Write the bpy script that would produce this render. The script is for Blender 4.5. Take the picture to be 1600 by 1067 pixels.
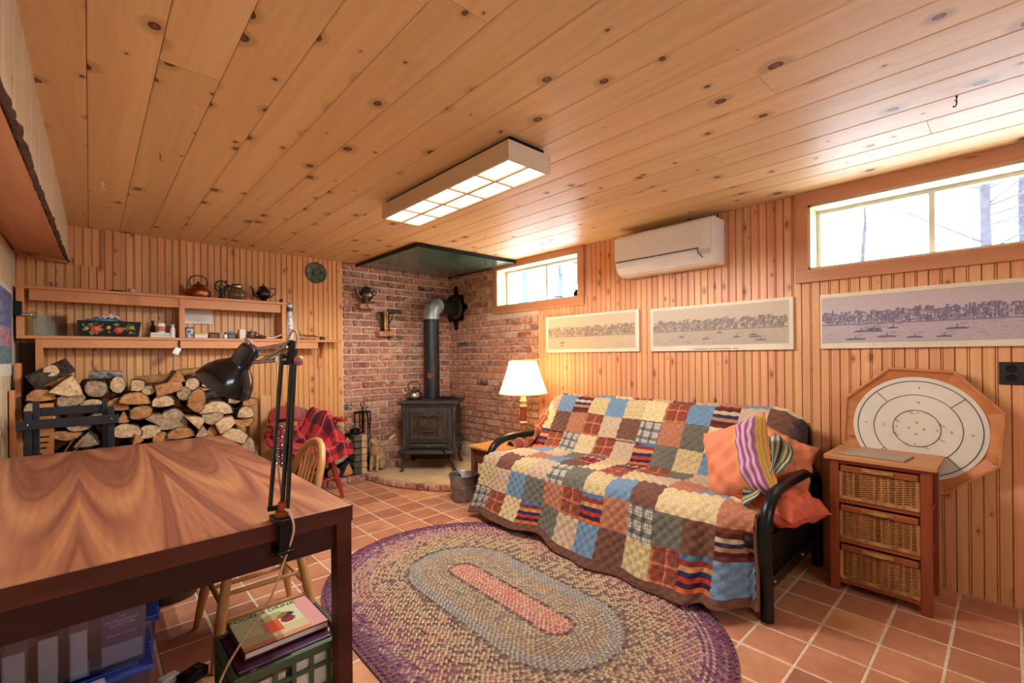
import bpy, bmesh, math, random
import numpy as np
from mathutils import Vector, Matrix, Euler
random.seed(7)
PI = math.pi
scene = bpy.context.scene
C = scene.collection
for o in list(bpy.data.objects):
    bpy.data.objects.remove(o)

# ------------------------------------------------------------------ camera
cam_data = bpy.data.cameras.new('camera')
cam = bpy.data.objects.new('camera', cam_data)
C.objects.link(cam)
YAW, ROLL, EYE = 0.7445, -0.0095, 1.2421
fwd = Vector((math.sin(YAW), math.cos(YAW), 0))
rgt = Vector((math.cos(YAW), -math.sin(YAW), 0))
upv = Vector((0, 0, 1))
r2 = rgt * math.cos(ROLL) + upv * math.sin(ROLL)
u2 = upv * math.cos(ROLL) - rgt * math.sin(ROLL)
mw = Matrix.Identity(4)
for i in range(3):
    mw[i][0] = r2[i]; mw[i][1] = u2[i]; mw[i][2] = -fwd[i]
mw[2][3] = EYE
cam.matrix_world = mw
cam_data.sensor_fit = 'HORIZONTAL'
cam_data.sensor_width = 36
cam_data.lens = 716.7 / 1600 * 36
cam_data.shift_y = 21.66 / 1600
cam_data.clip_start = 0.05
scene.camera = cam

# ------------------------------------------------------------------ sky, exposure
world = bpy.data.worlds.new('sky'); scene.world = world
world.use_nodes = True
bg = world.node_tree.nodes['Background']
bg.inputs[0].default_value = (0.93, 0.96, 1.0, 1)
bg.inputs[1].default_value = 5.5
scene.view_settings.view_transform = 'Standard'
scene.view_settings.look = 'None'
scene.view_settings.gamma = 1
scene.view_settings.use_curve_mapping = False
scene.view_settings.exposure = 1.6
for nm, loc, rot, sx, sy in (('daylight_portal', (3.50, 0.25, 1.93), (0, PI / 2, 0), 0.42, 1.25),
                             ('daylight_portal', (3.50, 3.2, 1.97), (0, PI / 2, 0), 0.42, 1.15),
                             ('daylight_portal', (1.05, -1.79, 1.825), (PI / 2, 0, 0), 1.4, .55)):
    ld = bpy.data.lights.new(nm, 'AREA'); ld.shape = 'RECTANGLE'; ld.size = sx; ld.size_y = sy
    ld.cycles.is_portal = True
    lo = bpy.data.objects.new(nm, ld); C.objects.link(lo); lo.location = loc; lo.rotation_euler = rot
FIXTURE_STRENGTH = 0.9
FIXTURE_WATTS = 50.0
LAMP_WATTS = 5.0

# ------------------------------------------------------------------ helpers
def lin(c):
    out = []
    for v in c[:3]:
        v = v / 255.0
        out.append(v / 12.92 if v <= 0.04045 else ((v + 0.055) / 1.055) ** 2.4)
    return (out[0], out[1], out[2], 1.0)

class MB:
    """collects verts and faces for one mesh"""
    def __init__(s):
        s.v = []; s.f = []; s.m = []
    def add(s, vs, fs, mi=0):
        b = len(s.v); s.v += [tuple(q) for q in vs]
        for f in fs:
            s.f.append(tuple(b + i for i in f)); s.m.append(mi)
        return s
    def box(s, x0, x1, y0, y1, z0, z1, mi=0, M=None):
        vs = [(x0, y0, z0), (x1, y0, z0), (x1, y1, z0), (x0, y1, z0), (x0, y0, z1), (x1, y0, z1), (x1, y1, z1), (x0, y1, z1)]
        if M is not None: vs = [tuple(M @ Vector(q)) for q in vs]
        return s.add(vs, [(3, 2, 1, 0), (4, 5, 6, 7), (0, 1, 5, 4), (1, 2, 6, 5), (2, 3, 7, 6), (3, 0, 4, 7)], mi)
    def bar(s, a, b, w, h, mi=0, up=(0, 0, 1)):
        a = Vector(a); b = Vector(b); d = (b - a); L = d.length; d.normalize()
        u = Vector(up)
        if abs(d.dot(u)) > 0.98: u = Vector((0, 1, 0))
        x = d.cross(u).normalized(); z = x.cross(d)
        vs = []
        for p in (a, b):
            for sx, sz in ((-1, -1), (1, -1), (1, 1), (-1, 1)):
                vs.append(p + x * sx * w / 2 + z * sz * h / 2)
        return s.add(vs, [(0, 1, 2, 3), (7, 6, 5, 4), (0, 4, 5, 1), (1, 5, 6, 2), (2, 6, 7, 3), (3, 7, 4, 0)], mi)
    def tube(s, pts, r, n=8, mi=0, closed=False, caps=True):
        pts = [Vector(p) for p in pts]; k = len(pts)
        rs = r if isinstance(r, (list, tuple)) else [r] * k
        rings = []; nrm = None
        for i, p in enumerate(pts):
            a = pts[(i - 1) % k] if (closed or i > 0) else pts[i]
            b = pts[(i + 1) % k] if (closed or i < k - 1) else pts[i]
            t = (b - a).normalized()
            if nrm is None:
                nrm = t.orthogonal().normalized()
            else:
                nrm = (nrm - t * nrm.dot(t))
                if nrm.length < 1e-6: nrm = t.orthogonal()
                nrm.normalize()
            bn = t.cross(nrm)
            rings.append([p + (nrm * math.cos(2 * PI * j / n) + bn * math.sin(2 * PI * j / n)) * rs[i] for j in range(n)])
        vs = [q for rg in rings for q in rg]; fs = []
        for i in range(k if closed else k - 1):
            i2 = (i + 1) % k
            for j in range(n):
                j2 = (j + 1) % n
                fs.append((i * n + j, i * n + j2, i2 * n + j2, i2 * n + j))
        if caps and not closed:
            fs.append(tuple(range(n - 1, -1, -1))); fs.append(tuple((k - 1) * n + j for j in range(n)))
        return s.add(vs, fs, mi)
    def lathe(s, prof, n=24, mi=0, ctr=(0, 0, 0), sx=1, sy=1):
        """prof: list of (r, z)"""
        vs = []; fs = []; k = len(prof)
        for r, z in prof:
            for j in range(n):
                a = 2 * PI * j / n
                vs.append((ctr[0] + r * math.cos(a) * sx, ctr[1] + r * math.sin(a) * sy, ctr[2] + z))
        for i in range(k - 1):
            for j in range(n):
                j2 = (j + 1) % n
                fs.append((i * n + j, i * n + j2, (i + 1) * n + j2, (i + 1) * n + j))
        if prof[0][0] > 1e-5: fs.append(tuple(range(n - 1, -1, -1)))
        if prof[-1][0] > 1e-5: fs.append(tuple((k - 1) * n + j for j in range(n)))
        return s.add(vs, fs, mi)
    def prism(s, poly, a0, a1, plane='xy', mi=0, mi_end=None):
        """poly of 2d points extruded along the third axis from a0 to a1"""
        def P(u, v, w):
            return {'xy': (u, v, w), 'xz': (u, w, v), 'yz': (w, u, v)}[plane]
        n = len(poly); vs = [P(u, v, a0) for u, v in poly] + [P(u, v, a1) for u, v in poly]
        s.add(vs, [tuple((j, (j + 1) % n, n + (j + 1) % n, n + j)) for j in range(n)], mi)
        b = len(s.v) - 2 * n
        me = mi if mi_end is None else mi_end
        s.f.append(tuple(b + j for j in range(n - 1, -1, -1))); s.m.append(me)
        s.f.append(tuple(b + n + j for j in range(n))); s.m.append(me)
        return s
    def grid(s, fn, nu, nv, mi=0, closed_u=False):
        vs = []
        for i in range(nu + 1):
            for j in range(nv + 1):
                vs.append(fn(i / nu, j / nv))
        fs = []
        for i in range(nu):
            for j in range(nv):
                a = i * (nv + 1) + j
                fs.append((a, a + 1, a + nv + 2, a + nv + 1))
        return s.add(vs, fs, mi)
    def ball(s, c, rx, ry=None, rz=None, n=12, m=8, mi=0):
        ry = ry or rx; rz = rz or rx
        prof = [(max(1e-6, math.sin(PI * i / m)), -math.cos(PI * i / m)) for i in range(m + 1)]
        vs = []; fs = []
        for r, z in prof:
            for j in range(n):
                a = 2 * PI * j / n
                vs.append((c[0] + rx * r * math.cos(a), c[1] + ry * r * math.sin(a), c[2] + rz * z))
        for i in range(m):
            for j in range(n):
                j2 = (j + 1) % n
                fs.append((i * n + j, i * n + j2, (i + 1) * n + j2, (i + 1) * n + j))
        return s.add(vs, fs, mi)
    def mesh(s, name, smooth=None, fix=True):
        me = bpy.data.meshes.new(name)
        me.from_pydata(s.v, [], s.f)
        if fix:
            bm = bmesh.new(); bm.from_mesh(me)
            bmesh.ops.recalc_face_normals(bm, faces=bm.faces)
            bm.to_mesh(me); bm.free()
        if any(s.m): me.polygons.foreach_set('material_index', s.m)
        if smooth is not None:
            me.polygons.foreach_set('use_smooth', [True] * len(me.polygons))
            me.set_sharp_from_angle(angle=math.radians(smooth))
        me.update()
        return me

def link(name, me, mats, parent=None, loc=None, rot=None, bevel=0, seg=2):
    o = bpy.data.objects.new(name, me); C.objects.link(o)
    if mats is not None:
        if not isinstance(mats, (list, tuple)): mats = [mats]
        if len(me.materials) == 0:
            for m in mats: me.materials.append(m)
    if parent: o.parent = parent
    if loc is not None: o.location = loc
    if rot is not None: o.rotation_euler = rot
    if bevel:
        b = o.modifiers.new('edge', 'BEVEL'); b.width = bevel; b.segments = seg; b.limit_method = 'ANGLE'; b.angle_limit = math.radians(40)
        b.harden_normals = False
    return o

def obj(name, mb, mats, parent=None, loc=None, rot=None, smooth=None, bevel=0, seg=2, fix=True):
    return link(name, mb.mesh(name, smooth, fix), mats, parent, loc, rot, bevel, seg)

def tag(o, label, cat, group=None, kind=None):
    o['label'] = label; o['category'] = cat
    if group: o['group'] = group
    if kind: o['kind'] = kind
    return o

def thing(name, label, cat, loc=(0, 0, 0), rotz=0, group=None, rot=None):
    o = bpy.data.objects.new(name, None); C.objects.link(o)
    o.empty_display_size = 0.05
    o.location = loc; o.rotation_euler = rot if rot else (0, 0, rotz)
    return tag(o, label, cat, group)

def struct(o, label, cat):
    tag(o, label, cat); o['kind'] = 'structure'; return o

def text_part(name, txt, size, mat, parent, loc, rot, extrude=0.0004, align='CENTER', sx=1.0):
    cu = bpy.data.curves.new(name, 'FONT'); cu.body = txt; cu.size = size; cu.extrude = extrude
    cu.align_x = align; cu.align_y = 'CENTER'
    t = bpy.data.objects.new(name, cu); C.objects.link(t)
    dg = bpy.context.evaluated_depsgraph_get()
    me = bpy.data.meshes.new_from_object(t.evaluated_get(dg))
    bpy.data.objects.remove(t)
    o = link(name, me, None, parent, loc, rot)
    me.materials.clear(); me.materials.append(mat)
    o.scale = (sx, 1, 1)
    return o

def arc(n, f):
    return [f(i / n) for i in range(n + 1)]

def bez(p, n=24):
    """Catmull-Rom through points"""
    p = [Vector(q) for q in p]; out = []
    for i in range(len(p) - 1):
        a = p[max(i - 1, 0)]; b = p[i]; c = p[i + 1]; d = p[min(i + 2, len(p) - 1)]
        k = max(2, n // (len(p) - 1))
        for t in range(k):
            t /= k
            out.append(0.5 * ((2 * b) + (c - a) * t + (2 * a - 5 * b + 4 * c - d) * t * t + (3 * b - a - 3 * c + d) * t ** 3))
    out.append(p[-1]); return out

# ------------------------------------------------------------------ materials
class NT:
    def __init__(s, name):
        s.m = bpy.data.materials.new(name); s.m.use_nodes = True
        s.t = s.m.node_tree; s.b = s.t.nodes['Principled BSDF']
    def n(s, ty, **kw):
        nd = s.t.nodes.new(ty)
        for k, v in kw.items(): setattr(nd, k, v)
        return nd
    def l(s, a, b): s.t.links.new(a, b)
    def val(s, sock, v):
        if hasattr(v, 'is_output') or isinstance(v, bpy.types.NodeSocket): s.l(v, sock)
        else: sock.default_value = v
    def math(s, op, a, b=None, c=None, clamp=False):
        nd = s.n('ShaderNodeMath', operation=op); nd.use_clamp = clamp
        s.val(nd.inputs[0], a)
        if b is not None: s.val(nd.inputs[1], b)
        if c is not None: s.val(nd.inputs[2], c)
        return nd.outputs[0]
    def mix(s, f, a, b, mode='MIX'):
        nd = s.n('ShaderNodeMix', data_type='RGBA', blend_type=mode)
        s.val(nd.inputs[0], f); s.val(nd.inputs[6], a); s.val(nd.inputs[7], b)
        return nd.outputs[2]
    def ramp(s, f, stops, interp='LINEAR'):
        nd = s.n('ShaderNodeValToRGB'); cr = nd.color_ramp; cr.interpolation = interp
        while len(cr.elements) > 1: cr.elements.remove(cr.elements[-1])
        cr.elements[0].position = stops[0][0]; cr.elements[0].color = stops[0][1]
        for p, c in stops[1:]:
            e = cr.elements.new(p); e.color = c
        s.l(f, nd.inputs[0]); return nd.outputs[0]
    def coord(s, scale=(1, 1, 1), rnd=True, src='Object'):
        tc = s.n('ShaderNodeTexCoord'); v = tc.outputs[src]
        if rnd:
            oi = s.n('ShaderNodeObjectInfo'); s.rand = oi.outputs['Random']
            r = s.math('MULTIPLY', oi.outputs['Random'], 57.0)
            a = s.n('ShaderNodeVectorMath', operation='ADD'); s.l(v, a.inputs[0]); s.l(r, a.inputs[1]); v = a.outputs[0]
        mp = s.n('ShaderNodeMapping'); mp.inputs['Scale'].default_value = scale; s.l(v, mp.inputs[0])
        return mp.outputs[0]
    def noise(s, v, scale=5, detail=3, rough=0.5, dist=0.0):
        nd = s.n('ShaderNodeTexNoise'); nd.inputs['Scale'].default_value = scale; nd.inputs['Detail'].default_value = detail
        nd.inputs['Roughness'].default_value = rough; nd.inputs['Distortion'].default_value = dist
        s.l(v, nd.inputs['Vector']); return nd.outputs[0]
    def bump(s, h, strength=0.3, dist=0.01):
        nd = s.n('ShaderNodeBump'); nd.inputs['Strength'].default_value = strength; nd.inputs['Distance'].default_value = dist
        s.l(h, nd.inputs['Height']); s.l(nd.outputs[0], s.b.inputs['Normal'])

def pm(name, c1, c2=None, scale=8, rough=0.5, metal=0.0, bump=0.0, stretch=(1, 1, 1), jit=0.0, detail=4, spec=None, coat=0, rough2=None, sheen=0):
    """plain procedural material: noise between two tones, optional per-object value jitter"""
    t = NT(name); c2 = c2 or tuple(v * 0.86 for v in c1)
    v = t.coord(stretch); nz = t.noise(v, scale, detail, 0.55)
    col = t.ramp(nz, [(0.32, lin(c2)), (0.68, lin(c1))])
    if jit:
        f = t.math('MULTIPLY_ADD', t.rand, 2 * jit, 1 - jit)
        hs = t.n('ShaderNodeHueSaturation'); t.l(f, hs.inputs['Value']); t.l(col, hs.inputs['Color']); col = hs.outputs[0]
    t.l(col, t.b.inputs['Base Color'])
    if rough2 is not None:
        t.l(t.math('MULTIPLY_ADD', nz, rough2 - rough, rough), t.b.inputs['Roughness'])
    else: t.b.inputs['Roughness'].default_value = rough
    t.b.inputs['Metallic'].default_value = metal
    if spec is not None: t.b.inputs['Specular IOR Level'].default_value = spec
    if coat: t.b.inputs['Coat Weight'].default_value = coat; t.b.inputs['Coat Roughness'].default_value = 0.15
    if sheen: t.b.inputs['Sheen Weight'].default_value = sheen
    if bump: t.bump(nz, bump, 0.004)
    return t.m

def wood(name, light, dark, knot=(70, 38, 18), along=2, across=0, knots=1.0, rough=0.4, jit=0.08, kx=7.0, ky=2.2, grain=1.0, spec=0.4, coat=0, ring=14.0, huej=0.0, kdens=0.6):
    """knotty timber: grain runs along one object axis; every board draws its own offset"""
    t = NT(name)
    tc = t.n('ShaderNodeTexCoord'); sp = t.n('ShaderNodeSeparateXYZ'); t.l(tc.outputs['Object'], sp.inputs[0])
    oi = t.n('ShaderNodeObjectInfo'); rnd = oi.outputs['Random']
    A = sp.outputs[across]; L = sp.outputs[along]
    off = t.math('MULTIPLY', rnd, 91.7)
    L2 = t.math('ADD', L, off)
    third = [k for k in (0, 1, 2) if k not in (along, across)][0]
    T = t.math('ADD', t.math('MULTIPLY', sp.outputs[third], 0.6), t.math('MULTIPLY', rnd, 37.3))
    cv = t.n('ShaderNodeCombineXYZ'); t.l(t.math('ADD', t.math('MULTIPLY', A, kx), t.math('MULTIPLY', rnd, 43.0)), cv.inputs[0]); t.l(t.math('MULTIPLY', L2, ky), cv.inputs[1])
    vo = t.n('ShaderNodeTexVoronoi', feature='F1', voronoi_dimensions='2D'); vo.inputs['Scale'].default_value = 1.0
    t.l(cv.outputs[0], vo.inputs['Vector']); d = vo.outputs['Distance']
    sc = t.n('ShaderNodeSeparateColor'); t.l(vo.outputs['Color'], sc.inputs[0])
    kr = t.math('MULTIPLY', t.math('MAXIMUM', t.math('SUBTRACT', sc.outputs[0], 1.0 - kdens), 0.0), 0.11 * knots / kdens)
    # fine grain, bent round the knots
    near = t.math('MULTIPLY', t.math('POWER', t.math('SUBTRACT', 1.0, t.math('MINIMUM', t.math('MULTIPLY', d, 2.4), 1.0)), 2.0), t.math('MULTIPLY', kr, 12.0))
    Ab = t.math('ADD', A, t.math('MULTIPLY', near, 0.05))
    gv = t.n('ShaderNodeCombineXYZ'); t.l(t.math('MULTIPLY', Ab, ring), gv.inputs[0]); t.l(t.math('MULTIPLY', L2, 0.55), gv.inputs[1]); t.l(T, gv.inputs[2])
    g1 = t.noise(gv.outputs[0], 1.0, 5, 0.6, 0.8)
    fv = t.n('ShaderNodeCombineXYZ'); t.l(t.math('MULTIPLY', Ab, 150.0), fv.inputs[0]); t.l(t.math('MULTIPLY', L2, 5.0), fv.inputs[1]); t.l(T, fv.inputs[2])
    g2 = t.noise(fv.outputs[0], 1.0, 3, 0.6)
    g = t.math('ADD', t.math('MULTIPLY', g1, 0.75), t.math('MULTIPLY', g2, 0.25))
    col = t.ramp(g, [(0.5 - 0.2 / grain, lin(dark)), (0.5 + 0.14 / grain, lin(light))])
    if knots:
        core = t.math('MULTIPLY', t.math('SUBTRACT', t.math('MULTIPLY', kr, 1.0), d), 45.0, clamp=True)
        halo = t.math('MULTIPLY', t.math('MULTIPLY', t.math('SUBTRACT', t.math('MULTIPLY', kr, 2.6), d), 9.0, clamp=True), 0.55)
        col = t.mix(halo, col, lin(tuple(v * 0.8 for v in dark)))
        heart = t.math('MULTIPLY', t.math('SUBTRACT', t.math('MULTIPLY', kr, 0.55), d), 45.0, clamp=True)
        col = t.mix(core, col, t.mix(heart, lin(knot), lin(tuple(min(255, v * 1.55) for v in knot))))
    hs = t.n('ShaderNodeHueSaturation')
    t.l(t.math('MULTIPLY_ADD', rnd, 2 * jit, 1 - jit), hs.inputs['Value'])
    if huej: t.l(t.math('MULTIPLY_ADD', t.math('FRACT', t.math('MULTIPLY', rnd, 13.7)), 2 * huej, 0.5 - huej), hs.inputs['Hue'])
    t.l(col, hs.inputs['Color']); t.l(hs.outputs[0], t.b.inputs['Base Color'])
    t.b.inputs['Roughness'].default_value = rough
    t.b.inputs['Specular IOR Level'].default_value = spec
    if coat: t.b.inputs['Coat Weight'].default_value = coat; t.b.inputs['Coat Roughness'].default_value = 0.25
    t.bump(g, 0.12, 0.003)
    return t.m

def attr_mat(name, rough=0.7, attr='Col', sheen=0, spec=0.3, jitter=0.0):
    """colour taken from a printed / dyed colour attribute, with a little grain"""
    t = NT(name)
    a = t.n('ShaderNodeAttribute'); a.attribute_name = attr
    v = t.coord((1, 1, 1)); nz = t.noise(v, 180, 2)
    col = t.mix(0.12, a.outputs['Color'], t.ramp(nz, [(0.3, (0.25, 0.25, 0.25, 1)), (0.7, (1, 1, 1, 1))]), 'MULTIPLY')
    t.l(col, t.b.inputs['Base Color']); t.b.inputs['Roughness'].default_value = rough
    t.b.inputs['Specular IOR Level'].default_value = spec
    if sheen: t.b.inputs['Sheen Weight'].default_value = sheen
    return t.m

def glass(name, tint=(255, 255, 255), rough=0.0, alpha=0.12, ior=1.45):
    """thin sheet: mostly transparent with a mirror-like skin"""
    t = NT(name)
    nt = t.t; out = nt.nodes['Material Output']
    tr = t.n('ShaderNodeBsdfTransparent'); tr.inputs[0].default_value = lin(tint)
    gl = t.n('ShaderNodeBsdfGlossy'); gl.inputs['Roughness'].default_value = rough
    nz = t.noise(t.coord((1, 1, 1)), 3, 2)
    t.l(t.ramp(nz, [(0, (0.9, 0.9, 0.9, 1)), (1, (1, 1, 1, 1))]), gl.inputs['Color'])
    fr = t.n('ShaderNodeLayerWeight'); fr.inputs['Blend'].default_value = 0.5
    f = t.math('ADD', t.math('MULTIPLY', t.math('POWER', fr.outputs['Facing'], 4.0), 0.6), 0.03 + alpha * 0.2, clamp=True)
    mx = t.n('ShaderNodeMixShader'); t.l(f, mx.inputs[0]); t.l(tr.outputs[0], mx.inputs[1]); t.l(gl.outputs[0], mx.inputs[2])
    t.l(mx.outputs[0], out.inputs['Surface'])
    return t.m

def emis(name, col, strength):
    t = NT(name)
    nz = t.noise(t.coord((1, 1, 1)), 2, 2)
    t.l(t.ramp(nz, [(0, lin(tuple(v * 0.97 for v in col))), (1, lin(col))]), t.b.inputs['Emission Color'])
    t.b.inputs['Emission Strength'].default_value = strength
    t.b.inputs['Base Color'].default_value = lin(col)
    t.b.inputs['Roughness'].default_value = 0.6
    return t.m

W = {}
W['ceil'] = wood('ceiling_pine', (240, 206, 158), (224, 182, 130), (88, 54, 32), along=1, across=0, knots=1.15, rough=0.46, jit=0.06, kx=5.6, ky=4.6, ring=14, kdens=.62)
W['wall'] = wood('beadboard_pine', (228, 172, 112), (206, 142, 84), (120, 68, 34), along=2, across=0, knots=0.9, rough=0.4, jit=0.08, kx=10.0, ky=5.0, ring=26, huej=0.007, kdens=.55)
W['wall_y'] = wood('beadboard_pine_b', (228, 170, 124), (206, 140, 96), (124, 70, 40), along=2, across=1, knots=0.9, rough=0.4, jit=0.08, kx=10.0, ky=5.0, ring=26, huej=0.007, kdens=.55)
W['pale'] = wood('pale_board', (226, 210, 176), (206, 184, 146), (140, 100, 60), along=2, across=1, knots=0.5, rough=0.5, jit=0.05, kx=6, ky=2.6, ring=18, kdens=.4)
W['ply'] = wood('red_plywood', (206, 140, 100), (186, 118, 80), (120, 70, 44), along=1, across=0, knots=0.6, rough=0.5, jit=0.03, kx=4, ky=2.4, kdens=.4)
W['trim'] = wood('window_trim_wood', (206, 146, 108), (184, 122, 86), (120, 70, 44), along=1, across=2, knots=0.5, rough=0.38, jit=0.05, kx=9, ky=2.4, ring=24, kdens=.3)
W['trim_v'] = wood('window_trim_wood_upright', (206, 146, 108), (184, 122, 86), (120, 70, 44), along=2, across=1, knots=0.5, rough=0.38, jit=0.05, kx=9, ky=2.4, ring=24, kdens=.3)
W['reveal'] = wood('pale_window_reveal', (214, 198, 158), (196, 176, 132), (150, 110, 60), along=1, across=0, knots=0.3, rough=0.5, jit=0.04, kdens=.2)
W['shelf'] = wood('shelf_pine', (216, 152, 100), (192, 122, 74), (104, 54, 28), along=0, across=1, knots=0.8, rough=0.45, jit=0.06, kx=8, ky=3, kdens=.4)
W['shelf_v'] = wood('shelf_pine_upright', (216, 152, 100), (192, 122, 74), (104, 54, 28), along=2, across=0, knots=0.8, rough=0.45, jit=0.06, kx=8, ky=3, kdens=.4)
W['sash'] = pm('window_sash_paint', (224, 224, 214), (206, 206, 196), 6, 0.4)
W['backing'] = pm('dark_wood_backing', (70, 42, 24), (52, 30, 16), 6, 0.8)
W['plaster'] = pm('rear_wall_paint', (226, 214, 192), (214, 200, 176), 3, 0.8)
W['grout'] = pm('floor_grout', (230, 206, 180), (206, 180, 154), 40, 0.85, bump=0.3)
W['mortar'] = pm('lime_mortar', (232, 212, 190), (204, 180, 154), 30, 0.95, bump=0.6, detail=6)
W['white_glass'] = glass('window_glass', (250, 253, 255), 0.0, 0.1)
W['black'] = pm('black_metal', (26, 26, 28), (17, 17, 19), 14, 0.4, metal=0.6)
W['iron'] = pm('cast_iron', (82, 74, 70), (56, 50, 48), 22, 0.45, metal=0.35, bump=0.15, rough2=0.6)
W['blackpaint'] = pm('black_paint_wood', (26, 30, 40), (18, 20, 28), 16, 0.5, bump=0.1)
W['steel'] = pm('brushed_steel', (176, 172, 166), (140, 136, 130), 30, 0.28, metal=1.0)
W['gal'] = pm('galvanised_steel', (172, 172, 168), (116, 116, 114), 12, 0.42, metal=0.8)
W['copper'] = pm('old_copper', (186, 112, 78), (128, 72, 48), 9, 0.3, metal=1.0, rough2=0.45)
W['brass'] = pm('aged_brass', (150, 116, 70), (96, 70, 40), 9, 0.32, metal=1.0)
W['pewter'] = pm('pewter', (150, 142, 128), (96, 90, 80), 9, 0.32, metal=1.0)
W['dkpewter'] = pm('tarnished_silver', (84, 78, 70), (44, 40, 38), 10, 0.3, metal=1.0)
W['white'] = pm('white_plastic', (246, 246, 246), (238, 238, 238), 5, 0.35)
W['offwhite'] = pm('painted_white_board', (226, 214, 192), (212, 198, 174), 5, 0.6)
W['paper'] = pm('paper_white', (228, 222, 212), (216, 210, 200), 10, 0.85)
W['ink'] = pm('black_ink', (24, 22, 24), (18, 16, 18), 10, 0.6)
W['whiteink'] = pm('white_ink', (230, 228, 234), (220, 218, 226), 10, 0.6)
W['print'] = attr_mat('printed_surface', 0.6)
W['dyed'] = attr_mat('dyed_wool', 0.95, sheen=0.2, spec=0.1)

# ================================================================== the room shell
XL, XR, YB, YR, ZC = -0.375, 3.28, 4.70, -1.60, 2.23

def project(p):
    v = Vector(p) - Vector((0, 0, EYE)); d = v.dot(fwd)
    if d < 0.05: return None
    return (800 + 716.7 * v.dot(r2) / d, 555.2 - 716.7 * v.dot(u2) / d)

# ---- floor and its tiles
floor = struct(obj('floor', MB().box(XL - .2, XR + .2, YR - .2, YB + .2, -0.12, -0.0022), W['grout']),
               'terracotta tiled floor with pale grout lines', 'floor')
def tile_mat():
    t = NT('terracotta_tile'); v = t.coord((1, 1, 1)); nz = t.noise(v, 7, 5, 0.6); n2 = t.noise(v, 45, 3)
    base = t.ramp(t.math('FRACT', t.math('MULTIPLY', t.rand, 7.31)), [(0.0, lin((204, 144, 114))), (0.35, lin((216, 154, 118))), (0.6, lin((190, 128, 102))), (0.8, lin((224, 166, 124))), (1, lin((176, 118, 98)))])
    col = t.mix(0.55, base, t.ramp(nz, [(0.3, lin((184, 146, 126))), (0.7, lin((255, 248, 242)))]), 'MULTIPLY')
    t.l(col, t.b.inputs['Base Color'])
    t.l(t.ramp(n2, [(0.3, (0.30, 0.30, 0.30, 1)), (0.8, (0.5, 0.5, 0.5, 1))]), t.b.inputs['Roughness'])
    t.bump(nz, 0.2, 0.003); return t.m
W['tile'] = tile_mat()
PIT, GX0, GY0 = 0.205, 2.046, 0.7945
def tile_geo(mb, x0, x1, y0, y1, cx=0, cy=0):
    g, c = 0.0045, 0.0035
    a = [(x0 + g, y0 + g), (x1 - g, y0 + g), (x1 - g, y1 - g), (x0 + g, y1 - g)]
    i = [(x0 + g + c, y0 + g + c), (x1 - g - c, y0 + g + c), (x1 - g - c, y1 - g - c), (x0 + g + c, y1 - g - c)]
    vs = [(p[0] - cx, p[1] - cy, -0.02) for p in a] + [(p[0] - cx, p[1] - cy, -0.0025) for p in a] + [(p[0] - cx, p[1] - cy, 0.0) for p in i]
    fs = []
    for k in range(4):
        k2 = (k + 1) % 4
        fs += [(k, k2, 4 + k2, 4 + k), (4 + k, 4 + k2, 8 + k2, 8 + k)]
    fs.append((8, 9, 10, 11)); mb.add(vs, fs)
def in_rug(x, y):
    cx, cy, L, r = 1.57, 1.78, 0.36, 0.70
    yy = max(-L, min(L, y - cy)); return math.hypot(x - cx, y - cy - yy) < r
cells = []
for i in range(-13, 8):
    for j in range(-13, 21):
        x0 = max(GX0 + i * PIT, XL); x1 = min(GX0 + (i + 1) * PIT, XR); y0 = max(GY0 + j * PIT, YR); y1 = min(GY0 + (j + 1) * PIT, YB)
        if x1 - x0 < 0.03 or y1 - y0 < 0.03: continue
        if all(in_rug(a, b) for a in (x0, x1) for b in (y0, y1)): hid = True
        else: hid = False
        cx, cy = (x0 + x1) / 2, (y0 + y1) / 2
        pr = project((cx, cy, 0)); sz = 0
        if pr and -40 < pr[0] < 1640 and 500 < pr[1] < 1110 and not hid:
            sz = 1.0 / math.hypot(cx, cy)
            if cx < 0.1 or (cx > 2.35 and cy > 0.95 and cy < 2.7) or cy > 4.3: sz *= 0.3
        cells.append((sz, x0, x1, y0, y1, cx, cy))
cells.sort(key=lambda c: -c[0])
full = MB(); tile_geo(full, -PIT / 2, PIT / 2, -PIT / 2, PIT / 2); full_me = full.mesh('tile'); full_me.materials.append(W['tile'])
rest = MB(); nt = 0
for c in cells:
    sz, x0, x1, y0, y1, cx, cy = c
    if sz > 0 and nt < 290:
        nt += 1
        if x1 - x0 > PIT - .002 and y1 - y0 > PIT - .002: me = full_me
        else:
            m1 = MB(); tile_geo(m1, x0, x1, y0, y1, cx, cy); me = m1.mesh('tile'); me.materials.append(W['tile'])
        link('tile', me, None, floor, (cx, cy, random.uniform(-.0012, .0006)), (random.uniform(-.003, .003), random.uniform(-.003, .003), 0))
    else: tile_geo(rest, x0, x1, y0, y1)
o = obj('tile_field', rest, W['tile'], floor); o['kind'] = 'stuff'

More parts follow.
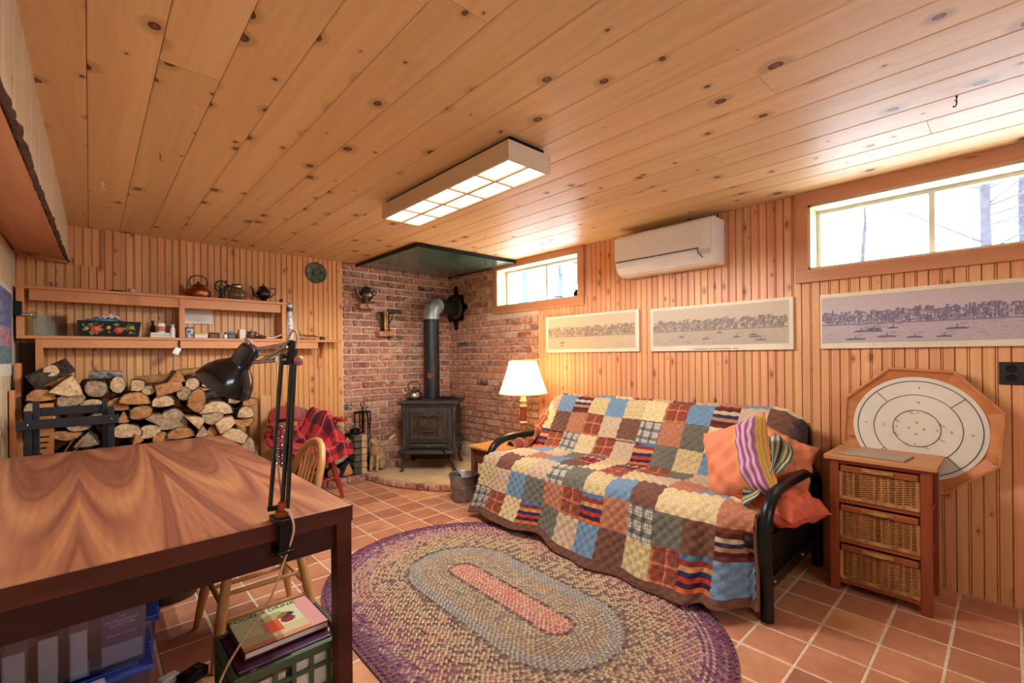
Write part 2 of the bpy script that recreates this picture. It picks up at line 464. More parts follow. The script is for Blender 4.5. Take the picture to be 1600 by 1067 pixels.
# ---- ceiling and its planks
ceiling = struct(obj('ceiling', MB().box(XL - .2, XR + .2, YR - .2, YB + .2, ZC + 0.014, ZC + 0.14), W['backing']),
                 'low ceiling of wide knotty pine planks', 'ceiling')
def plank(w, y0, y1, parent, xc):
    L = y1 - y0; h = w / 2 - 0.0008; c = 0.004; t = 0.014
    pr = [(-h, t), (-h, c * .9), (-h + c, 0), (h - c, 0), (h, c * .9), (h, t)]
    mb = MB().prism(pr, -L / 2, L / 2, 'xz')
    # prism 'xz' extrudes along y
    return obj('plank', mb, W['ceil'], parent, (xc, (y0 + y1) / 2, ZC))
CP = 0.1763
cuts = {4: [1.045], 2: [3.0], 9: [-0.4, 2.9], 7: [3.9], 11: [2.2], 13: [1.0, 3.2], 15: [0.235, 2.6], 16: [1.7], 18: [0.9, 3.0], 10: [0.6], 6: [-.7], 1: [1.9]}
for k in range(-2, 19):
    x0 = max(-0.2, CP * k); x1 = min(XR, CP * (k + 1))
    if x1 - x0 < 0.02: continue
    ys = [YR] + cuts.get(k, []) + [YB]
    for a, b in zip(ys[:-1], ys[1:]):
        plank(x1 - x0, a + .0008, b - .0008, ceiling, (x0 + x1) / 2)

# ---- beadboard
def bead(w, z0, z1, axis):
    """one tongue and groove board with a bead down its middle; front face at depth 0"""
    h = w / 2 - .0010
    if w > 0.07:
        pr = [(-h, .012), (-h, .008), (-h + .0025, 0), (-.0068, 0), (-.0042, .008), (-.0018, .0), (.0018, .0), (.0042, .008), (.0068, 0), (h - .0025, 0), (h, .008), (h, .012)]
    else:
        pr = [(-h, .012), (-h, .005), (-h + .004, 0), (h - .004, 0), (h, .005), (h, .012)]
    L = z1 - z0
    mb = MB()
    n = len(pr); vs = []
    for zz in (-L / 2, L / 2):
        for u, d in pr:
            vs.append((u, d, zz) if axis == 'x' else ((d, u, zz) if axis == 'y' else (-d, u, zz)))
    mb.add(vs, [(j, (j + 1) % n, n + (j + 1) % n, n + j) for j in range(n)] + [tuple(range(n)), tuple(range(2 * n - 1, n - 1, -1))])
    return mb
wall_back = struct(obj('wall_back', MB().box(XL - .2, XR + .2, YB + .012, YB + .2, -.1, ZC + .14), W['mortar']), 'end wall, knotty pine beadboard beside a brick corner', 'wall')
BX = 1.93
_cache = {}
def board(w, z0, z1, axis, parent, loc, mat):
    key = (round(w, 4), round(z1 - z0, 4), axis, mat.name)
    if key not in _cache:
        me = bead(w, z0, z1, axis).mesh('board'); me.materials.append(mat); _cache[key] = me
    return link('board', _cache[key], None, parent, loc)
x = XL
while x < BX - 0.051:
    w = min(0.0985, BX - 0.05 - x)
    board(w, 0, ZC, 'x', wall_back, (x + w / 2, YB, ZC / 2), W['wall']); x += w
obj('corner_post', MB().box(-.024, .024, -.012, .012, -ZC / 2, ZC / 2), W['wall'], wall_back, (BX - .026, YB + .004, ZC / 2), bevel=.003)

# ---- right wall with two window openings
WIN = [dict(y0=-0.30, y1=0.839, z0=1.752, z1=2.148, my=0.285), dict(y0=2.650, y1=3.788, z0=1.770, z1=2.178, my=3.164)]
XO = 3.46
mb = MB()
mb.box(XR + .012, XO, YR - .2, YB + .2, -.1, WIN[0]['z0'])
mb.box(XR + .012, XO, YR - .2, YB + .2, WIN[1]['z1'], ZC + .14)
zA, zB = WIN[0]['z0'], WIN[1]['z1']
mb.box(XR + .012, XO, YR - .2, WIN[0]['y0'], zA, zB); mb.box(XR + .012, XO, WIN[0]['y1'], WIN[1]['y0'], zA, zB); mb.box(XR + .012, XO, WIN[1]['y1'], YB + .2, zA, zB)
mb.box(XR + .012, XO, WIN[0]['y0'], WIN[0]['y1'], WIN[0]['z1'], zB); mb.box(XR + .012, XO, WIN[1]['y0'], WIN[1]['y1'], zA, WIN[1]['z0'])
wall_right = struct(obj('wall_right', mb, W['mortar']), 'long side wall of orange knotty pine beadboard with brick end', 'wall')
BY = 3.147
y = BY
while y > YR + .05:
    w = 0.0985; a, b = y - w, y
    segs = [(0, ZC)]
    for wn in WIN:
        if b > wn['y0'] - .0 and a < wn['y1']: segs = [(0, wn['z0'] - .002), (wn['z1'] + .002, ZC)]
    for z0, z1 in segs:
        board(w, z0, z1, 'y', wall_right, (XR, (a + b) / 2, (z0 + z1) / 2), W['wall_y'])
    y -= w
obj('edge_strip', MB().box(-.008, .006, -.012, .012, -.84, .84), W['wall_y'], wall_right, (XR, BY + .004, .84), bevel=.002)

# ---- bricks
def brick_mat():
    t = NT('old_red_brick'); v = t.coord((1, 1, 1)); nz = t.noise(v, 30, 6, 0.7); n2 = t.noise(v, 16, 5, 0.75)
    base = t.ramp(t.math('FRACT', t.math('MULTIPLY', t.rand, 17.13)), [(0.0, lin((190, 120, 92))), (0.18, lin((206, 136, 104))), (0.36, lin((172, 104, 84))), (0.5, lin((214, 150, 120))), (0.64, lin((192, 124, 102))), (0.78, lin((150, 90, 74))), (0.88, lin((222, 172, 144))), (0.955, lin((180, 116, 92))), (0.97, lin((100, 74, 66))), (1, lin((90, 66, 60)))])
    col = t.mix(0.6, base, t.ramp(nz, [(0.3, lin((150, 120, 108))), (0.7, lin((255, 250, 246)))]), 'MULTIPLY')
    col = t.mix(t.ramp(n2, [(0.46, (0, 0, 0, 1)), (0.66, (.66, .66, .66, 1))]), col, lin((224, 200, 174)))
    t.l(col, t.b.inputs['Base Color']); t.b.inputs['Roughness'].default_value = 0.85
    t.bump(nz, 0.6, 0.006); return t.m
W['brick'] = brick_mat()
rb = random.Random(3)
def brick_mesh(L, Hh, axis, D=0.011):
    pts = []
    for sx, sz in ((-1, -1), (1, -1), (1, 1), (-1, 1)):
        cx, cz = sx * L / 2, sz * Hh / 2
        r = rb.uniform(.004, .011)
        jx, jz = rb.uniform(-.004, .002) * sx, rb.uniform(-.003, .0015) * sz
        a = (cx + jx - sx * r, cz + jz); b = (cx + jx, cz + jz - sz * r)
        pts += [a, b] if sx * sz < 0 else [b, a]
    pts.sort(key=lambda p: math.atan2(p[1] / Hh, p[0] / L))
    n = len(pts); vs = []
    for sc, d in ((1.0, .016), (1.0, -D + .004), (0.985, -D)):
        for u, w in pts:
            uu, ww = u * sc, w * (sc if sc == 1 else .95)
            dd = d + (rb.uniform(-.0015, .0015) if sc != 1 else 0)
            vs.append((uu, dd, ww) if axis == 'x' else (dd, uu, ww))
    fs = []
    for k in range(2):
        for j in range(n):
            j2 = (j + 1) % n; fs.append((k * n + j, k * n + j2, (k + 1) * n + j2, (k + 1) * n + j))
    fs.append(tuple(2 * n + j for j in range(n)))
    mb = MB().add(vs, fs); me = mb.mesh('brick'); me.materials.append(W['brick']); return me
BRX = {}
for ax in 'xy':
    for L in (.188, .088): BRX[ax, L] = [brick_mesh(L - .003, .0585, ax) for _ in range(6)]
def lay(parent, axis, u0, u1, z0, z1, at, skip):
    cz = z0; row = 0
    while cz < z1 - 0.03:
        u = u0 - (0.1 if row % 2 else 0.0) + rb.uniform(-.008, .008)
        hh = min(.0735, z1 - cz)
        while u < u1 - 0.02:
            a, b = max(u, u0), min(u + .2, u1)
            if b - a > .03 and not skip(a, b, cz, cz + hh):
                L = b - a - .012; uc = (a + b) / 2; zc = cz + .0367
                if abs(L - .188) < .004 and hh > .07: me = rb.choice(BRX[axis, .188])
                else: me = brick_mesh(max(L, .03), hh - .0125, axis); zc = cz + hh / 2
                link('brick', me, None, parent, (uc, at, zc) if axis == 'x' else (at, uc, zc), (0, 0, 0) if rb.random() < .6 else ((rb.uniform(-.006, .006), 0, 0) if axis == 'y' else (0, rb.uniform(-.006, .006), 0)))
            u += .2
        cz += .0735; row += 1
lay(wall_back, 'x', BX + .012, XR, 0.02, ZC, YB + .003, lambda a, b, c, d: a > 2.45 and d < 0.3)
w1 = WIN[1]
lay(wall_right, 'y', BY + .016, YB, 0.02, ZC, XR + .003, lambda a, b, c, d: (a < w1['y1'] + .05 and d > w1['z0'] - .075) or (a > 3.6 and d < .3))
# two ledges of bricks pulled out of the wall
for xa, zt in ((2.085, 1.80), (2.30, 1.515)):
    for q in range(2):
        obj('ledge_brick', MB().box(-.044, .044, -.10, .02, -.052, 0), W['brick'], wall_back, (xa + .044 + q * .092, YB, zt + q * .004), bevel=.004)

# ---- windows
def window(n, wn, label):
    y0, y1, z0, z1, my = wn['y0'], wn['y1'], wn['z0'], wn['z1'], wn['my']
    w = bpy.data.objects.new('window_%d' % n, None); C.objects.link(w); w.location = (XR, (y0 + y1) / 2, z0); w.empty_display_size = .1
    struct(w, label, 'window')
    def put(name, x0, x1, ya, yb, za, zb, mat, bv=.002):
        return obj(name, MB().box(-(x1 - x0) / 2, (x1 - x0) / 2, -(yb - ya) / 2, (yb - ya) / 2, -(zb - za) / 2, (zb - za) / 2), mat, w,
            ((x0 + x1) / 2 - XR, (ya + yb) / 2 - (y0 + y1) / 2, (za + zb) / 2 - z0), bevel=bv)
    cw = .066; X0, X1 = XR - .02, XR + .012
    put('casing_top', X0 - .004, X1, y0 - cw, y1 + cw, z1, min(ZC, z1 + .085), W['trim'])
    put('casing_bottom', X0 - .004, X1, y0 - cw, y1 + cw, z0 - .078, z0, W['trim'])
    put('casing_side', X0, X1, y1, y1 + cw, z0, z1, W['trim_v']); put('casing_side', X0, X1, y0 - cw, y0, z0, z1, W['trim_v'])
    put('reveal', XR - .012, XO, y0, y1, z1 - .014, z1, W['reveal'], 0); put('reveal', XR - .012, XO, y0, y1, z0, z0 + .012, W['reveal'], 0)
    put('reveal', XR - .012, XO, y1 - .012, y1, z0, z1, W['reveal'], 0); put('reveal', XR - .012, XO, y0, y0 + .012, z0, z1, W['reveal'], 0)
    xa, xb = XO - .055, XO - .02; fw = .022
    a, b, c, d = y0 + .012, y1 - .012, z0 + .012, z1 - .014
    put('sash_rail', xa, xb, a, b, d - fw, d, W['sash']); put('sash_rail', xa, xb, a, b, c, c + fw, W['sash'])
    put('sash_stile', xa, xb, b - fw, b, c + fw, d - fw, W['sash']); put('sash_stile', xa, xb, a, a + fw, c + fw, d - fw, W['sash'])
    put('mullion', xa - .006, xb, my - .013, my + .013, c + fw, d - fw, W['sash'])
    put('pane', xa + .014, xa + .018, a + fw, my - .013, c + fw, d - fw, W['white_glass'], 0); put('pane', xa + .014, xa + .018, my + .013, b - fw, c + fw, d - fw, W['white_glass'], 0)
    return w
window_1 = window(1, WIN[0], 'long high window with wooden casing above the steamship picture')
window_2 = window(2, WIN[1], 'small high window beside the brick corner')
for dy in (-.22, .12):
    yy = WIN[1]['my'] + dy - (WIN[1]['y0'] + WIN[1]['y1']) / 2
    obj('handle', MB().tube(bez([(0.055, yy - .06, .018), (.04, yy - .03, .032), (.03, yy + .02, .03), (.02, yy + .07, .045)], 12), .005, 6), W['black'], window_2, smooth=60)

# ---- left wall, bulkhead, rear wall
wall_left = struct(obj('wall_left', MB().box(XL - .2, XL - .012, YR - .2, YB + .2, -.1, ZC + .14), W['backing']), 'pale board wall at the left edge', 'wall')
y = YR
while y < YB - .05:
    w = min(.195, YB - y)
    board(w, 0, 1.98, 'y-', wall_left, (XL, y + w / 2, .99), W['pale']); y += w
def sx_(y): return -.109 - .0113 * (YB - y)
def sz_(y): return 1.962 - .029 * (YB - y)
def sw_(y): return 2.0 - .022 * (YB - y)
def slab4(y0, y1, t0, t1, xin=0.0):
    vs = []
    for y in (y0, y1):
        vs += [(XL, y, sw_(y) + t0), (sx_(y) - xin, y, sz_(y) + t0), (sx_(y) - xin, y, sz_(y) + t1), (XL, y, sw_(y) + t1)]
    return MB().add(vs, [(0, 1, 2, 3), (7, 6, 5, 4), (0, 4, 5, 1), (1, 5, 6, 2), (2, 6, 7, 3), (3, 7, 4, 0)])
mbx = MB().add([(XL, YR, sw_(YR) + .02), (sx_(YR) - .014, YR, sz_(YR) + .02), (sx_(YR) - .014, YR, ZC), (XL, YR, ZC), (XL, YB, sw_(YB) + .02), (sx_(YB) - .014, YB, sz_(YB) + .02), (sx_(YB) - .014, YB, ZC), (XL, YB, ZC)], [(0, 1, 2, 3), (7, 6, 5, 4), (0, 4, 5, 1), (1, 5, 6, 2), (2, 6, 7, 3), (3, 7, 4, 0)])
sof = struct(obj('trim_1', mbx, W['backing']), 'boxed-in bulkhead running along the top of the left wall', 'bulkhead')
for a, b in ((YR, .55), (.55, 2.98), (2.98, 4.58)):
    obj('panel', slab4(a + .001, b - .001, 0, .02, .016), W['ply'], sof)
obj('end_trim', slab4(4.60, YB - .001, -.02, .012, .002), W['shelf'], sof, bevel=.003)
y = YR
while y < YB - .02:
    w = min(.0985, YB - y); ym = y + w / 2; zb_ = sz_(ym) + .01
    obj('board', bead(w, zb_, ZC, 'y-'), W['pale'], sof, (sx_(ym), ym, (zb_ + ZC) / 2)); y += w
rr = random.Random(5)
pts = []
for k in range(161):
    y = YR + (YB - YR) * k / 160; pts.append((sx_(y) - .004 + rr.uniform(-.004, .004), y, sz_(y) + .002 + rr.uniform(-.005, .005)))
obj('bark_edge', MB().tube(pts, [rr.uniform(.007, .013) for _ in pts], 5), pm('bark_strip', (96, 58, 40), (54, 34, 26), 40, 0.9, bump=.4), sof)

RW = dict(x0=.35, x1=1.75, z0=1.55, z1=2.10)  # unseen window, added and sized to let fill light in from behind
wr = MB().box(XL - .2, XR + .2, YR - .18, YR, -.1, RW['z0']).box(XL - .2, XR + .2, YR - .18, YR, RW['z1'], ZC + .14)
wr.box(XL - .2, RW['x0'], YR - .18, YR, RW['z0'], RW['z1']).box(RW['x1'], XR + .2, YR - .18, YR, RW['z0'], RW['z1'])
wall_rear = struct(obj('wall_rear', wr, W['plaster']), 'plain wall with an added high fill window behind the viewer', 'wall')
w3 = bpy.data.objects.new('window_3', None); C.objects.link(w3); w3.location = ((RW['x0'] + RW['x1']) / 2, YR - .1, RW['z0']); struct(w3, 'added unseen high window behind the viewer, lets fill light in', 'window')
hw, hh_ = (RW['x1'] - RW['x0']) / 2, RW['z1'] - RW['z0']
for xx in (-hw + .02, 0, hw - .02): obj('stile', MB().box(xx - .02, xx + .02, -.02, .02, 0, hh_), W['sash'], w3)
for za, zb in ((0, .04), (hh_ - .04, hh_)): obj('rail', MB().box(-hw, hw, -.018, .018, za, zb), W['sash'], w3)
for s in (-1, 1): obj('pane', MB().box(min(s * .02, s * (hw - .04)), max(s * .02, s * (hw - .04)), -.003, .003, .04, hh_ - .04), W['white_glass'], w3)

# ---- boxed panels on the end wall above the shelf
pnl = struct(obj('trim_2', MB().box(-.045, .184, YB - .008, YB + .01, 1.775, 1.93).box(.09, .184, YB - .008, YB + .01, 1.93, ZC), W['backing']), 'raised beadboard patch above the long shelf', 'panel')
for xa, w, za, zb in ((-.045, .045, 1.765, 1.945), (0.0, .046, 1.765, 1.945), (.046, .044, 1.765, 1.945), (.09, .047, 1.765, ZC), (.137, .047, 1.765, ZC)):
    board(w, za, zb, 'x', pnl, (xa + w / 2, YB - .022, (za + zb) / 2), W['wall'])

# ---- outside
W['snow'] = pm('snow', (236, 240, 246), (222, 228, 238), 2, 0.9)
W['bark'] = pm('tree_bark', (62, 60, 68), (44, 42, 50), 9, 0.95, bump=.5)
W['twig'] = pm('bare_twigs', (64, 64, 76), (48, 48, 58), 9, 0.95)
W['bluepaint'] = pm('blue_grey_paint', (74, 90, 116), (62, 76, 100), 5, 0.7)
tag(obj('snow_bank', MB().grid(lambda u, v: (XO + .02 + u * 26, -14 + v * 40, 1.58 + .12 * math.sin(u * 9 + v * 5) * u + (.5 * u * u)), 24, 24), W['snow'], smooth=180), 'bright snow-covered ground outside the high windows', 'snow', kind='stuff')
tag(obj('garden_ground', MB().grid(lambda u, v: (-14 + u * 30, YR - .2 - v * 26, 1.40 + .02 * math.sin(u * 20)), 12, 12), W['snow'], smooth=180), 'snowy ground outside the added window behind the viewer', 'snow', kind='stuff')
def bare_tree(loc, h, r, seed, label, lean=0.0):
    g = random.Random(seed)
    t = thing('bare_tree', label, 'tree', loc, 0, 'bare trees outside the high windows')
    top = (lean * h, 0, h)
    obj('trunk', MB().tube([(0, 0, -.3), (lean * h * .4, .03, h * .4), (lean * h * .7, -.02, h * .7), top], [r, r * .85, r * .6, r * .2], 8), W['bark'], t, smooth=60)
    mb = MB()
    for k in range(26):
        z0 = h * g.uniform(.12, .95); a = g.uniform(0, 2 * PI); L = g.uniform(.5, 1.5) * (1.15 - z0 / h) * h * .3
        p = Vector((lean * z0, 0, z0)); d = Vector((math.cos(a), math.sin(a), g.uniform(.1, .7)))
        q = p + d * L; mb.tube([p, p + d * L * .5 + Vector((0, 0, .05)), q], [r * .22, r * .13, r * .05], 5)
        for _ in range(5):
            s0 = p + d * L * g.uniform(.3, 1); dd = Vector((g.uniform(-1, 1), g.uniform(-1, 1), g.uniform(-.2, .8)))
            mb.tube([s0, s0 + dd * L * .3], [r * .08, r * .02], 4)
    b = obj('branches', mb, W['twig'], t); b['kind'] = 'stuff'
bare_tree((8.0, .17, 1.6), 5.5, .055, 1, 'slim bare tree trunk standing outside the right half of the long window')
bare_tree((9.0, 1.55, 1.6), 2.4, .035, 2, 'small bare bush outside the left half of the long window')
bare_tree((9.5, -.15, 1.6), 4.5, .04, 4, 'bare branching tree outside at the far right of the long window')
sh = thing('garden_stair', 'pale blue-grey outdoor timber stair seen through the small window', 'stair', (6.0, 6.2, 1.55))
obj('post', MB().box(-.06, .06, -.06, .06, 0, 2.6), W['bluepaint'], sh); obj('post', MB().box(-.05, .05, -.95, -.85, 0, 2.2), W['bluepaint'], sh)
obj('stringer', MB().bar((0, .3, 2.0), (0, -2.2, .5), .05, .26), W['bluepaint'], sh); obj('stringer', MB().bar((.8, .3, 2.0), (.8, -2.2, .5), .05, .26), W['bluepaint'], sh)
for k in range(6): obj('tread', MB().box(0, .8, -.12, .14, 0, .04), W['bluepaint'], sh, (0, .2 - k * .38, 1.93 - k * .23))

# ================================================================== hearth corner
W['slab'] = pm('hearth_cement', (214, 190, 152), (186, 160, 122), 5, 0.85, bump=.2)
hp = [(2.03, 4.69), (2.04, 4.42), (2.07, 4.18), (2.13, 3.94), (2.22, 3.74), (2.34, 3.56), (2.50, 3.41), (2.70, 3.30), (2.95, 3.24), (3.27, 3.22), (3.27, 4.69)]
hearth = thing('hearth', 'curved raised hearth of cream cement edged with bricks under the stove', 'hearth', (2.7, 4.0, 0))
ins = [(2.7 + (a - 2.7) * .93 - 2.7, 4.0 + (b - 4.0) * .93 - 4.0) for a, b in hp]
ins[0] = (2.06 - 2.7, .69); ins[-1] = (.57, .69); ins[-2] = (.57, -.70)
obj('slab', MB().prism(ins, 0.0, .06, 'xy'), W['slab'], hearth, bevel=.006)
edge = bez([(a, b, 0) for a, b in hp[:-1]], 180)
acc = 0; last = edge[0]; i = 0
marks = [edge[0]]
for p in edge[1:]:
    acc += (p - last).length; last = p
    if acc > .118: marks.append(p); acc = 0
for a, b in zip(marks[:-1], marks[1:]):
    m = (a + b) / 2; d = (b - a); ang = math.atan2(d.y, d.x)
    nrm = Vector((-d.y, d.x, 0)).normalized()
    c = m + nrm * .045
    obj('rim_brick', MB().box(-.053, .053, -.045, .045, -.026, .026), W['brick'], hearth, (c.x - 2.7, c.y - 4.0, .030), (0, 0, ang + random.uniform(-.03, .03)), bevel=.007)
# low platform of bricks that carries the side wood pile
plat = thing('brick_platform', 'low brick step under the small wood pile behind the red chair', 'step', (1.7, 4.55, 0))
obj('slab', MB().box(-.44, .33, -.14, .14, 0, .055), W['mortar'], plat)
for k in range(4): obj('brick', MB().box(-.09, .09, -.04, .04, -.031, .031), W['brick'], plat, (-.35 + k * .195, -.13, .033), (0, 0, random.uniform(-.02, .02)), bevel=.006)
# pier at the end of the platform
pier = thing('brick_pier', 'short pale stone and brick pier beside the wood pile at the hearth edge', 'pier', (2.0, 4.53, .06))
W['palebrick'] = pm('buff_brick', (206, 172, 134), (170, 136, 102), 14, .9, bump=.5)
W['dkstone'] = pm('sooty_stone', (110, 96, 84), (60, 52, 46), 16, .95, bump=.6)
for k in range(6):
    zz = .0 + k * .067
    obj('pier_brick', MB().box(.0, .055, -.13, .13, zz + .002, zz + .064), W['palebrick'], pier, bevel=.006)
    obj('pier_stone', MB().box(-.075, -.001, -.125 + .01 * (k % 2), .125, zz + .003, zz + .064), W['dkstone'], pier, bevel=.01)
tag(obj('loose_brick', MB().box(-.05, .05, -.09, .09, 0, .06), W['brick'], None, (2.36, 4.53, .061), (0, 0, .6), bevel=.006), 'loose brick lying on the hearth beside the stone cat', 'brick')

# ---- wood stove, turned to face the room
st = thing('wood_stove', 'black cast iron wood stove with glass door standing on the hearth', 'stove', (2.735, 4.24, .06), -PI / 4)
IR = W['iron']
body = MB().box(-.27, .27, -.215, .22, .20, .66)
obj('firebox', body, IR, st, bevel=.02)
top = MB()
for za, zb, e in ((.655, .675, .015), (.675, .69, .03), (.69, .712, .045)):
    top.box(-.27 - e, .27 + e, -.215 - e, .22 + e, za, zb)
obj('top_plate', top, IR, st, bevel=.007)
for s in (-1, 1):
    obj('corner_pilaster', MB().lathe([(.022, .2), (.026, .24), (.02, .27), (.02, .6), (.027, .63), (.024, .655)], 10), IR, st, (s * .262, -.21, 0), smooth=50)
door = obj('door', MB().box(-.20, .20, -.235, -.21, .285, .63), IR, st, bevel=.008)
fr = MB()
for xa, xb, za, zb in ((-.185, -.15, .34, .58), (.15, .185, .34, .58), (-.185, .185, .575, .605), (-.185, .185, .32, .352)):
    fr.box(xa, xb, -.248, -.232, za, zb)
obj('door_frame', fr, IR, door, bevel=.005)
W['stoveglass'] = pm('sooty_glass', (92, 78, 66), (44, 36, 32), 7, .08, spec=.8)
obj('door_glass', MB().box(-.15, .15, -.2385, -.235, .35, .58), W['stoveglass'], door)
gr = MB()
gr.tube([(-.165, -.256, .575), (.165, -.256, .575)], .0045, 6).tube([(-.165, -.256, .553), (.165, -.256, .553)], .0035, 6)
gr.tube([(x / 100, -.257, .556 + .05 * (1 - (abs(x) / 11.0 - 1) ** 2)) for x in range(0, 17, 1)], .004, 6)
gr.tube([(-x / 100, -.257, .556 + .05 * (1 - (abs(x) / 11.0 - 1) ** 2)) for x in range(0, 17, 1)], .004, 6)
for x in (-.10, .10): gr.tube([(x, -.256, .57), (x, -.256, .35)], .0035, 6)
obj('door_grille', gr, W['steel'], door, smooth=60)
obj('grate_log', MB().tube([(-.1, -.2385, .40), (.09, -.2385, .41)], .012, 7), W['iron'], door)
obj('ash_door', MB().box(-.20, .20, -.24, -.21, .232, .275).box(-.17, .17, -.247, -.238, .24, .268), IR, st, bevel=.006)
obj('emblem', MB().lathe([(.001, .0), (.02, .0), (.018, .004), (.001, .005)], 16, sx=1.2, sy=.5), W['steel'], st, (0, -.247, .254), (PI / 2, 0, 0), smooth=40)
lip = [(-.30, -.22), (-.31, -.26), (-.27, -.335), (-.2, -.35), (.2, -.35), (.27, -.335), (.31, -.26), (.30, -.22)]
obj('ash_lip', MB().prism(lip, .19, .222, 'xy'), IR, st, bevel=.01)
obj('heat_shield', MB().box(-.21, .21, -.15, .2, .10, .185), W['black'], st, bevel=.01)
for sx in (-1, 1):
    for sy in (-1, 1):
        yy = -.24 if sy < 0 else .18
        pth = bez([(sx * .235, yy, .215), (sx * .262, yy + sy * .012, .16), (sx * .25, yy + sy * .008, .08), (sx * .268, yy + sy * .03, .012)], 12)
        obj('leg', MB().tube(pth, [.032 - .018 * min(1, i / 7) for i in range(len(pth))], 8).ball((sx * .27, yy + sy * .034, .011), .022, .026, .011, 8, 6), IR, st, smooth=60)
for k in range(5):
    z0 = .30 + k * .07
    obj('side_fin', MB().box(.268, .285, -.16, .17, z0, z0 + .02), IR, st, bevel=.004)
for k in range(3): obj('side_rail', MB().tube(bez([(.27, -.19, .235 + k * .02), (.325, -.1, .25 + k * .028), (.325, .1, .25 + k * .028), (.27, .19, .235 + k * .02)], 12), .006, 6), IR, st, smooth=60)
W['ltwood'] = pm('light_turned_wood', (206, 156, 96), (172, 120, 66), 14, .5, stretch=(1, 1, .2))
hd = obj('handle', MB().tube([(-.245, -.24, .44), (-.30, -.29, .40), (-.325, -.31, .385)], .007, 6), W['steel'], st, smooth=60)
obj('handle_grip', MB().tube([(-.322, -.308, .388), (-.345, -.325, .37), (-.375, -.35, .345)], [.010, .017, .012], 8), W['ltwood'], hd, smooth=60)

# pipe
W['pipe'] = pm('matt_black_pipe', (50, 52, 58), (36, 38, 42), 10, .42, metal=.3)
W['pipegrey'] = pm('grey_pipe_elbow', (178, 186, 180), (132, 140, 136), 8, .4, metal=.4)
PX, PY = 2.835, 4.415
pp = thing('stove_pipe', 'black stove pipe rising from the stove and elbowing into the brick wall', 'pipe', (PX, PY, .77))
R = .088
obj('riser', MB().lathe([(R, .0), (R, .86), (R + .004, .862), (R + .004, .885), (R, .887)], 28), W['pipe'], pp, smooth=40)
d = Vector((XR - .02 - PX, 4.525 - PY, 0)); run = d.length; d.normalize()
zc = 1.815 - .77
el = []
for k in range(7):
    a = PI / 2 * k / 6
    el.append(d * (.115 * (1 - math.cos(a))) + Vector((0, 0, zc - .115 + .115 * math.sin(a))))
el = [Vector((0, 0, .885))] + el
obj('elbow', MB().tube(el, R + .003, 24), W['pipegrey'], pp, smooth=25)
obj('horizontal_run', MB().tube([d * .11 + Vector((0, 0, zc)), d * run + Vector((0, 0, zc))], R, 24), W['pipe'], pp, smooth=40)
th = obj('thermometer', MB().lathe([(.001, .006), (.033, .006), (.036, .0), (.033, -.004)], 20), W['copper'], pp, (-.062, -.066, .26), (PI / 2, 0, -PI / 4 + .05), smooth=40)
obj('dial', MB().lathe([(.001, .0075), (.024, .0075), (.024, .005)], 16), pm('dial_face', (160, 96, 60), (60, 34, 24), 60, .5), th)
# ornate collar on the wall
col = thing('wall_thimble', 'black ornate scalloped collar where the stove pipe enters the brick wall', 'collar', (XR - .012, 4.53, 1.815))
pr = []
for k in range(64):
    a = 2 * PI * k / 64
    r = .165 + .018 * math.cos(8 * a) + (.055 if abs(math.sin(a)) > .985 else 0) + (.02 if abs(math.cos(a)) > .985 else 0)
    pr.append((r * math.cos(a), r * math.sin(a)))
obj('plate', MB().prism([(a * 1.12, b * 1.12) for a, b in pr], -.014, .0, 'yz'), W['black'], col, bevel=.003)
obj('ring', MB().lathe([(R + .004, .0), (R + .05, .0), (R + .045, .018), (R + .012, .03), (R + .004, .03)], 32), W['iron'], col, (-.014, 0, 0), (0, -PI / 2, 0), smooth=40)
# sheet over the stove
W['greensheet'] = pm('dark_green_sheet', (92, 128, 108), (58, 84, 72), 5, .16, metal=.2, detail=6, rough2=.3, coat=.4)
hs = thing('ceiling_heat_shield', 'dark green metal heat shield fixed under the ceiling above the stove', 'heat shield', (2.66, 4.1, 2.205))
obj('sheet', MB().box(-.57, .60, -.63, .585, -.006, .004), W['greensheet'], hs)
fr = MB().box(-.58, -.568, -.64, .59, -.014, .016).box(.598, .61, -.64, .59, -.014, .016).box(-.58, .61, -.645, -.63, -.014, .016)
obj('edge_frame', fr, W['black'], hs)
for x in (-.4, .4): obj('spacer', MB().box(x - .02, x + .02, -.5, .5, .004, .0255), W['black'], hs)

# kettle on the stove, trivet
def kettle(name, label, loc, s, mat, hmat, rotz=0, prof=None, lidmat=None):
    k = thing(name, label, 'kettle', loc, rotz)
    prof = prof or [(.001, 0), (.082, 0), (.098, .012), (.103, .04), (.095, .075), (.07, .105), (.05, .117)]
    obj('body', MB().lathe([(r * s, z * s) for r, z in prof] + [(.001, .119 * s)], 28), mat, k, smooth=50)
    l = obj('lid', MB().lathe([(.05 * s, .117 * s), (.046 * s, .126 * s), (.02 * s, .136 * s), (.001, .138 * s)], 20), lidmat or mat, k, smooth=50)
    obj('lid_knob', MB().ball((0, 0, .15 * s), .013 * s), hmat, l, smooth=60)
    sp = bez([(.085 * s, 0, .045 * s), (.125 * s, 0, .07 * s), (.145 * s, 0, .115 * s)], 10)
    obj('spout', MB().tube(sp, [.024 * s - .0014 * s * i for i in range(len(sp))], 10), mat, k, smooth=60)
    h = bez([(-.06 * s, 0, .112 * s), (-.075 * s, 0, .165 * s), (-.04 * s, 0, .215 * s), (.04 * s, 0, .215 * s), (.075 * s, 0, .165 * s), (.06 * s, 0, .112 * s)], 25)
    obj('handle', MB().tube(h, .006 * s, 8), hmat, k, smooth=60)
    return k
kettle('steel_kettle', 'polished steel kettle sitting on the stove top', (2.60, 4.40, .775), .86, W['steel'], W['black'], 2.4)
tv = thing('trivet', 'flat black iron lid lying on the stove beside the pipe', 'trivet', (2.885, 4.215, .775), -PI / 4)
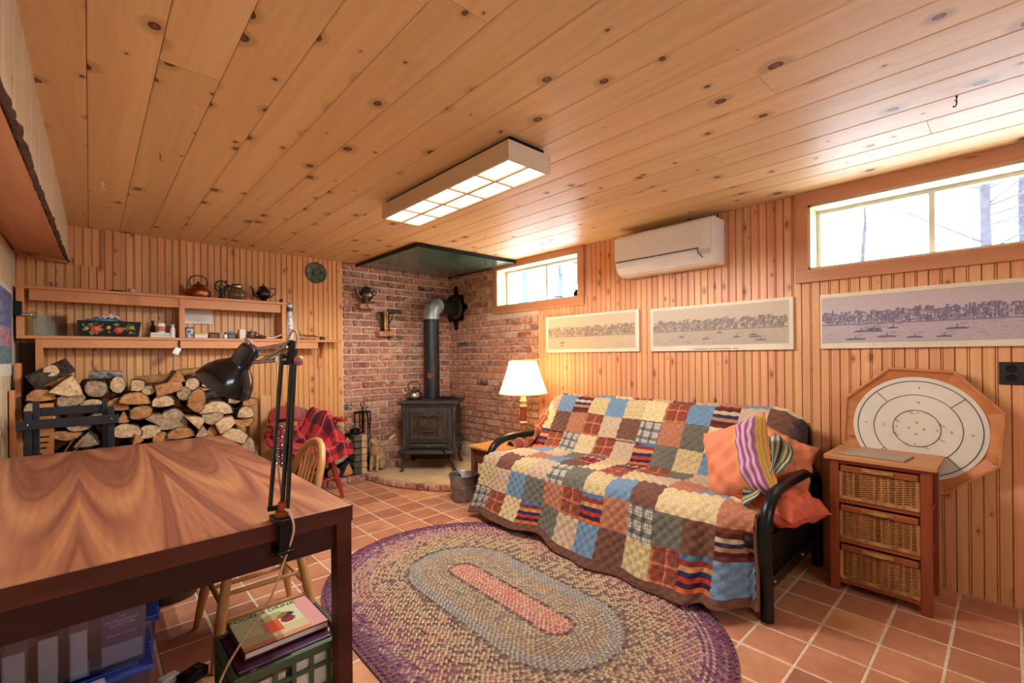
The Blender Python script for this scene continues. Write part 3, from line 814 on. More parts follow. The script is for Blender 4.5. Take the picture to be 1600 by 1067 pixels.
obj('plate', MB().box(-.105, .105, -.065, .065, 0, .014).box(-.09, .09, -.05, .05, .014, .024), W['black'], tv, bevel=.005)
obj('lug', MB().box(.105, .13, -.02, .02, .004, .012), W['black'], tv, bevel=.003)

# teapot and jug on the brick ledges
def teapot(name, label, cat, loc, s, mat, rotz, foot=True):
    t = thing(name, label, cat, loc, rotz)
    prof = [(.001, 0), (.045, 0), (.047, .008), (.028, .02), (.03, .028), (.062, .055), (.075, .085), (.066, .12), (.045, .14), (.04, .15), (.047, .156)]
    obj('body', MB().lathe([(r * s, z * s) for r, z in prof], 24), mat, t, smooth=40)
    l = obj('lid', MB().lathe([(.047 * s, .156 * s), (.044 * s, .164 * s), (.022 * s, .18 * s), (.008 * s, .184 * s), (.006 * s, .19 * s), (.011 * s, .196 * s), (.001, .206 * s)], 20), mat, t, smooth=40)
    sp = bez([(-.055 * s, 0, .06 * s), (-.1 * s, 0, .085 * s), (-.105 * s, 0, .13 * s), (-.135 * s, 0, .165 * s)], 15)
    obj('spout', MB().tube(sp, [.02 * s * (1 - .55 * i / len(sp)) for i in range(len(sp))], 10), mat, t, smooth=60)
    h = bez([(.05 * s, 0, .138 * s), (.085 * s, 0, .165 * s), (.125 * s, 0, .15 * s), (.12 * s, 0, .105 * s), (.09 * s, 0, .075 * s), (.066 * s, 0, .06 * s)], 25)
    obj('handle', MB().tube(h, .007 * s, 8), mat, t, smooth=60)
    return t
teapot('pewter_teapot', 'pale pewter teapot on the upper brick ledge of the wall', 'teapot', (2.175, 4.645, 1.8045), 1.02, W['pewter'], .15)
jg = thing('brass_jug', 'tall brass jug with two handles on the lower brick ledge', 'jug', (2.39, 4.645, 1.5195))
obj('body', MB().lathe([(.001, 0), (.058, 0), (.058, .012), (.05, .02), (.045, .11), (.045, .17), (.05, .2), (.05, .21), (.044, .212), (.04, .19)], 24), W['brass'], jg, smooth=40)
for s in (-1, 1):
    h = bez([(s * .043, 0, .17), (s * .06, 0, .205), (s * .088, 0, .2), (s * .085, 0, .15), (s * .05, 0, .09)], 20)
    obj('handle', MB().tube(h, .006, 8), W['dkpewter'], jg, smooth=60)

# fire tools
ft = thing('fireplace_tool_set', 'black wrought iron fireplace tools hanging on a stand beside the hearth', 'fire tools', (2.10, 4.60, .06))
obj('stand', MB().lathe([(.001, 0), (.085, 0), (.085, .01), (.02, .02), (.009, .03), (.009, .63)], 16).tube([(0, 0, .63), (0, 0, .66)], .007).tube([(.02 * math.cos(a), 0, .685 + .028 * math.sin(a)) for a in [2 * PI * k / 16 for k in range(16)]], .005, 6, closed=True), W['black'], ft, smooth=50)
obj('ring', MB().tube([(.085 * math.cos(a), .06 * math.sin(a), .605) for a in [2 * PI * k / 24 for k in range(24)]], .006, 6, closed=True).bar((-.085, 0, .605), (.085, 0, .605), .012, .006), W['black'], ft, smooth=50)
for k, (x, y, L) in enumerate(((-.085, 0, .5), (-.055, -.05, .47), (-.015, -.062, .5), (.03, -.06, .46), (.065, -.045, .52))):
    mb = MB().tube([(x, y, .6), (x, y, .6 - L * .25)], .007, 6).tube([(x, y, .6 - L * .25), (x, y - .005, .6 - L)], .0042, 6).ball((x, y, .6), .011, n=8, m=6)
    if k in (0, 3): mb.box(x - .028, x + .028, y - .012, y + .002, .6 - L - .09, .6 - L)
    obj('tool', mb, W['black'], ft, smooth=50)
pk = tag(obj('fire_poker', MB().tube([(0, 0, 0), (-.07, .04, .60)], .005, 6).tube([(-.07, .04, .60), (-.085, .05, .63), (-.06, .05, .65)], .005, 6), W['black'], None, (2.25, 4.62, .061), smooth=50), 'long black iron poker leaning from the hearth against the tool stand', 'poker')
# black hat-shaped pan on the pier
ht = thing('iron_pan', 'small black iron dish on top of the stone pier', 'dish', (1.985, 4.535, .462))
obj('bowl', MB().lathe([(.001, 0), (.085, 0), (.088, .008), (.05, .014), (.045, .045), (.02, .056), (.001, .058)], 20), W['black'], ht, smooth=45)

# stone cat
def skin_obj(name, verts, edges, radii, mat, parent, sub=2, loc=None, rot=None, extra=None):
    me = bpy.data.meshes.new(name); me.from_pydata(verts, edges, [])
    o = bpy.data.objects.new(name, me); C.objects.link(o)
    sk = o.modifiers.new('skin', 'SKIN')
    sv = me.skin_vertices[0].data
    for i, r in enumerate(radii): sv[i].radius = (r, r) if not isinstance(r, tuple) else r
    sv[0].use_root = True
    ss = o.modifiers.new('sub', 'SUBSURF'); ss.levels = ss.render_levels = sub
    me.materials.append(mat)
    if parent: o.parent = parent
    if loc is not None: o.location = loc
    if rot is not None: o.rotation_euler = rot
    return o
W['catstone'] = pm('carved_stone', (196, 160, 116), (150, 116, 80), 18, .85, bump=.3)
V = [(.02, 0, .07), (.03, 0, .13), (.0, 0, .20), (-.03, 0, .255), (-.045, 0, .30), (-.075, 0, .315), (-.105, 0, .305),
     (-.035, .035, .155), (-.055, .036, .08), (-.06, .036, .015), (-.085, .036, .01), (-.035, -.035, .155), (-.055, -.036, .08), (-.06, -.036, .015), (-.085, -.036, .01),
     (.03, .05, .06), (-.01, .058, .02), (.03, -.05, .06), (-.01, -.058, .02), (.085, .01, .025), (.11, .05, .015), (.08, .085, .015),
     (-.05, .026, .345), (-.05, -.026, .345)]
Ed = [(0, 1), (1, 2), (2, 3), (3, 4), (4, 5), (5, 6), (2, 7), (7, 8), (8, 9), (9, 10), (2, 11), (11, 12), (12, 13), (13, 14), (0, 15), (15, 16), (0, 17), (17, 18), (0, 19), (19, 20), (20, 21), (4, 22), (4, 23)]
Rr = [.075, .072, .056, .04, .044, .036, .018, .024, .02, .017, .015, .024, .02, .017, .015, .045, .022, .045, .022, .018, .015, .012, .009, .009]
ct = thing('stone_cat', 'sitting carved stone cat figure on the hearth beside the pier', 'cat figure', (2.195, 4.47, .061), .55)
skin_obj('body', V, Ed, Rr, W['catstone'], ct)

# ash bucket with shovel, brush
bk = thing('ash_bucket', 'grey galvanised ash bucket on the tiles between hearth and side table', 'bucket', (2.50, 3.32, .0))
bk.location = (2.36, 3.20, 0)
obj('pail', MB().lathe([(.001, 0), (.085, 0), (.09, .006), (.118, .22), (.124, .225), (.118, .23), (.112, .222), (.08, .02), (.001, .018)], 28), W['gal'], bk, smooth=40)
obj('hoop', MB().tube([(.107 * math.cos(a), .107 * math.sin(a), .13) for a in [2 * PI * k / 28 for k in range(28)]], .004, 6, closed=True), W['gal'], bk, smooth=60)
obj('bail', MB().tube([(-.122 * math.cos(a), -.04 * math.sin(a) - .01, .205 + .0 - .03 * math.sin(a)) for a in [PI * k / 16 for k in range(17)]], .003, 6), W['steel'], bk, smooth=60)
obj('ash', MB().lathe([(.001, .16), (.104, .155)], 20), pm('wood_ash', (176, 166, 152), (140, 130, 118), 20, .95), bk)
sv_ = thing('ash_shovel', 'long-handled black ash shovel leaning between bucket and stove', 'shovel', (2.36, 3.2, .175))
obj('shaft', MB().tube([(.0, .0, .0), (.13, .42, .10), (.19, .60, .15)], .007, 7), W['black'], sv_, smooth=50)
obj('blade', MB().box(-.05, .05, -.07, .03, -.008, .004, M=Matrix.Rotation(-.3, 4, 'X')), W['black'], sv_, bevel=.003)
br = thing('hearth_brush', 'small hearth brush with straw bristles on the hearth edge', 'brush', (2.50, 3.46, .061), .6)
obj('back', MB().box(-.05, .05, -.02, .02, .05, .068), W['ltwood'], br, bevel=.006)
mb = MB()
for k in range(9):
    for j in range(3): mb.bar((-.045 + k * .011, -.012 + j * .012, .0), (-.043 + k * .011, -.012 + j * .012, .052), .009, .009)
obj('bristles', mb, pm('straw', (214, 172, 96), (168, 124, 60), 60, .9), br)['kind'] = 'stuff'

# ================================================================== firewood
W['endgrain'] = None
def endgrain(name, a, b, c):
    t = NT(name); v = t.coord((1, 1, 1)); nz = t.noise(v, 26, 6, .7, .8); n2 = t.noise(v, 90, 4, .65)
    col = t.ramp(nz, [(.3, lin(c)), (.5, lin(b)), (.7, lin(a))])
    col = t.mix(.5, col, t.ramp(n2, [(.3, lin((150, 120, 96))), (.7, (1, 1, 1, 1))]), 'MULTIPLY')
    hs2 = t.n('ShaderNodeHueSaturation'); t.l(t.math('MULTIPLY_ADD', t.rand, .36, .82), hs2.inputs['Value']); t.l(col, hs2.inputs['Color'])
    t.l(hs2.outputs[0], t.b.inputs['Base Color']); t.b.inputs['Roughness'].default_value = .9; t.bump(n2, .5, .005); return t.m
EG = [endgrain('split_end_cream', (244, 224, 190), (222, 194, 152), (170, 134, 96)), endgrain('split_end_orange', (224, 174, 118), (202, 146, 92), (150, 100, 60)), endgrain('split_end_grey', (214, 194, 166), (184, 160, 130), (120, 100, 80))]
BK = pm('log_bark', (96, 80, 66), (40, 32, 28), 26, .95, bump=.9, stretch=(1, .3, 1), detail=6)
BKw = pm('log_bark_pale', (170, 164, 156), (62, 54, 48), 34, .95, bump=.9, detail=6)
SP = pm('split_side', (188, 142, 92), (132, 90, 54), 12, .9, bump=.5, stretch=(1, .15, 1))
lr = random.Random(11)
def log_poly(t, w, h):
    n = 11
    def J(s=.06): return 1 + lr.uniform(-s, s)
    if t == 'round' or t == 'blob': return [(w * math.cos(2 * PI * k / n) * J(.05 if t == 'round' else .12), h * math.sin(2 * PI * k / n) * J(.05 if t == 'round' else .14)) for k in range(n)], 'bark'
    if t == 'half': return [(-w, -h * .75), (-w * .3, -h * .95 * J()), (w * .4, -h * .9 * J()), (w, -h * .7)] + [(w * math.cos(a) * J(.03), -h * .6 + 1.55 * h * math.sin(a) * J(.05)) for a in [PI * k / 8 for k in range(1, 8)]], 'bark'
    if t in ('bowl', 'bowlq'): return [(w, h * .6), (w * .2, h * .8 * J()), (-w * .4, h * .7 * J()), (-w, h * .7)] + [(-w * math.cos(a) * J(.03), h * .6 - 1.5 * h * math.sin(a) * J(.05)) for a in [PI * k / 8 for k in range(1, 8)]], 'bark'
    if t == 'lens': return [(-w, -h * .4)] + [(-w * math.cos(a) * J(.03), -h * .3 - .6 * h * math.sin(a)) for a in [PI * k / 5 for k in range(1, 5)]] + [(w, h * .1)] + [(w * math.cos(a) * J(.03), h * .1 + .85 * h * math.sin(a)) for a in [PI * k / 5 for k in range(1, 5)]], 'bark'
    if t == 'wedge': return [(-w, -h * .85 * J()), (w * .2, -h * J()), (w, -h * .75), (w * .7, h * .1), (w * .15 * J(.5), h), (-w * .35, h * .35)], 'split'
    if t == 'quarter': return [(-w, -h), (w * .3, -h * J()), (w, -h)] + [(w * math.cos(a) * J(.03), -h * .9 + 1.9 * h * math.sin(a) * J(.04)) for a in [PI * k / 9 for k in range(1, 9)]], 'bark'
    if t == 'star': return [(w * J(.28) * math.cos(2 * PI * k / 9), h * J(.28) * math.sin(2 * PI * k / 9)) for k in range(9)], 'split'
    return [(-w, -h * .8 * J(.2)), (w * .1, -h * J(.1)), (w * .95, -h * .7 * J(.2)), (w, h * .6 * J(.3)), (w * .1, h * J(.1)), (-w * .9, h * .8 * J(.2))], 'split'
SHAPE = {'half': 'half-round split log', 'lens': 'lens-shaped split log', 'blob': 'large ragged round log', 'round': 'round uncut log', 'bowl': 'bark-down split log', 'bowlq': 'blocky bark-down log', 'wedge': 'wedge-shaped split log', 'quarter': 'big quarter-split log', 'star': 'jagged split log', 'quad': 'squarish split log'}
TONE = ('cream', 'orange', 'grey')
def firelog(x, z, w, h, t, ang, yf, L, label, group, tone=None, parent=None, rotx=None, barkmat=None):
    poly, side = log_poly(t, w, h)
    ca, sa = math.cos(math.radians(ang)), math.sin(math.radians(ang))
    poly = [(u * ca - v * sa, u * sa + v * ca) for u, v in poly]
    n = len(poly); vs = []; fs = []; ms = []
    nseg = 3
    for k in range(nseg + 1):
        f = k / nseg; s = 1 + lr.uniform(-.05, .05); dx, dz = lr.uniform(-.006, .006), lr.uniform(-.006, .006)
        for u, v in poly: vs.append((u * s + dx, L * f + (lr.uniform(-.006, .006) if k in (0, nseg) else 0), v * s + dz))
    # raised centre on the cut face
    mb = MB(); mb.add(vs, [], 0)
    for k in range(nseg):
        for j in range(n):
            mb.f.append((k * n + j, k * n + (j + 1) % n, (k + 1) * n + (j + 1) % n, (k + 1) * n + j)); mb.m.append(0)
    for e, k in ((0, 0), (1, nseg)):
        yy = -.003 if e == 0 else .003; b0 = len(mb.v)
        for j in range(n):
            v = vs[k * n + j]; sc_ = lr.uniform(.86, .95); mb.v.append((v[0] * sc_, v[1] + yy + lr.uniform(-.002, .002), v[2] * sc_))
        mb.v.append((lr.uniform(-.2, .2) * w, L * e + yy * 2, lr.uniform(-.2, .2) * h)); c = len(mb.v) - 1
        for j in range(n):
            j2 = (j + 1) % n
            mb.f.append((k * n + j, k * n + j2, b0 + j2, b0 + j)); mb.m.append(0)
            mb.f.append((c, b0 + j, b0 + j2)); mb.m.append(1)
    if tone is None: tone = lr.choice((0, 0, 1, 1, 2))
    sm = barkmat or (BK if side == 'bark' else lr.choice((SP, BK)))
    o = obj('log', mb, [sm, EG[tone]], None, (x, yf, z), (lr.uniform(-.02, .02), 0, lr.uniform(-.07, .07)))
    return tag(o, label, 'log', group)
def place_word(x, z):
    c = 'left' if x < .1 else ('middle' if x < .55 else 'right')
    r = 'top' if z > 1.0 else ('upper' if z > .88 else ('middle' if z > .74 else 'lower'))
    return c, r
LOGS = [(-0.231, 1.014, 0.067, 0.04, 'half', 0), (-0.088, 0.97, 0.068, 0.042, 'lens', 8), (0.032, 1.04, 0.062, 0.06, 'blob', 0), (0.14, 1.06, 0.041, 0.058, 'round', 0), (0.012, 0.941, 0.064, 0.03, 'half', 0), (0.149, 0.926, 0.062, 0.044, 'half', -8), (0.232, 0.96, 0.082, 0.045, 'half', -6), (0.263, 0.858, 0.065, 0.05, 'lens', 12), (-0.055, 0.793, 0.062, 0.03, 'bowl', 0), (-0.114, 0.745, 0.076, 0.038, 'bowl', -4), (-0.022, 0.704, 0.064, 0.051, 'wedge', 0), (0.046, 0.834, 0.073, 0.039, 'half', 0), (0.169, 0.831, 0.034, 0.04, 'wedge', 0), (0.189, 0.739, 0.084, 0.049, 'half', -5), (0.237, 0.674, 0.032, 0.032, 'wedge', 20), (-0.27, 0.939, 0.034, 0.032, 'half', 0), (-0.202, 0.859, 0.044, 0.041, 'half', 0), (-0.102, 1.073, 0.076, 0.063, 'wedge', -10), (0.307, 1.019, 0.037, 0.032, 'round', 0), (0.433, 1.024, 0.082, 0.042, 'quad', 14), (0.518, 0.983, 0.048, 0.053, 'round', 0), (0.578, 1.052, 0.045, 0.048, 'round', 0), (0.395, 0.935, 0.065, 0.046, 'half', 0), (0.331, 0.814, 0.037, 0.07, 'wedge', 70), (0.458, 0.788, 0.094, 0.075, 'quarter', 0), (0.61, 0.919, 0.058, 0.082, 'star', 0), (0.681, 1.057, 0.047, 0.045, 'quad', -10), (0.849, 0.916, 0.045, 0.041, 'quad', 0), (0.735, 0.849, 0.107, 0.055, 'half', -4), (0.584, 0.77, 0.045, 0.068, 'wedge', 60), (0.7, 0.775, 0.069, 0.05, 'bowlq', 0), (0.785, 0.729, 0.062, 0.05, 'quad', 30), (0.92, 0.803, 0.06, 0.051, 'half', 0), (0.915, 0.715, 0.07, 0.041, 'bowl', 0), (0.32, 0.71, 0.069, 0.051, 'lens', 12), (0.492, 0.684, 0.079, 0.043, 'half', 0), (0.628, 0.677, 0.042, 0.044, 'wedge', 0), (0.386, 0.664, 0.053, 0.038, 'half', 0), (0.699, 0.678, 0.043, 0.04, 'wedge', 0), (0.846, 0.62, 0.086, 0.051, 'quad', -25), (0.945, 0.54, 0.056, 0.068, 'quarter', 0), (0.962, 0.882, 0.057, 0.031, 'quad', 5), (0.254, 1.054, 0.036, 0.041, 'quad', 0), (0.48, 1.1, 0.047, 0.043, 'wedge', 0)]
seen = {}
for x, z, w, h, t, a in LOGS:
    tone = lr.choice((0, 0, 1, 1, 2))
    c, r = place_word(x, z)
    base = '%s %s' % (TONE[tone], SHAPE[t])
    key = (base, c, r)
    seen[key] = seen.get(key, 0) + 1
    q = {1: '', 2: ', second of its kind there', 3: ', third of its kind there', 4: ', fourth of its kind there'}[seen[key]]
    firelog(x, z, w * 1.08, h * 1.08, t, a, 4.2 + lr.uniform(-.03, .03), lr.uniform(.36, .42), '%s in the %s rows, %s of woodpile%s' % (base, r, c, q), 'logs of the long woodpile', tone)
# rows of the pile that stand behind the table
for row in range(6):
    z = .055 + row * .105
    for k in range(9):
        x = -.28 + k * .153 + (row % 2) * .05 + lr.uniform(-.015, .015)
        if x > .95: continue
        tt, tn_ = lr.choice(('half', 'round', 'quarter', 'bowl', 'quad')), lr.choice((0, 1, 2))
        firelog(x, z, .077, .054, tt, lr.uniform(-15, 15), 4.22 + lr.uniform(-.02, .02), .4, '%s %s low behind the table, %s row up, %s one along' % (TONE[tn_], SHAPE[tt], ('bottom', 'second', 'third', 'fourth', 'fifth', 'sixth')[row], ('first', 'second', 'third', 'fourth', 'fifth', 'sixth', 'seventh', 'eighth', 'ninth')[k]), 'low rows of the long woodpile', tn_)
# logs lying lengthwise on top
def lying(a, b, r, label, bm, knot=False):
    a = Vector(a); b = Vector(b); L = (b - a).length; n = 12
    mb = MB(); d = (b - a).normalized(); u = Vector((0, 1, 0)); s = d.cross(u).normalized()
    rj = [1 + lr.uniform(-.1, .1) for _ in range(n)]
    for k in range(5):
        for j in range(n):
            q = 2 * PI * j / n; rr_ = r * rj[j] * (1 + lr.uniform(-.03, .03)); v = a + d * L * k / 4 + u * math.cos(q) * rr_ + s * math.sin(q) * rr_ * (.75 if math.sin(q) > 0 else 1) - a
            mb.v.append(tuple(v))
    for k in range(4):
        for j in range(n): mb.f.append((k * n + j, k * n + (j + 1) % n, (k + 1) * n + (j + 1) % n, (k + 1) * n + j)); mb.m.append(0)
    mb.f.append(tuple(range(n - 1, -1, -1))); mb.m.append(1); mb.f.append(tuple(4 * n + j for j in range(n))); mb.m.append(1)
    o = obj('log', mb, [bm, EG[0]], None, a, smooth=40)
    tag(o, label, 'log', 'logs of the long woodpile')
    if knot: obj('knot', MB().lathe([(.001, .006), (.035, .004), (.04, -.01)], 14), EG[0], o, d * L * .52 + Vector((0, -r * .93, r * .12)), (PI / 2, 0, 0), smooth=60)
    return o
lying((-.285, 4.32, 1.10), (-.095, 4.36, 1.215), .062, 'thick bark-covered log with a pale knot perched on the left end of the woodpile', BK, True)
lying((-.005, 4.34, 1.135), (.175, 4.34, 1.13), .04, 'pale-barked log lying flat on top of the woodpile', BKw)
lying((.245, 4.34, 1.085), (.455, 4.36, 1.10), .036, 'bare cream log lying crosswise on top of the middle of the woodpile', SP)
lying((.50, 4.36, 1.135), (.665, 4.36, 1.15), .03, 'thin split log lying on the highest point of the woodpile', SP)
lying((.655, 4.32, .95), (.855, 4.34, .985), .045, 'dark bark log lying crosswise under the black desk lamp shade', BK)
# small pile beside the hearth
for k, (x, z, w, h, t, a) in enumerate([(1.40, .13, .07, .065, 'quarter', 0), (1.56, .12, .075, .055, 'half', 0), (1.72, .125, .07, .06, 'round', 0), (1.86, .13, .055, .065, 'wedge', 0), (1.46, .25, .075, .06, 'half', 8), (1.63, .235, .07, .055, 'quarter', -10), (1.80, .255, .085, .05, 'quad', 25), (1.54, .36, .07, .05, 'lens', 0), (1.72, .36, .075, .055, 'half', 10), (1.86, .40, .045, .055, 'wedge', 10), (1.80, .50, .05, .05, 'quad', 20), (1.64, .46, .06, .045, 'half', 0)]):
    firelog(x, z, w, h, t, a, 4.43 + lr.uniform(-.02, .03), .23, '%s in the small wood pile between red chair and pier, %s' % (SHAPE[t], ('bottom row', 'bottom row', 'bottom row', 'bottom right', 'second row left', 'second row', 'second row right', 'third row left', 'third row', 'third row right', 'topmost', 'top left')[k]), 'logs of the small pile by the hearth', 1 if k % 2 else 2)

# ================================================================== long wall shelf
SH = thing('wall_shelf', 'long two-tier pine wall shelf above the woodpile', 'shelf', (.74, 4.6, 1.40))
def shb(name, x0, x1, y0, y1, z0, z1, mat=None, bv=.003):
    return obj(name, MB().box(-(x1 - x0) / 2, (x1 - x0) / 2, -(y1 - y0) / 2, (y1 - y0) / 2, -(z1 - z0) / 2, (z1 - z0) / 2), mat or W['shelf'], SH,
               ((x0 + x1) / 2 - .74, (y0 + y1) / 2 - 4.6, (z0 + z1) / 2 - 1.40), bevel=bv)
UZ, LZ = 1.748, 1.409
shb('upper_board', -.36, 1.345, 4.50, 4.698, UZ - .022, UZ)
shb('lower_board', -.36, 1.845, 4.50, 4.698, LZ - .022, LZ)
shb('apron', -.30, 1.29, 4.512, 4.53, UZ - .098, UZ - .022); shb('apron', -.26, 1.62, 4.512, 4.53, LZ - .085, LZ - .022)
for xa, xb in ((-.36, -.322), (.53, .568), (1.296, 1.33)): shb('upright', xa, xb, 4.50, 4.69, LZ, UZ - .022, W['shelf_v'])
shb('upright', -.272, -.235, 4.51, 4.69, 1.06, LZ - .022, W['shelf_v'])
shb('cleat', 1.68, 1.72, 4.676, 4.698, 1.14, LZ - .022, W['shelf_v'])
obj('bracket', MB().prism([(4.52, LZ - .022), (4.677, LZ - .022), (4.677, LZ - .17), (4.655, LZ - .17)], 1.69, 1.71, 'yz'), W['shelf_v'], SH, (-.74, -4.6, -1.40), bevel=.002)

# ---- things on the top tier
z = UZ + .0005
ck = kettle('copper_kettle', 'squat copper kettle with tall bail handle on the top shelf', (.675, 4.60, z), .84, W['copper'], W['dkpewter'], PI, [(.001, 0), (.10, 0), (.108, .008), (.108, .06), (.104, .07), (.085, .082), (.06, .10), (.05, .117)], W['dkpewter'])
ml = thing('iron_mill', 'small black cast iron hand mill with a wheel on the top shelf', 'mill', (.838, 4.60, z))
obj('stand', MB().lathe([(.001, 0), (.035, 0), (.035, .008), (.014, .02), (.011, .06), (.014, .10), (.001, .105)], 14), W['black'], ml, smooth=45)
wh = obj('wheel', MB().tube([(.048 * math.cos(a), -.02, .108 + .048 * math.sin(a)) for a in [2 * PI * k / 24 for k in range(24)]], .006, 6, closed=True).bar((-.048, -.02, .108), (.048, -.02, .108), .008, .006).bar((0, -.02, .06), (0, -.02, .156), .008, .006), W['black'], ml, smooth=60)
obj('hub', MB().lathe([(.001, 0), (.014, 0), (.014, .02), (.001, .02)], 12), W['dkpewter'], ml, (0, -.012, .108), (PI / 2, 0, 0), smooth=40)
obj('crank', MB().tube([(.03, -.025, .15), (.034, -.045, .158)], .006, 6), W['black'], ml)
W['clear'] = glass('clear_glass', (236, 238, 236), .0, .08)
cf = thing('glass_carafe', 'round glass coffee carafe with black collar and handle on the top shelf', 'carafe', (.955, 4.60, z))
obj('jar', MB().lathe([(.001, .002), (.05, .0), (.068, .015), (.075, .045), (.062, .085), (.04, .11), (.036, .12), (.034, .12), (.059, .085), (.071, .045), (.064, .017), (.045, .005), (.001, .006)], 26), W['clear'], cf, smooth=50)
obj('collar', MB().lathe([(.037, .108), (.043, .11), (.043, .126), (.037, .128)], 22), W['steel'], cf, smooth=40)
obj('lid', MB().lathe([(.001, .126), (.04, .126), (.036, .138), (.012, .142), (.001, .146)], 18), W['black'], cf, smooth=40)
obj('handle', MB().tube(bez([(-.042, 0, .12), (-.075, 0, .118), (-.092, 0, .08), (-.085, 0, .02)], 14), .009, 8), W['blackpaint'], cf, smooth=60)
teapot('silver_teapot', 'dark tarnished silver teapot at the right end of the top shelf', 'teapot', (1.17, 4.60, z), .80, W['dkpewter'], 0)
ac = thing('acorn_knob', 'tiny dark acorn-shaped ornament at the very end of the top shelf', 'ornament', (1.315, 4.59, z))
obj('nut', MB().ball((0, 0, .016), .016, n=12, m=8), pm('dark_nut', (70, 50, 40), (40, 28, 24), 30, .6), ac, smooth=60)
obj('cap', MB().lathe([(.019, .022), (.016, .032), (.004, .036), (.003, .042), (.001, .042)], 12), pm('nut_cap', (88, 66, 52), (56, 40, 32), 60, .8), ac, smooth=40)
sh_ = thing('sea_shell', 'small pale seashell beside the beadboard patch on the top shelf', 'shell', (.225, 4.60, z), .3)
obj('body', MB().lathe([(.001, .0), (.018, .004), (.024, .02), (.012, .04), (.001, .055)], 12), pm('shell', (222, 204, 178), (190, 166, 134), 40, .5), sh_, (0, 0, .022), (0, PI / 2, 0), smooth=60)
tag(obj('dark_saucer', MB().lathe([(.001, 0), (.03, 0), (.05, .012), (.048, .015), (.028, .005), (.001, .004)], 20), W['dkpewter'], None, (.155, 4.61, z), smooth=45), 'small dark saucer on the top shelf left of the seashell', 'saucer')

# ---- things on the lower tier
z = LZ + .0005
tk = thing('glass_tank', 'empty rectangular glass tank at the left end of the lower shelf', 'tank', (-.20, 4.60, z))
for nm, b in (('base', (-.088, .088, -.075, .075, 0, .004)), ('side_pane', (-.088, -.084, -.075, .075, .004, .15)), ('side_pane', (.084, .088, -.075, .075, .004, .15)), ('front_pane', (-.084, .084, -.075, -.071, .004, .15)), ('back_pane', (-.084, .084, .071, .075, .004, .15))):
    obj(nm, MB().box(*b), W['clear'], tk)
def raster(name, fn, nu, nv, place, mat, parent, smooth=None):
    """a printed face: grid whose cells carry ink colours; fn(u, v) -> sRGB"""
    mb = MB().grid(lambda u, v: place(u, v), nu, nv)
    me = mb.mesh(name, None, fix=False)
    at = me.attributes.new('Col', 'FLOAT_COLOR', 'FACE')
    buf = np.empty((len(me.polygons), 4), dtype=np.float32); k = 0
    for i in range(nu):
        for j in range(nv):
            buf[k] = lin(fn((i + .5) / nu, (j + .5) / nv)); k += 1
    at.data.foreach_set('color', buf.ravel())
    return link(name, me, mat, parent)
tl = thing('painted_tin_planter', 'black tole planter painted with red flowers and stuffed with blue cloth on the lower shelf', 'planter', (.115, 4.59, z))
W['blacktin'] = pm('black_enamel', (24, 24, 26), (16, 16, 18), 9, .3)
a0, a1, hh = .165, .18, .115
mb = MB(); vs = [(-a0, -.05, 0), (a0, -.05, 0), (a0, .05, 0), (-a0, .05, 0), (-a1, -.065, hh), (a1, -.065, hh), (a1, .065, hh), (-a1, .065, hh), (-a1 + .008, -.057, hh), (a1 - .008, -.057, hh), (a1 - .008, .057, hh), (-a1 + .008, .057, hh), (-a0 + .008, -.042, .01), (a0 - .008, -.042, .01), (a0 - .008, .042, .01), (-a0 + .008, .042, .01)]
fs = [(0, 1, 2, 3), (12, 13, 14, 15)]
for k in range(4):
    k2 = (k + 1) % 4; fs += [(k, k2, 4 + k2, 4 + k), (4 + k, 4 + k2, 8 + k2, 8 + k), (8 + k, 8 + k2, 12 + k2, 12 + k)]
obj('trough', mb.add(vs, fs), W['blacktin'], tl, bevel=.002)
fl = random.Random(8); blobs = []
for cx, cy, r, c in ((.27, .45, .085, (196, 66, 50)), (.64, .42, .075, (190, 58, 48)), (.30, .5, .045, (226, 120, 90)), (.66, .47, .04, (222, 110, 86)), (.48, .6, .035, (206, 170, 96)), (.86, .6, .04, (190, 150, 84)), (.13, .5, .035, (196, 160, 90))):
    blobs.append((cx, cy, r, c, 1.0))
for _ in range(34):
    blobs.insert(0, (fl.uniform(.08, .93), fl.uniform(.2, .85), fl.uniform(.02, .045), fl.choice(((70, 92, 52), (96, 112, 62), (54, 74, 44), (140, 132, 70))), fl.uniform(.5, 1.8)))
def tole(u, v):
    c = (24, 24, 26)
    for cx, cy, r, k, asp in blobs:
        if ((u - cx) / r) ** 2 * asp + ((v - cy) * .36 / r) ** 2 / asp < 1: c = k
    return c
raster('painted_flowers', tole, 90, 30, lambda u, v: (-(a0 + (a1 - a0) * v) + 2 * (a0 + (a1 - a0) * v) * u, -.0512 - .015 * v, hh * v), W['print'], tl)
bc = random.Random(4)
W['bluecloth'] = pm('blue_cloth', (110, 170, 196), (70, 128, 160), 16, .95)
tag(obj('blue_cloth', MB().grid(lambda u, v: (.115 - .15 + .24 * u, 4.59 - .05 + .1 * v, z + .112 + .034 * math.sin(u * PI) * math.sin(v * PI) + .006 * math.sin(u * 31 + v * 9) + .005 * math.sin(v * 22 - u * 14)), 24, 12), W['bluecloth'], smooth=180), 'crumpled blue cloth stuffed in the painted planter', 'cloth')
tag(obj('white_tissue', MB().grid(lambda u, v: (.115 - .06 + .12 * u, 4.57 - .03 + .07 * v, z + .140 + .024 * math.sin(u * PI) * math.sin(v * PI) + .008 * math.sin(u * 19 + v * 13) + .005 * math.sin(v * 25)), 16, 10), W['paper'], smooth=60), 'scrunched white tissue on top of the blue cloth', 'tissue')
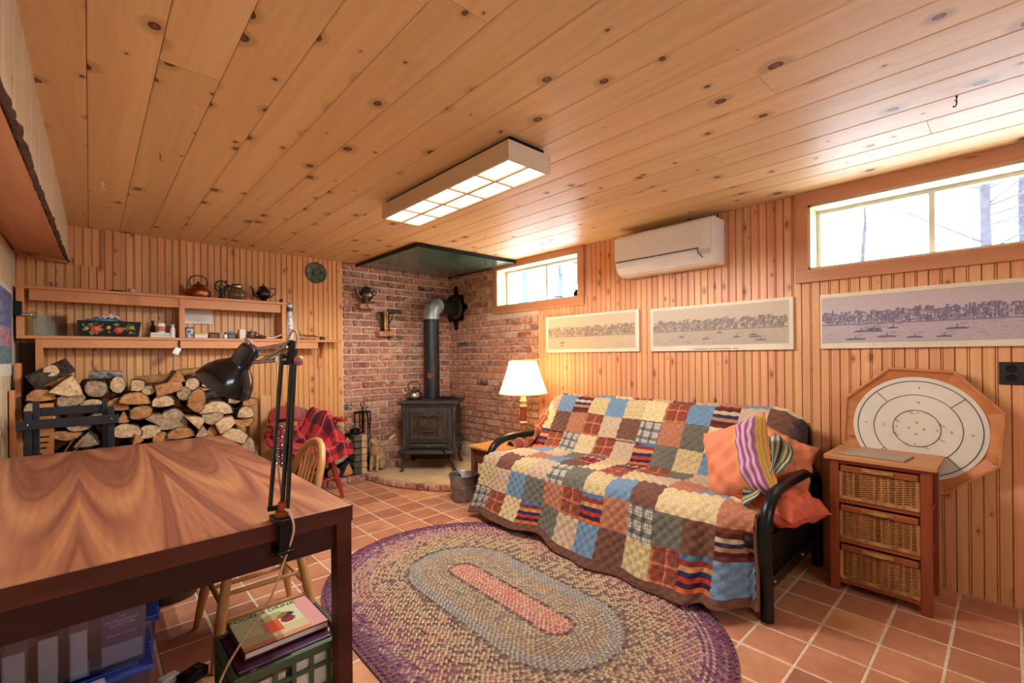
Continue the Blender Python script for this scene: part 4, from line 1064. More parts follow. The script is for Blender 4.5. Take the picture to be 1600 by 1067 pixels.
def book(name, label, loc, w, d, t, cover, rotz=0, group=None, rot=None):
    b = thing(name, label, 'book', loc, rotz, group, rot)
    mb = MB().box(-w / 2, w / 2, -d / 2, d / 2, 0, .003).box(-w / 2, w / 2, -d / 2, d / 2, t - .003, t).box(-w / 2, -w / 2 + .004, -d / 2, d / 2, .003, t - .003)
    obj('cover', mb, cover, b)
    obj('pages', MB().box(-w / 2 + .004, w / 2 - .004, -d / 2 + .004, d / 2 - .004, .003, t - .003), W['paper'], b)
    return b
def cov(name, c): return pm(name, c, tuple(v * .9 for v in c), 8, .45)
book('small_book', 'lower of the two pale books under the jar on the shelf', (.415, 4.58, z), .13, .10, .02, cov('cover_cream', (206, 192, 164)))
book('small_book', 'upper of the two pale books under the jar on the shelf', (.413, 4.58, z + .0205), .125, .098, .018, cov('cover_grey', (188, 180, 166)), .03)
jr = thing('labelled_jar', 'white-lidded jar with orange label standing on two books on the shelf', 'jar', (.42, 4.57, z + .039))
obj('jar', MB().lathe([(.001, 0), (.026, 0), (.028, .004), (.028, .055), (.024, .06)], 20), W['white'], jr, smooth=40)
obj('label', MB().lathe([(.0285, .01), (.0287, .012), (.0287, .048), (.0285, .05)], 20), pm('orange_label', (206, 132, 98), (176, 96, 70), 90, .6), jr, smooth=40)
obj('lid', MB().lathe([(.027, .058), (.028, .06), (.028, .074), (.001, .075)], 20), W['white'], jr, smooth=40)
vb = thing('dark_bottle', 'small dark brown bottle behind the labelled jar', 'bottle', (.375, 4.64, z))
obj('body', MB().lathe([(.001, 0), (.018, 0), (.018, .09), (.008, .105), (.008, .125), (.001, .125)], 16), pm('brown_glass', (74, 40, 26), (50, 26, 18), 6, .15), vb, smooth=40)
obj('cap', MB().lathe([(.010, .118), (.010, .136), (.001, .136)], 14), W['black'], vb)
sb = thing('white_bottle', 'small white pill bottle at the end of the books on the shelf', 'bottle', (.497, 4.57, z))
obj('body', MB().lathe([(.001, 0), (.018, 0), (.019, .004), (.019, .07), (.012, .082), (.012, .09)], 18), W['white'], sb, smooth=40)
obj('cap', MB().lathe([(.014, .088), (.014, .108), (.001, .109)], 18), W['offwhite'], sb, smooth=40)
nt_ = thing('pinned_note', 'white typed note pinned to the wall above the lower shelf', 'note', (.68, 4.686, 1.605))
obj('sheet', MB().grid(lambda u, v: (-.105 + .21 * u, .006 * math.sin(u * 5) * (1 - v) - .003, -.07 + .14 * v), 8, 4), W['paper'], nt_, smooth=180)
ln = MB()
for k in range(7): ln.box(-.085, .06 + .02 * ((k * 7) % 3 - 1), -.0085, -.0078, .045 - k * .014, .0465 - k * .014)
obj('typed_lines', ln, pm('pale_ink', (150, 146, 150), (130, 126, 130), 30, .8), nt_)
obj('pin', MB().ball((-.09, -.008, .058), .005, n=8, m=6), W['black'], nt_)
tn = thing('blue_tin', 'blue and white patterned tin mug on the lower shelf under the note', 'tin', (.603, 4.57, z))
W['delft'] = pm('blue_pattern', (214, 220, 230), (44, 60, 110), 55, .35, detail=2)
obj('body', MB().lathe([(.001, 0), (.03, 0), (.031, .003), (.031, .082), (.028, .084), (.028, .01), (.001, .01)], 20), W['delft'], tn, smooth=40)
obj('rim', MB().lathe([(.0315, .078), (.033, .082), (.0315, .086)], 20), W['blackpaint'], tn, smooth=40)
book('note_pad', 'thick cream note pad on the lower shelf beside the blue tin', (.685, 4.58, z), .095, .08, .034, cov('pad_cream', (208, 190, 158)))
tag(obj('yellow_ruler', MB().box(-.05, .05, -.012, .012, 0, .012), pm('yellow_wood', (216, 176, 84), (190, 146, 60), 20, .5), None, (.69, 4.57, z + .0345), (0, 0, .12), bevel=.003), 'small yellow wooden tool lying on the note pad', 'tool')
tag(obj('black_pen', MB().tube([(-.055, 0, .004), (.05, .0, .004)], .004, 8), W['black'], None, (.68, 4.60, z + .0345), (0, 0, -.05), smooth=50), 'black pen lying on the note pad', 'pen')
bx = thing('wooden_box', 'dark brown little wooden box on the lower shelf', 'box', (.775, 4.58, z))
obj('body', MB().box(-.033, .033, -.03, .03, 0, .04), pm('walnut', (96, 56, 40), (66, 36, 26), 20, .5, stretch=(.3, 1, 1)), bx, bevel=.003)
obj('lid', MB().box(-.034, .034, -.031, .031, .041, .05), pm('walnut_lid', (104, 62, 44), (70, 40, 28), 20, .5, stretch=(.3, 1, 1)), bx, bevel=.003)
tag(obj('wood_block', MB().box(-.014, .014, -.025, .025, 0, .052), W['ltwood'], None, (.828, 4.58, z), bevel=.003), 'upright blond wooden block beside the dark box on the shelf', 'block')
fg = thing('penguin_figurine', 'tiny black and white bird figurine on the lower shelf', 'figurine', (.862, 4.57, z))
obj('body', MB().lathe([(.001, 0), (.014, .002), (.017, .018), (.012, .036), (.001, .042)], 14), W['white'], fg, smooth=60)
obj('head', MB().ball((0, -.001, .046), .010, n=10, m=8), W['black'], fg, smooth=60)
obj('beak', MB().lathe([(.004, 0), (.001, .012)], 8), W['brass'], fg, (0, -.009, .046), (PI / 2, 0, 0))
dbx = thing('blue_casket', 'small domed dark blue casket on the lower shelf', 'box', (.905, 4.57, z))
W['navy'] = pm('navy_lacquer', (50, 66, 100), (30, 42, 70), 14, .3)
obj('chest', MB().box(-.026, .026, -.02, .02, 0, .04), W['navy'], dbx, bevel=.003)
obj('dome', MB().prism([(.026 * math.cos(PI * k / 10), .041 + .024 * math.sin(PI * k / 10)) for k in range(11)], -.02, .02, 'xz'), W['navy'], dbx)
tag(obj('white_candle_block', MB().box(-.025, .025, -.025, .025, 0, .082), W['paper'], None, (.985, 4.57, z), (0, 0, .1), bevel=.004), 'square white candle standing in the middle of the lower shelf', 'candle')
mg = thing('brown_mug', 'dark brown pottery mug on the lower shelf beside the candle', 'mug', (1.068, 4.585, z))
W['brownpot'] = pm('brown_glaze', (104, 72, 54), (62, 42, 34), 12, .3)
obj('cup', MB().lathe([(.001, 0), (.03, 0), (.036, .012), (.036, .062), (.033, .068), (.03, .066), (.031, .014), (.001, .01)], 20), W['brownpot'], mg, smooth=45)
obj('handle', MB().tube(bez([(.034, 0, .055), (.055, 0, .05), (.055, 0, .025), (.034, 0, .015)], 12), .006, 8), W['brownpot'], mg, smooth=60)
tag(obj('brown_dish', MB().lathe([(.001, 0), (.03, 0), (.044, .018), (.036, .03), (.014, .034), (.012, .04), (.001, .04)], 20), W['brownpot'], None, (1.145, 4.58, z), smooth=45), 'low lidded brown dish on the lower shelf', 'dish')
mz = thing('curled_magazine', 'magazine with blue and white cover curling up at the right of the lower shelf', 'magazine', (1.25, 4.58, z))
def magp(u, v, off=0):
    x = -.085 + .17 * u; zz = .012 + .055 * max(0, u - .25) ** 1.5 / .65
    return (x, -.07 + .14 * v, zz + off)
def magc(u, v):
    if .35 < v < .62: return (70, 100, 150)
    if v > .78: return (120, 150, 120)
    return (214, 218, 222)
raster('cover', magc, 16, 24, lambda u, v: magp(u, v, .004), W['print'], mz)
obj('pages', MB().grid(lambda u, v: magp(u, v, 0.003), 14, 2).grid(lambda u, v: magp(u, v, -.006), 14, 2).grid(lambda u, v: magp(u, 0, -.006 + .009 * v), 14, 1).grid(lambda u, v: magp(1, u, -.006 + .009 * v), 4, 1), W['paper'], mz)
tag(obj('terracotta_strip', MB().box(-.09, .09, -.07, .07, 0, .006), pm('folder', (196, 130, 96), (176, 110, 78), 10, .7), None, (1.235, 4.585, z), bevel=.001), 'thin terracotta-coloured folder under the curled magazine', 'folder')
tb = thing('tall_ceramic_bottle', 'tall white ceramic bottle with blue painted bands at the shelf upright', 'bottle', (1.385, 4.575, z))
obj('body', MB().lathe([(.001, 0), (.033, 0), (.034, .01), (.034, .08), (.030, .15), (.026, .22), (.022, .27), (.024, .285), (.022, .30), (.024, .31), (.024, .325)], 24), pm('white_glaze', (226, 224, 220), (204, 202, 200), 9, .25), tb, smooth=45)
obj('painted_band', MB().lathe([(.0245, .262), (.0255, .285), (.0232, .3)], 24), W['navy'], tb, smooth=45)
obj('stopper', MB().lathe([(.022, .325), (.024, .33), (.022, .343), (.001, .346)], 18), pm('cork', (186, 150, 110), (150, 112, 76), 40, .9), tb, smooth=40)
for zz, rr_ in ((.19, .028), (.075, .0345), (.11, .033)):
    obj('painted_scroll', MB().tube([(-.005 + .013 * math.cos(a), -rr_ - .0005 + .004 * abs(math.cos(a)), zz + .024 * math.sin(a)) for a in [PI * (.1 + 1.5 * k / 14) for k in range(15)]], .0022, 5), W['navy'], tb, smooth=60)
wf = tag(obj('wire_frame', MB().tube([(-.07, -.03, .004), (.07, -.03, .004), (.07, .03, .004), (-.07, .03, .004)], .0025, 6, closed=True).tube([(-.07, -.03, .045), (.06, -.03, .045), (.06, .03, .045), (-.07, .03, .045)], .0025, 6, closed=True).tube([(-.07, -.03, .004), (-.07, -.03, .045)], .0025, 6).tube([(.06, -.03, .004), (.06, -.03, .045)], .0025, 6).tube([(-.04, -.03, .035), (.0, -.03, .028), (.05, -.03, .034), (.10, -.02, .03)], .004, 6), W['dkpewter'], None, (1.545, 4.58, z), smooth=50), 'small bent wire stand near the right end of the lower shelf', 'wire stand')
rz = thing('metal_sharpener', 'little steel sharpener at the right end of the lower shelf', 'sharpener', (1.68, 4.57, z), .2)
obj('body', MB().box(-.02, .02, -.015, .015, 0, .034), W['dkpewter'], rz, bevel=.004)
obj('spindle', MB().tube([(.02, 0, .02), (.06, 0, .016)], [.006, .003], 8), W['steel'], rz, smooth=50)
cl = thing('clip_light', 'small white clip-on spotlight hanging under the lower shelf', 'clip light', (.53, 4.50, LZ - .023))
obj('arm', MB().box(-.006, .006, -.004, .008, -.075, 0).box(-.006, .03, -.004, .008, -.079, -.071), W['black'], cl, bevel=.002)
obj('head', MB().box(-.022, .022, -.03, .02, -.03, .03, M=Matrix.Translation((-.022, -.02, -.085)) @ Matrix.Rotation(.45, 4, 'Y')), W['white'], cl, bevel=.008)

# ---- round plaque
pq = thing('round_plaque', 'round weathered green metal plaque hung high beside the brick', 'plaque', (1.672, 4.69, 2.085))
W['verdigris'] = pm('verdigris', (108, 118, 92), (52, 56, 48), 26, .55, metal=.5, bump=.6)
obj('disc', MB().lathe([(.001, .012), (.088, .012), (.096, .018), (.104, .014), (.104, 0), (.001, 0)], 36), W['verdigris'], pq, (0, .008, 0), (PI / 2, 0, 0), smooth=40)
obj('boss', MB().lathe([(.001, .02), (.03, .016), (.035, .0)], 20), W['verdigris'], pq, (0, .0, 0), (PI / 2, 0, 0), smooth=40)

# ================================================================== by the left wall
ps = thing('wall_poster', 'blue and pink impressionist garden poster in white border on the left wall', 'poster', (XL + .003, 4.05, 1.42))
obj('sheet', MB().box(-.001, .002, -.38, .39, -.275, .28), W['paper'], ps)
pg = random.Random(2)
cell = [[(lambda b: (60 + 60 * b + pg.randint(0, 40), 80 + 40 * b + pg.randint(0, 40), 150 + pg.randint(-20, 40)) if j > 12 else ((170 + pg.randint(-40, 40), 120 + pg.randint(-30, 50), 150 + pg.randint(-30, 30)) if j > 5 else (90 + pg.randint(-20, 40), 130 + pg.randint(-20, 30), 140 + pg.randint(-20, 30))))(pg.random()) for j in range(26)] for i in range(26)]
raster('picture', lambda u, v: cell[int(u * 25.9)][int(v * 25.9)], 26, 26, lambda u, v: (.0025, -.35 + .71 * u, -.20 + .45 * v), W['print'], ps)
wbk = thing('wall_bracket', 'black metal bracket with a chrome ring on the left wall by the shelf', 'bracket', (XL + .001, 4.50, 1.54))
obj('plate', MB().box(0, .045, -.035, .0, 0, .095), W['black'], wbk, bevel=.003)
obj('arm', MB().box(.0, .09, -.03, -.012, .0, .016), W['steel'], wbk, bevel=.003)
obj('ring', MB().tube([(.09 + .016 * math.cos(a), -.02, .012 + .016 * math.sin(a)) for a in [2 * PI * k / 16 for k in range(16)]], .005, 6, closed=True), W['steel'], wbk, smooth=60)
tag(obj('leaning_plank', MB().box(-.014, .014, -.055, .055, 0, 1.22), W['shelf_v'], None, (XL + .045, 4.42, .002), (0, -.012, 0), bevel=.003), 'reddish plank standing against the left wall by the woodpile', 'plank')
tag(obj('leaning_plank', MB().box(-.012, .012, -.05, .05, 0, 1.05), W['shelf_v'], None, (XL + .018, 4.25, .002), (0, 0, .0), bevel=.003), 'shorter plank standing flat against the left wall in front of the reddish one', 'plank')
tag(obj('dark_plank', MB().box(-.05, .05, -.01, .01, 0, 1.36), W['backing'], None, (-.31, 4.655, .002), bevel=.003), 'dark brown board standing under the left end of the shelf', 'plank')
tag(obj('standing_board', MB().box(-.036, .036, -.012, .012, 0, .93), W['ltwood'], None, (1.085, 4.62, .002), (0, 0, 0), bevel=.003), 'blond board standing at the right end of the woodpile, rear one', 'board')
W['pine_plain'] = wood('plain_pine_board', (226, 178, 118), (206, 150, 92), (130, 80, 40), along=2, across=0, knots=.2, rough=.5)
tag(obj('standing_board', MB().box(-.042, .042, -.014, .014, 0, .90), W['pine_plain'], None, (1.165, 4.56, .002), (0, 0, 0), bevel=.003), 'pale wide board standing at the right end of the woodpile, front one', 'board')
kb = thing('kraft_box', 'tall brown cardboard box behind the black rack', 'box', (-.20, 3.97, 0))
obj('carton', MB().box(-.036, .036, -.05, .05, 0, .975), pm('kraft', (206, 140, 78), (188, 120, 62), 16, .8), kb, bevel=.003)
for k, (w0, w1) in enumerate(((-.022, .02), (-.022, .016), (-.022, .008), (-.022, -.012))):
    obj('print_line', MB().box(w0, w1, -.0508, -.0502, .775 - k * .033, .785 - k * .033), W['ink'], kb)
rk = thing('black_rack', 'black painted wooden folding rack standing behind the table', 'rack', (-.075, 3.75, 0))
for nm, b in (('post', (-.195, -.165, -.035, -.012, 0, .955)), ('post', (.155, .185, -.035, -.012, 0, .955)), ('post', (-.165, -.138, .015, .038, 0, 1.005)), ('post', (.13, .155, .015, .038, 0, 1.0)),
              ('front_rail', (-.225, .205, -.058, -.036, .852, .905)), ('rear_rail', (-.14, .132, .038, .058, .915, .965)), ('spreader', (-.19, -.17, -.012, .06, .5, .53)), ('spreader', (.155, .175, -.012, .06, .5, .53)), ('lower_rail', (-.2, .19, -.055, -.036, .3, .34))):
    obj(nm, MB().box(*b), W['blackpaint'], rk, bevel=.003)
for x in (-.18, .17): obj('rivet', MB().ball((x, -.059, .88), .006, n=8, m=6), W['steel'], rk)
for sx_, ex, ez in ((-.10, .03, .05), (-.08, .05, .02)):
    tag(obj('kindling_stick', MB().bar((sx_ - .10, 4.18, .50), (sx_ + ex, 3.95, .68 + ez + .03), .006, .006), W['ltwood']), 'thin pale kindling splinter sticking up behind the table, %s' % ('upper one' if ez > .03 else 'lower one'), 'stick', 'kindling splinters')

# ================================================================== table
W['teak'] = None
def figured_top():
    t = NT('figured_walnut_top'); tc = t.n('ShaderNodeTexCoord'); sp = t.n('ShaderNodeSeparateXYZ'); t.l(tc.outputs['Object'], sp.inputs[0])
    X, Yv = sp.outputs[0], sp.outputs[1]
    # book-matched veneer leaves with cathedral figure
    leaf = .27
    m = t.math('PINGPONG', t.math('ADD', X, 9.9), leaf)
    mc = t.math('SUBTRACT', m, leaf * .42)
    arch = t.math('ADD', Yv, t.math('MULTIPLY', t.math('MULTIPLY', mc, mc), -62.0))
    cv = t.n('ShaderNodeCombineXYZ'); t.l(t.math('MULTIPLY', arch, 2.2), cv.inputs[0]); t.l(t.math('MULTIPLY', m, 3.0), cv.inputs[1])
    n1 = t.noise(cv.outputs[0], 1.0, 1.5, .4, 0)
    fv = t.n('ShaderNodeCombineXYZ'); t.l(t.math('MULTIPLY', m, 80.0), fv.inputs[0]); t.l(t.math('MULTIPLY', Yv, 3.0), fv.inputs[1])
    n2 = t.noise(fv.outputs[0], 1.0, 0, .5)
    col = t.ramp(n1, [(.25, lin((122, 70, 56))), (.38, lin((146, 90, 68))), (.44, lin((128, 74, 58))), (.50, lin((154, 96, 72))), (.58, lin((168, 110, 80))), (.68, lin((186, 130, 90))), (.80, lin((160, 102, 74)))])
    col = t.mix(.3, col, t.ramp(n2, [(.3, lin((200, 180, 172))), (.7, (1, 1, 1, 1))]), 'MULTIPLY')
    t.l(col, t.b.inputs['Base Color']); n3 = t.noise(tc.outputs['Object'], 3, 3, .5)
    t.l(t.ramp(n3, [(.3, (.40, .40, .40, 1)), (.7, (.48, .48, .48, 1))]), t.b.inputs['Roughness'])
    return t.m
W['top'] = figured_top()
W['dkwood'] = pm('dark_walnut', (84, 38, 26), (56, 24, 17), 12, .5, spec=.25, stretch=(.25, .25, 1), bump=.05)
W['dkwood_h'] = pm('dark_walnut_rail', (92, 44, 30), (62, 28, 20), 12, .5, spec=.25, stretch=(.2, 1, 1), bump=.05)
W['dkwood_shade'] = pm('shaded_walnut_apron', (62, 27, 21), (44, 18, 14), 12, .5, spec=.25, stretch=(.2, 1, 1), bump=.05)  # darker walnut copy; recess shade under the top is in its colour
TB = thing('dining_table', 'large walnut veneer table with dark square legs', 'table', (.146, 2.50, 0), .012)
tw, tl_ = .496, .985
obj('tabletop', MB().box(-tw, tw, -tl_, tl_, .690, .74), W['top'], TB, bevel=.003)
edge_ = MB().box(-tw - .0015, tw + .0015, -tl_ - .0015, -tl_ + .001, .686, .7375).box(tw - .001, tw + .0015, -tl_, tl_, .686, .7375)
obj('edge_band', edge_, W['dkwood_h'], TB)
for nm, b in (('apron', (-tw + .03, tw - .03, -tl_ + .022, -tl_ + .044, .60, .689)), ('apron', (-tw + .03, tw - .03, tl_ - .034, tl_ - .012, .60, .689)), ('apron', (tw - .034, tw - .012, -tl_ + .03, tl_ - .03, .60, .689)), ('apron', (-tw + .012, -tw + .034, -tl_ + .03, tl_ - .03, .60, .689))):
    obj(nm, MB().box(*b), W['dkwood_shade'], TB, bevel=.002)
for sx in (-1, 1):
    for sy in (-1, 1):
        x0, y0 = sx * (tw - .027), sy * (tl_ - .027)
        obj('leg', MB().box(x0 - .026, x0 + .026, y0 - .026, y0 + .026, .002, .689), W['dkwood'], TB, bevel=.003)

# ================================================================== desk lamp on the table edge
W['lampblack'] = pm('glossy_black_enamel', (24, 27, 36), (17, 20, 28), 6, .16, metal=.2, coat=.5)
W['alum'] = pm('brushed_aluminium', (170, 166, 168), (136, 132, 136), 30, .35, metal=.9)
W['cord'] = pm('beige_cord', (206, 178, 148), (180, 150, 120), 20, .6)
O = Vector((.432, 1.515, .0))
dl = thing('desk_lamp', 'black spring-arm desk lamp clamped to the near edge of the table', 'desk lamp', O)
def LP(x, y, z): return Vector((x, y, z)) - O
cm = MB().box(.405 - O.x, .455 - O.x, -.035, .045, .741, .756).box(.412 - O.x, .45 - O.x, -.037, -.014, .66, .756).box(.405 - O.x, .455 - O.x, -.035, .03, .648, .66)
obj('clamp', cm, W['black'], dl, bevel=.004)
obj('clamp_screw', MB().tube([(0, .012, .66), (0, .012, .684)], .006, 8).tube([(0, .012, .625), (0, .012, .648)], .005, 8), W['steel'], dl, smooth=50)
obj('swivel', MB().lathe([(.001, .756), (.02, .756), (.02, .772), (.012, .776), (.012, .80), (.001, .80)], 14), W['copper'], dl, smooth=40)
arms = (((.408, 1.555, .772), (.439, 1.526, 1.253)), ((.436, 1.529, .784), (.463, 1.505, 1.263)), ((.448, 1.518, .776), (.469, 1.499, 1.269)))
for a, b in arms: obj('lower_arm', MB().tube([LP(*a), LP(*b)], .0068, 8), W['lampblack'], dl, smooth=60)
obj('foot_bracket', MB().bar(LP(.404, 1.558, .774), LP(.45, 1.516, .782), .012, .014), W['black'], dl)
obj('mid_bracket', MB().bar(LP(.422, 1.545, 1.045), LP(.455, 1.512, 1.05), .006, .01), W['black'], dl)
for a, b in (((.424, 1.541, 1.04), (.428, 1.537, .90)), ((.44, 1.527, 1.04), (.44, 1.526, .90))):
    av, bv = LP(*a), LP(*b); ax = (bv - av)
    sp = [av + ax * (k / 120) + Vector((math.cos(k * .9) * .0048, math.sin(k * .9) * .0048, 0)) for k in range(121)]
    obj('spring', MB().tube(sp, .0013, 4), W['alum'], dl)
    obj('spring_rod', MB().tube([bv, LP(.436, 1.529, .79)], .0025, 6), W['alum'], dl)
obj('elbow_plate', MB().bar(LP(.434, 1.531, 1.235), LP(.478, 1.491, 1.232), .01, .03).bar(LP(.455, 1.511, 1.225), LP(.462, 1.505, 1.295), .012, .03), W['black'], dl, bevel=.003)
obj('elbow_knob', MB().ball(LP(.476, 1.490, 1.232), .0155, n=14, m=10), pm('rainbow_ball', (236, 176, 70), (150, 70, 120), 34, .3, detail=1), dl, smooth=60)
ups = (((.452, 1.514, 1.284), (.355, 1.604, 1.262)), ((.450, 1.516, 1.236), (.355, 1.604, 1.226)))
for a, b in ups: obj('upper_arm', MB().tube([LP(*a), LP(*b)], .0058, 8), W['alum'], dl, smooth=60)
for a, b in (((.448, 1.518, 1.278), (.392, 1.570, 1.232)), ((.456, 1.52, 1.262), (.42, 1.552, 1.235))): obj('spring_tube', MB().tube([LP(*a), LP(*b)], .0062, 8), W['alum'], dl, smooth=60)
obj('tension_cap', MB().tube([LP(.434, 1.531, 1.236), LP(.427, 1.537, 1.2355)], .012, 12), W['white'], dl, smooth=50)
rim, cap = LP(.306, 1.649, 1.160), LP(.372, 1.588, 1.278)
axd = (rim - cap).normalized(); Ls = (rim - cap).length
q = Vector((0, 0, 1)).rotation_difference(axd)
prof = [(.001, 0), (.022, .001), (.029, .006), (.031, .02), (.031, .062), (.036, .07), (.058, .092), (.074, .118), (.082, .142), (.084, Ls), (.080, Ls), (.071, .118), (.055, .094), (.03, .074), (.001, .072)]
shd = obj('shade', MB().lathe(prof, 32), W['lampblack'], dl, cap, q.to_euler(), smooth=35)
obj('bulb', MB().ball((0, 0, .105), .024, n=12, m=8), W['white'], shd, smooth=60)
obj('switch', MB().tube([(.0, -.02, .0), (.004, -.03, -.014)], .004, 6), W['steel'], shd)
obj('head_clip', MB().bar(LP(.352, 1.607, 1.268), LP(.356, 1.603, 1.222), .008, .012).tube([LP(.35, 1.6, 1.245), LP(.366, 1.594, 1.25)], .005, 6), W['alum'], dl)
lc = bez([(.372, 1.583, 1.283), (.358, 1.592, 1.300), (.368, 1.590, 1.262), (.40, 1.562, 1.252), (.44, 1.525, 1.27), (.462, 1.50, 1.325), (.474, 1.492, 1.30), (.463, 1.503, 1.25)], 56)
obj('head_cord', MB().tube([Vector(p) - O for p in lc], .0038, 6), W['cord'], dl, smooth=60)
pc = bez([(.437, 1.535, .79), (.43, 1.52, .772), (.442, 1.490, .775), (.452, 1.474, .72), (.43, 1.490, .63), (.395, 1.52, .51), (.339, 1.575, .395), (.285, 1.62, .27), (.25, 1.66, .09), (.25, 1.80, .0075), (.265, 2.0, .0065), (.275, 2.10, .012)], 88)
tag(obj('lamp_cord', MB().tube(pc, .0036, 6), W['cord'], smooth=60), 'beige power cord looping from the desk lamp clamp down to the floor', 'cord')
ad = thing('power_strip', 'black power block on the tiles by the plastic bins', 'power block', (.285, 2.15, 0), .5)
obj('block', MB().box(-.045, .045, -.03, .03, .002, .038), W['black'], ad, bevel=.006)
obj('socket', MB().box(-.03, -.005, -.015, .015, .038, .041).box(.008, .03, -.015, .015, .038, .041), pm('dark_socket', (60, 50, 44), (44, 36, 32), 20, .5), ad)
tag(obj('white_adapter', MB().box(-.03, .03, -.02, .02, .001, .03), W['white'], None, (.215, 2.19, 0), (0, 0, .4), bevel=.006), 'white plug adapter beside the black power block', 'adapter')

# ================================================================== spindle chair at the table
W['ash'] = pm('honey_ash', (198, 148, 88), (164, 112, 60), 12, .35, stretch=(1, 1, .2))
def spindle_leg(mb, a, b, r=.017):
    a = Vector(a); b = Vector(b); pts = [a + (b - a) * t for t in (0, .15, .35, .6, .85, 1)]
    mb.tube(pts, [r * .8, r, r * 1.15, r * 1.2, r * .9, r * .7], 10); return mb
WC = thing('bow_back_chair', 'honey-coloured bow-back spindle chair pushed under the table', 'chair', (.555, 2.335, 0), -PI / 2)
seatp = [(.20 * (1.06 if s > 0 else 1) * math.cos(a) if abs(math.cos(a)) < .75 else .19 * math.copysign(1, math.cos(a)), .195 * math.sin(a)) for s, a in [(1, 2 * PI * k / 28) for k in range(28)]]
obj('seat', MB().prism(seatp, .415, .45, 'xy'), W['ash'], WC, bevel=.012, seg=3)
feet = {}
for sx in (-1, 1):
    for sy in (-1, 1):
        tp = (sx * .13, sy * .13, .42); ft_ = (sx * .205, sy * (.205 if sy < 0 else .2), .002)
        feet[sx, sy] = (Vector(tp), Vector(ft_)); obj('leg', spindle_leg(MB(), tp, ft_), W['ash'], WC, smooth=60)
def onleg(k, t): a, b = feet[k]; return a + (b - a) * t
for sx in (-1, 1):
    for t_ in (.35, .58): obj('stretcher', MB().tube([onleg((sx, -1), t_), (onleg((sx, -1), t_) + onleg((sx, 1), t_)) / 2, onleg((sx, 1), t_)], [.008, .011, .008], 8), W['ash'], WC, smooth=60)
obj('stretcher', MB().tube([onleg((-1, 1), .5), onleg((1, 1), .5)], .01, 8), W['ash'], WC, smooth=60)
obj('stretcher', MB().tube([onleg((-1, -1), .45), onleg((1, -1), .45)], .011, 8), W['ash'], WC, smooth=60)
bow = []
for k in range(33):
    a = PI * k / 32; xx = -.19 * math.cos(a) * (1 + .06 * math.sin(a)); zz = .45 + .375 * (math.sin(a) ** .62)
    bow.append((xx, .165 + .115 * (zz - .45) / .375 - .02 * abs(math.cos(a)), zz))
obj('bow', MB().tube(bow, .0175, 10), W['ash'], WC, smooth=60)
for k in range(7):
    x = -.125 + k * .0417; ztop = .45 + .375 * (max(0, 1 - (x * 1.18 / .19) ** 2) ** .31)
    obj('spindle', MB().tube([(x, .16, .445), (x * 1.1, .16 + .06, .45 + (ztop - .45) * .5), (x * 1.18, .163 + .113 * (ztop - .45) / .375, ztop)], [.0065, .0085, .005], 7), W['ash'], WC, smooth=60)

# ================================================================== red chair with plaid blanket
W['redpaint'] = pm('worn_red_paint', (168, 52, 48), (132, 36, 38), 16, .4, bump=.08)
RC = thing('red_captains_chair', 'red painted captain\'s chair between woodpile and hearth', 'chair', (1.345, 4.12, 0), .34)
sp_ = [(.225 * math.cos(2 * PI * k / 28), .215 * math.sin(2 * PI * k / 28)) for k in range(28)]
obj('seat', MB().prism(sp_, .405, .445, 'xy'), W['redpaint'], RC, bevel=.014, seg=3)
feet = {}
for sx in (-1, 1):
    for sy in (-1, 1):
        tp = (sx * .15, sy * .145, .41); ft_ = (sx * .235, sy * .215, .002); feet[sx, sy] = (Vector(tp), Vector(ft_))
        obj('leg', spindle_leg(MB(), tp, ft_, .019), W['redpaint'], RC, smooth=60)
for sx in (-1, 1): obj('stretcher', MB().tube([onleg((sx, -1), .62), onleg((sx, 1), .62)], .011, 8), W['redpaint'], RC, smooth=60)
obj('stretcher', MB().tube([onleg((-1, -1), .55), onleg((1, -1), .55)], .012, 8), W['redpaint'], RC, smooth=60)
rail = [(.285 * math.cos(PI * k / 24), -.10 + .32 * math.sin(PI * k / 24) ** .9, .685) for k in range(25)]
rail = [(.275, -.17, .68)] + rail + [(-.275, -.17, .68)]
mb = MB()
for a, b in zip(rail[:-1], rail[1:]): mb.bar(a, b, .05, .03)
for sx in (-1, 1): mb.box(sx * .275 - .034, sx * .275 + .034, -.20, -.12, .665, .697)
obj('arm_rail', mb, W['redpaint'], RC, bevel=.006)
cr = []
for k in range(5, 20):
    a = PI * k / 24; cr.append((.272 * math.cos(a), -.10 + .335 * math.sin(a) ** .9, .0))
mb = MB()
hts = [.70 + .115 * math.sin(PI * (k + .5) / (len(cr))) ** .55 for k in range(len(cr))]
for k in range(len(cr) - 1):
    a, b = Vector(cr[k]), Vector(cr[k + 1]); o_ = Vector((0, .022, 0))
    vs = [a + Vector((0, 0, .69)), b + Vector((0, 0, .69)), b + Vector((0, .02, hts[k + 1])), a + Vector((0, .02, hts[k]))]
    mb.add(vs + [v + o_ for v in vs], [(0, 1, 2, 3), (7, 6, 5, 4), (3, 2, 6, 7), (0, 4, 5, 1), (0, 3, 7, 4), (1, 5, 6, 2)])
obj('crest', mb, W['redpaint'], RC)
for k in (1, 4, 7, 10, 13, 16, 19, 22, 25):
    p = Vector(rail[k]); b = Vector((p.x * .70, p.y * .72 + .01, .44))
    obj('spindle', MB().tube([b, (b + p) / 2, p], [.008, .013, .008], 8), W['redpaint'], RC, smooth=60)
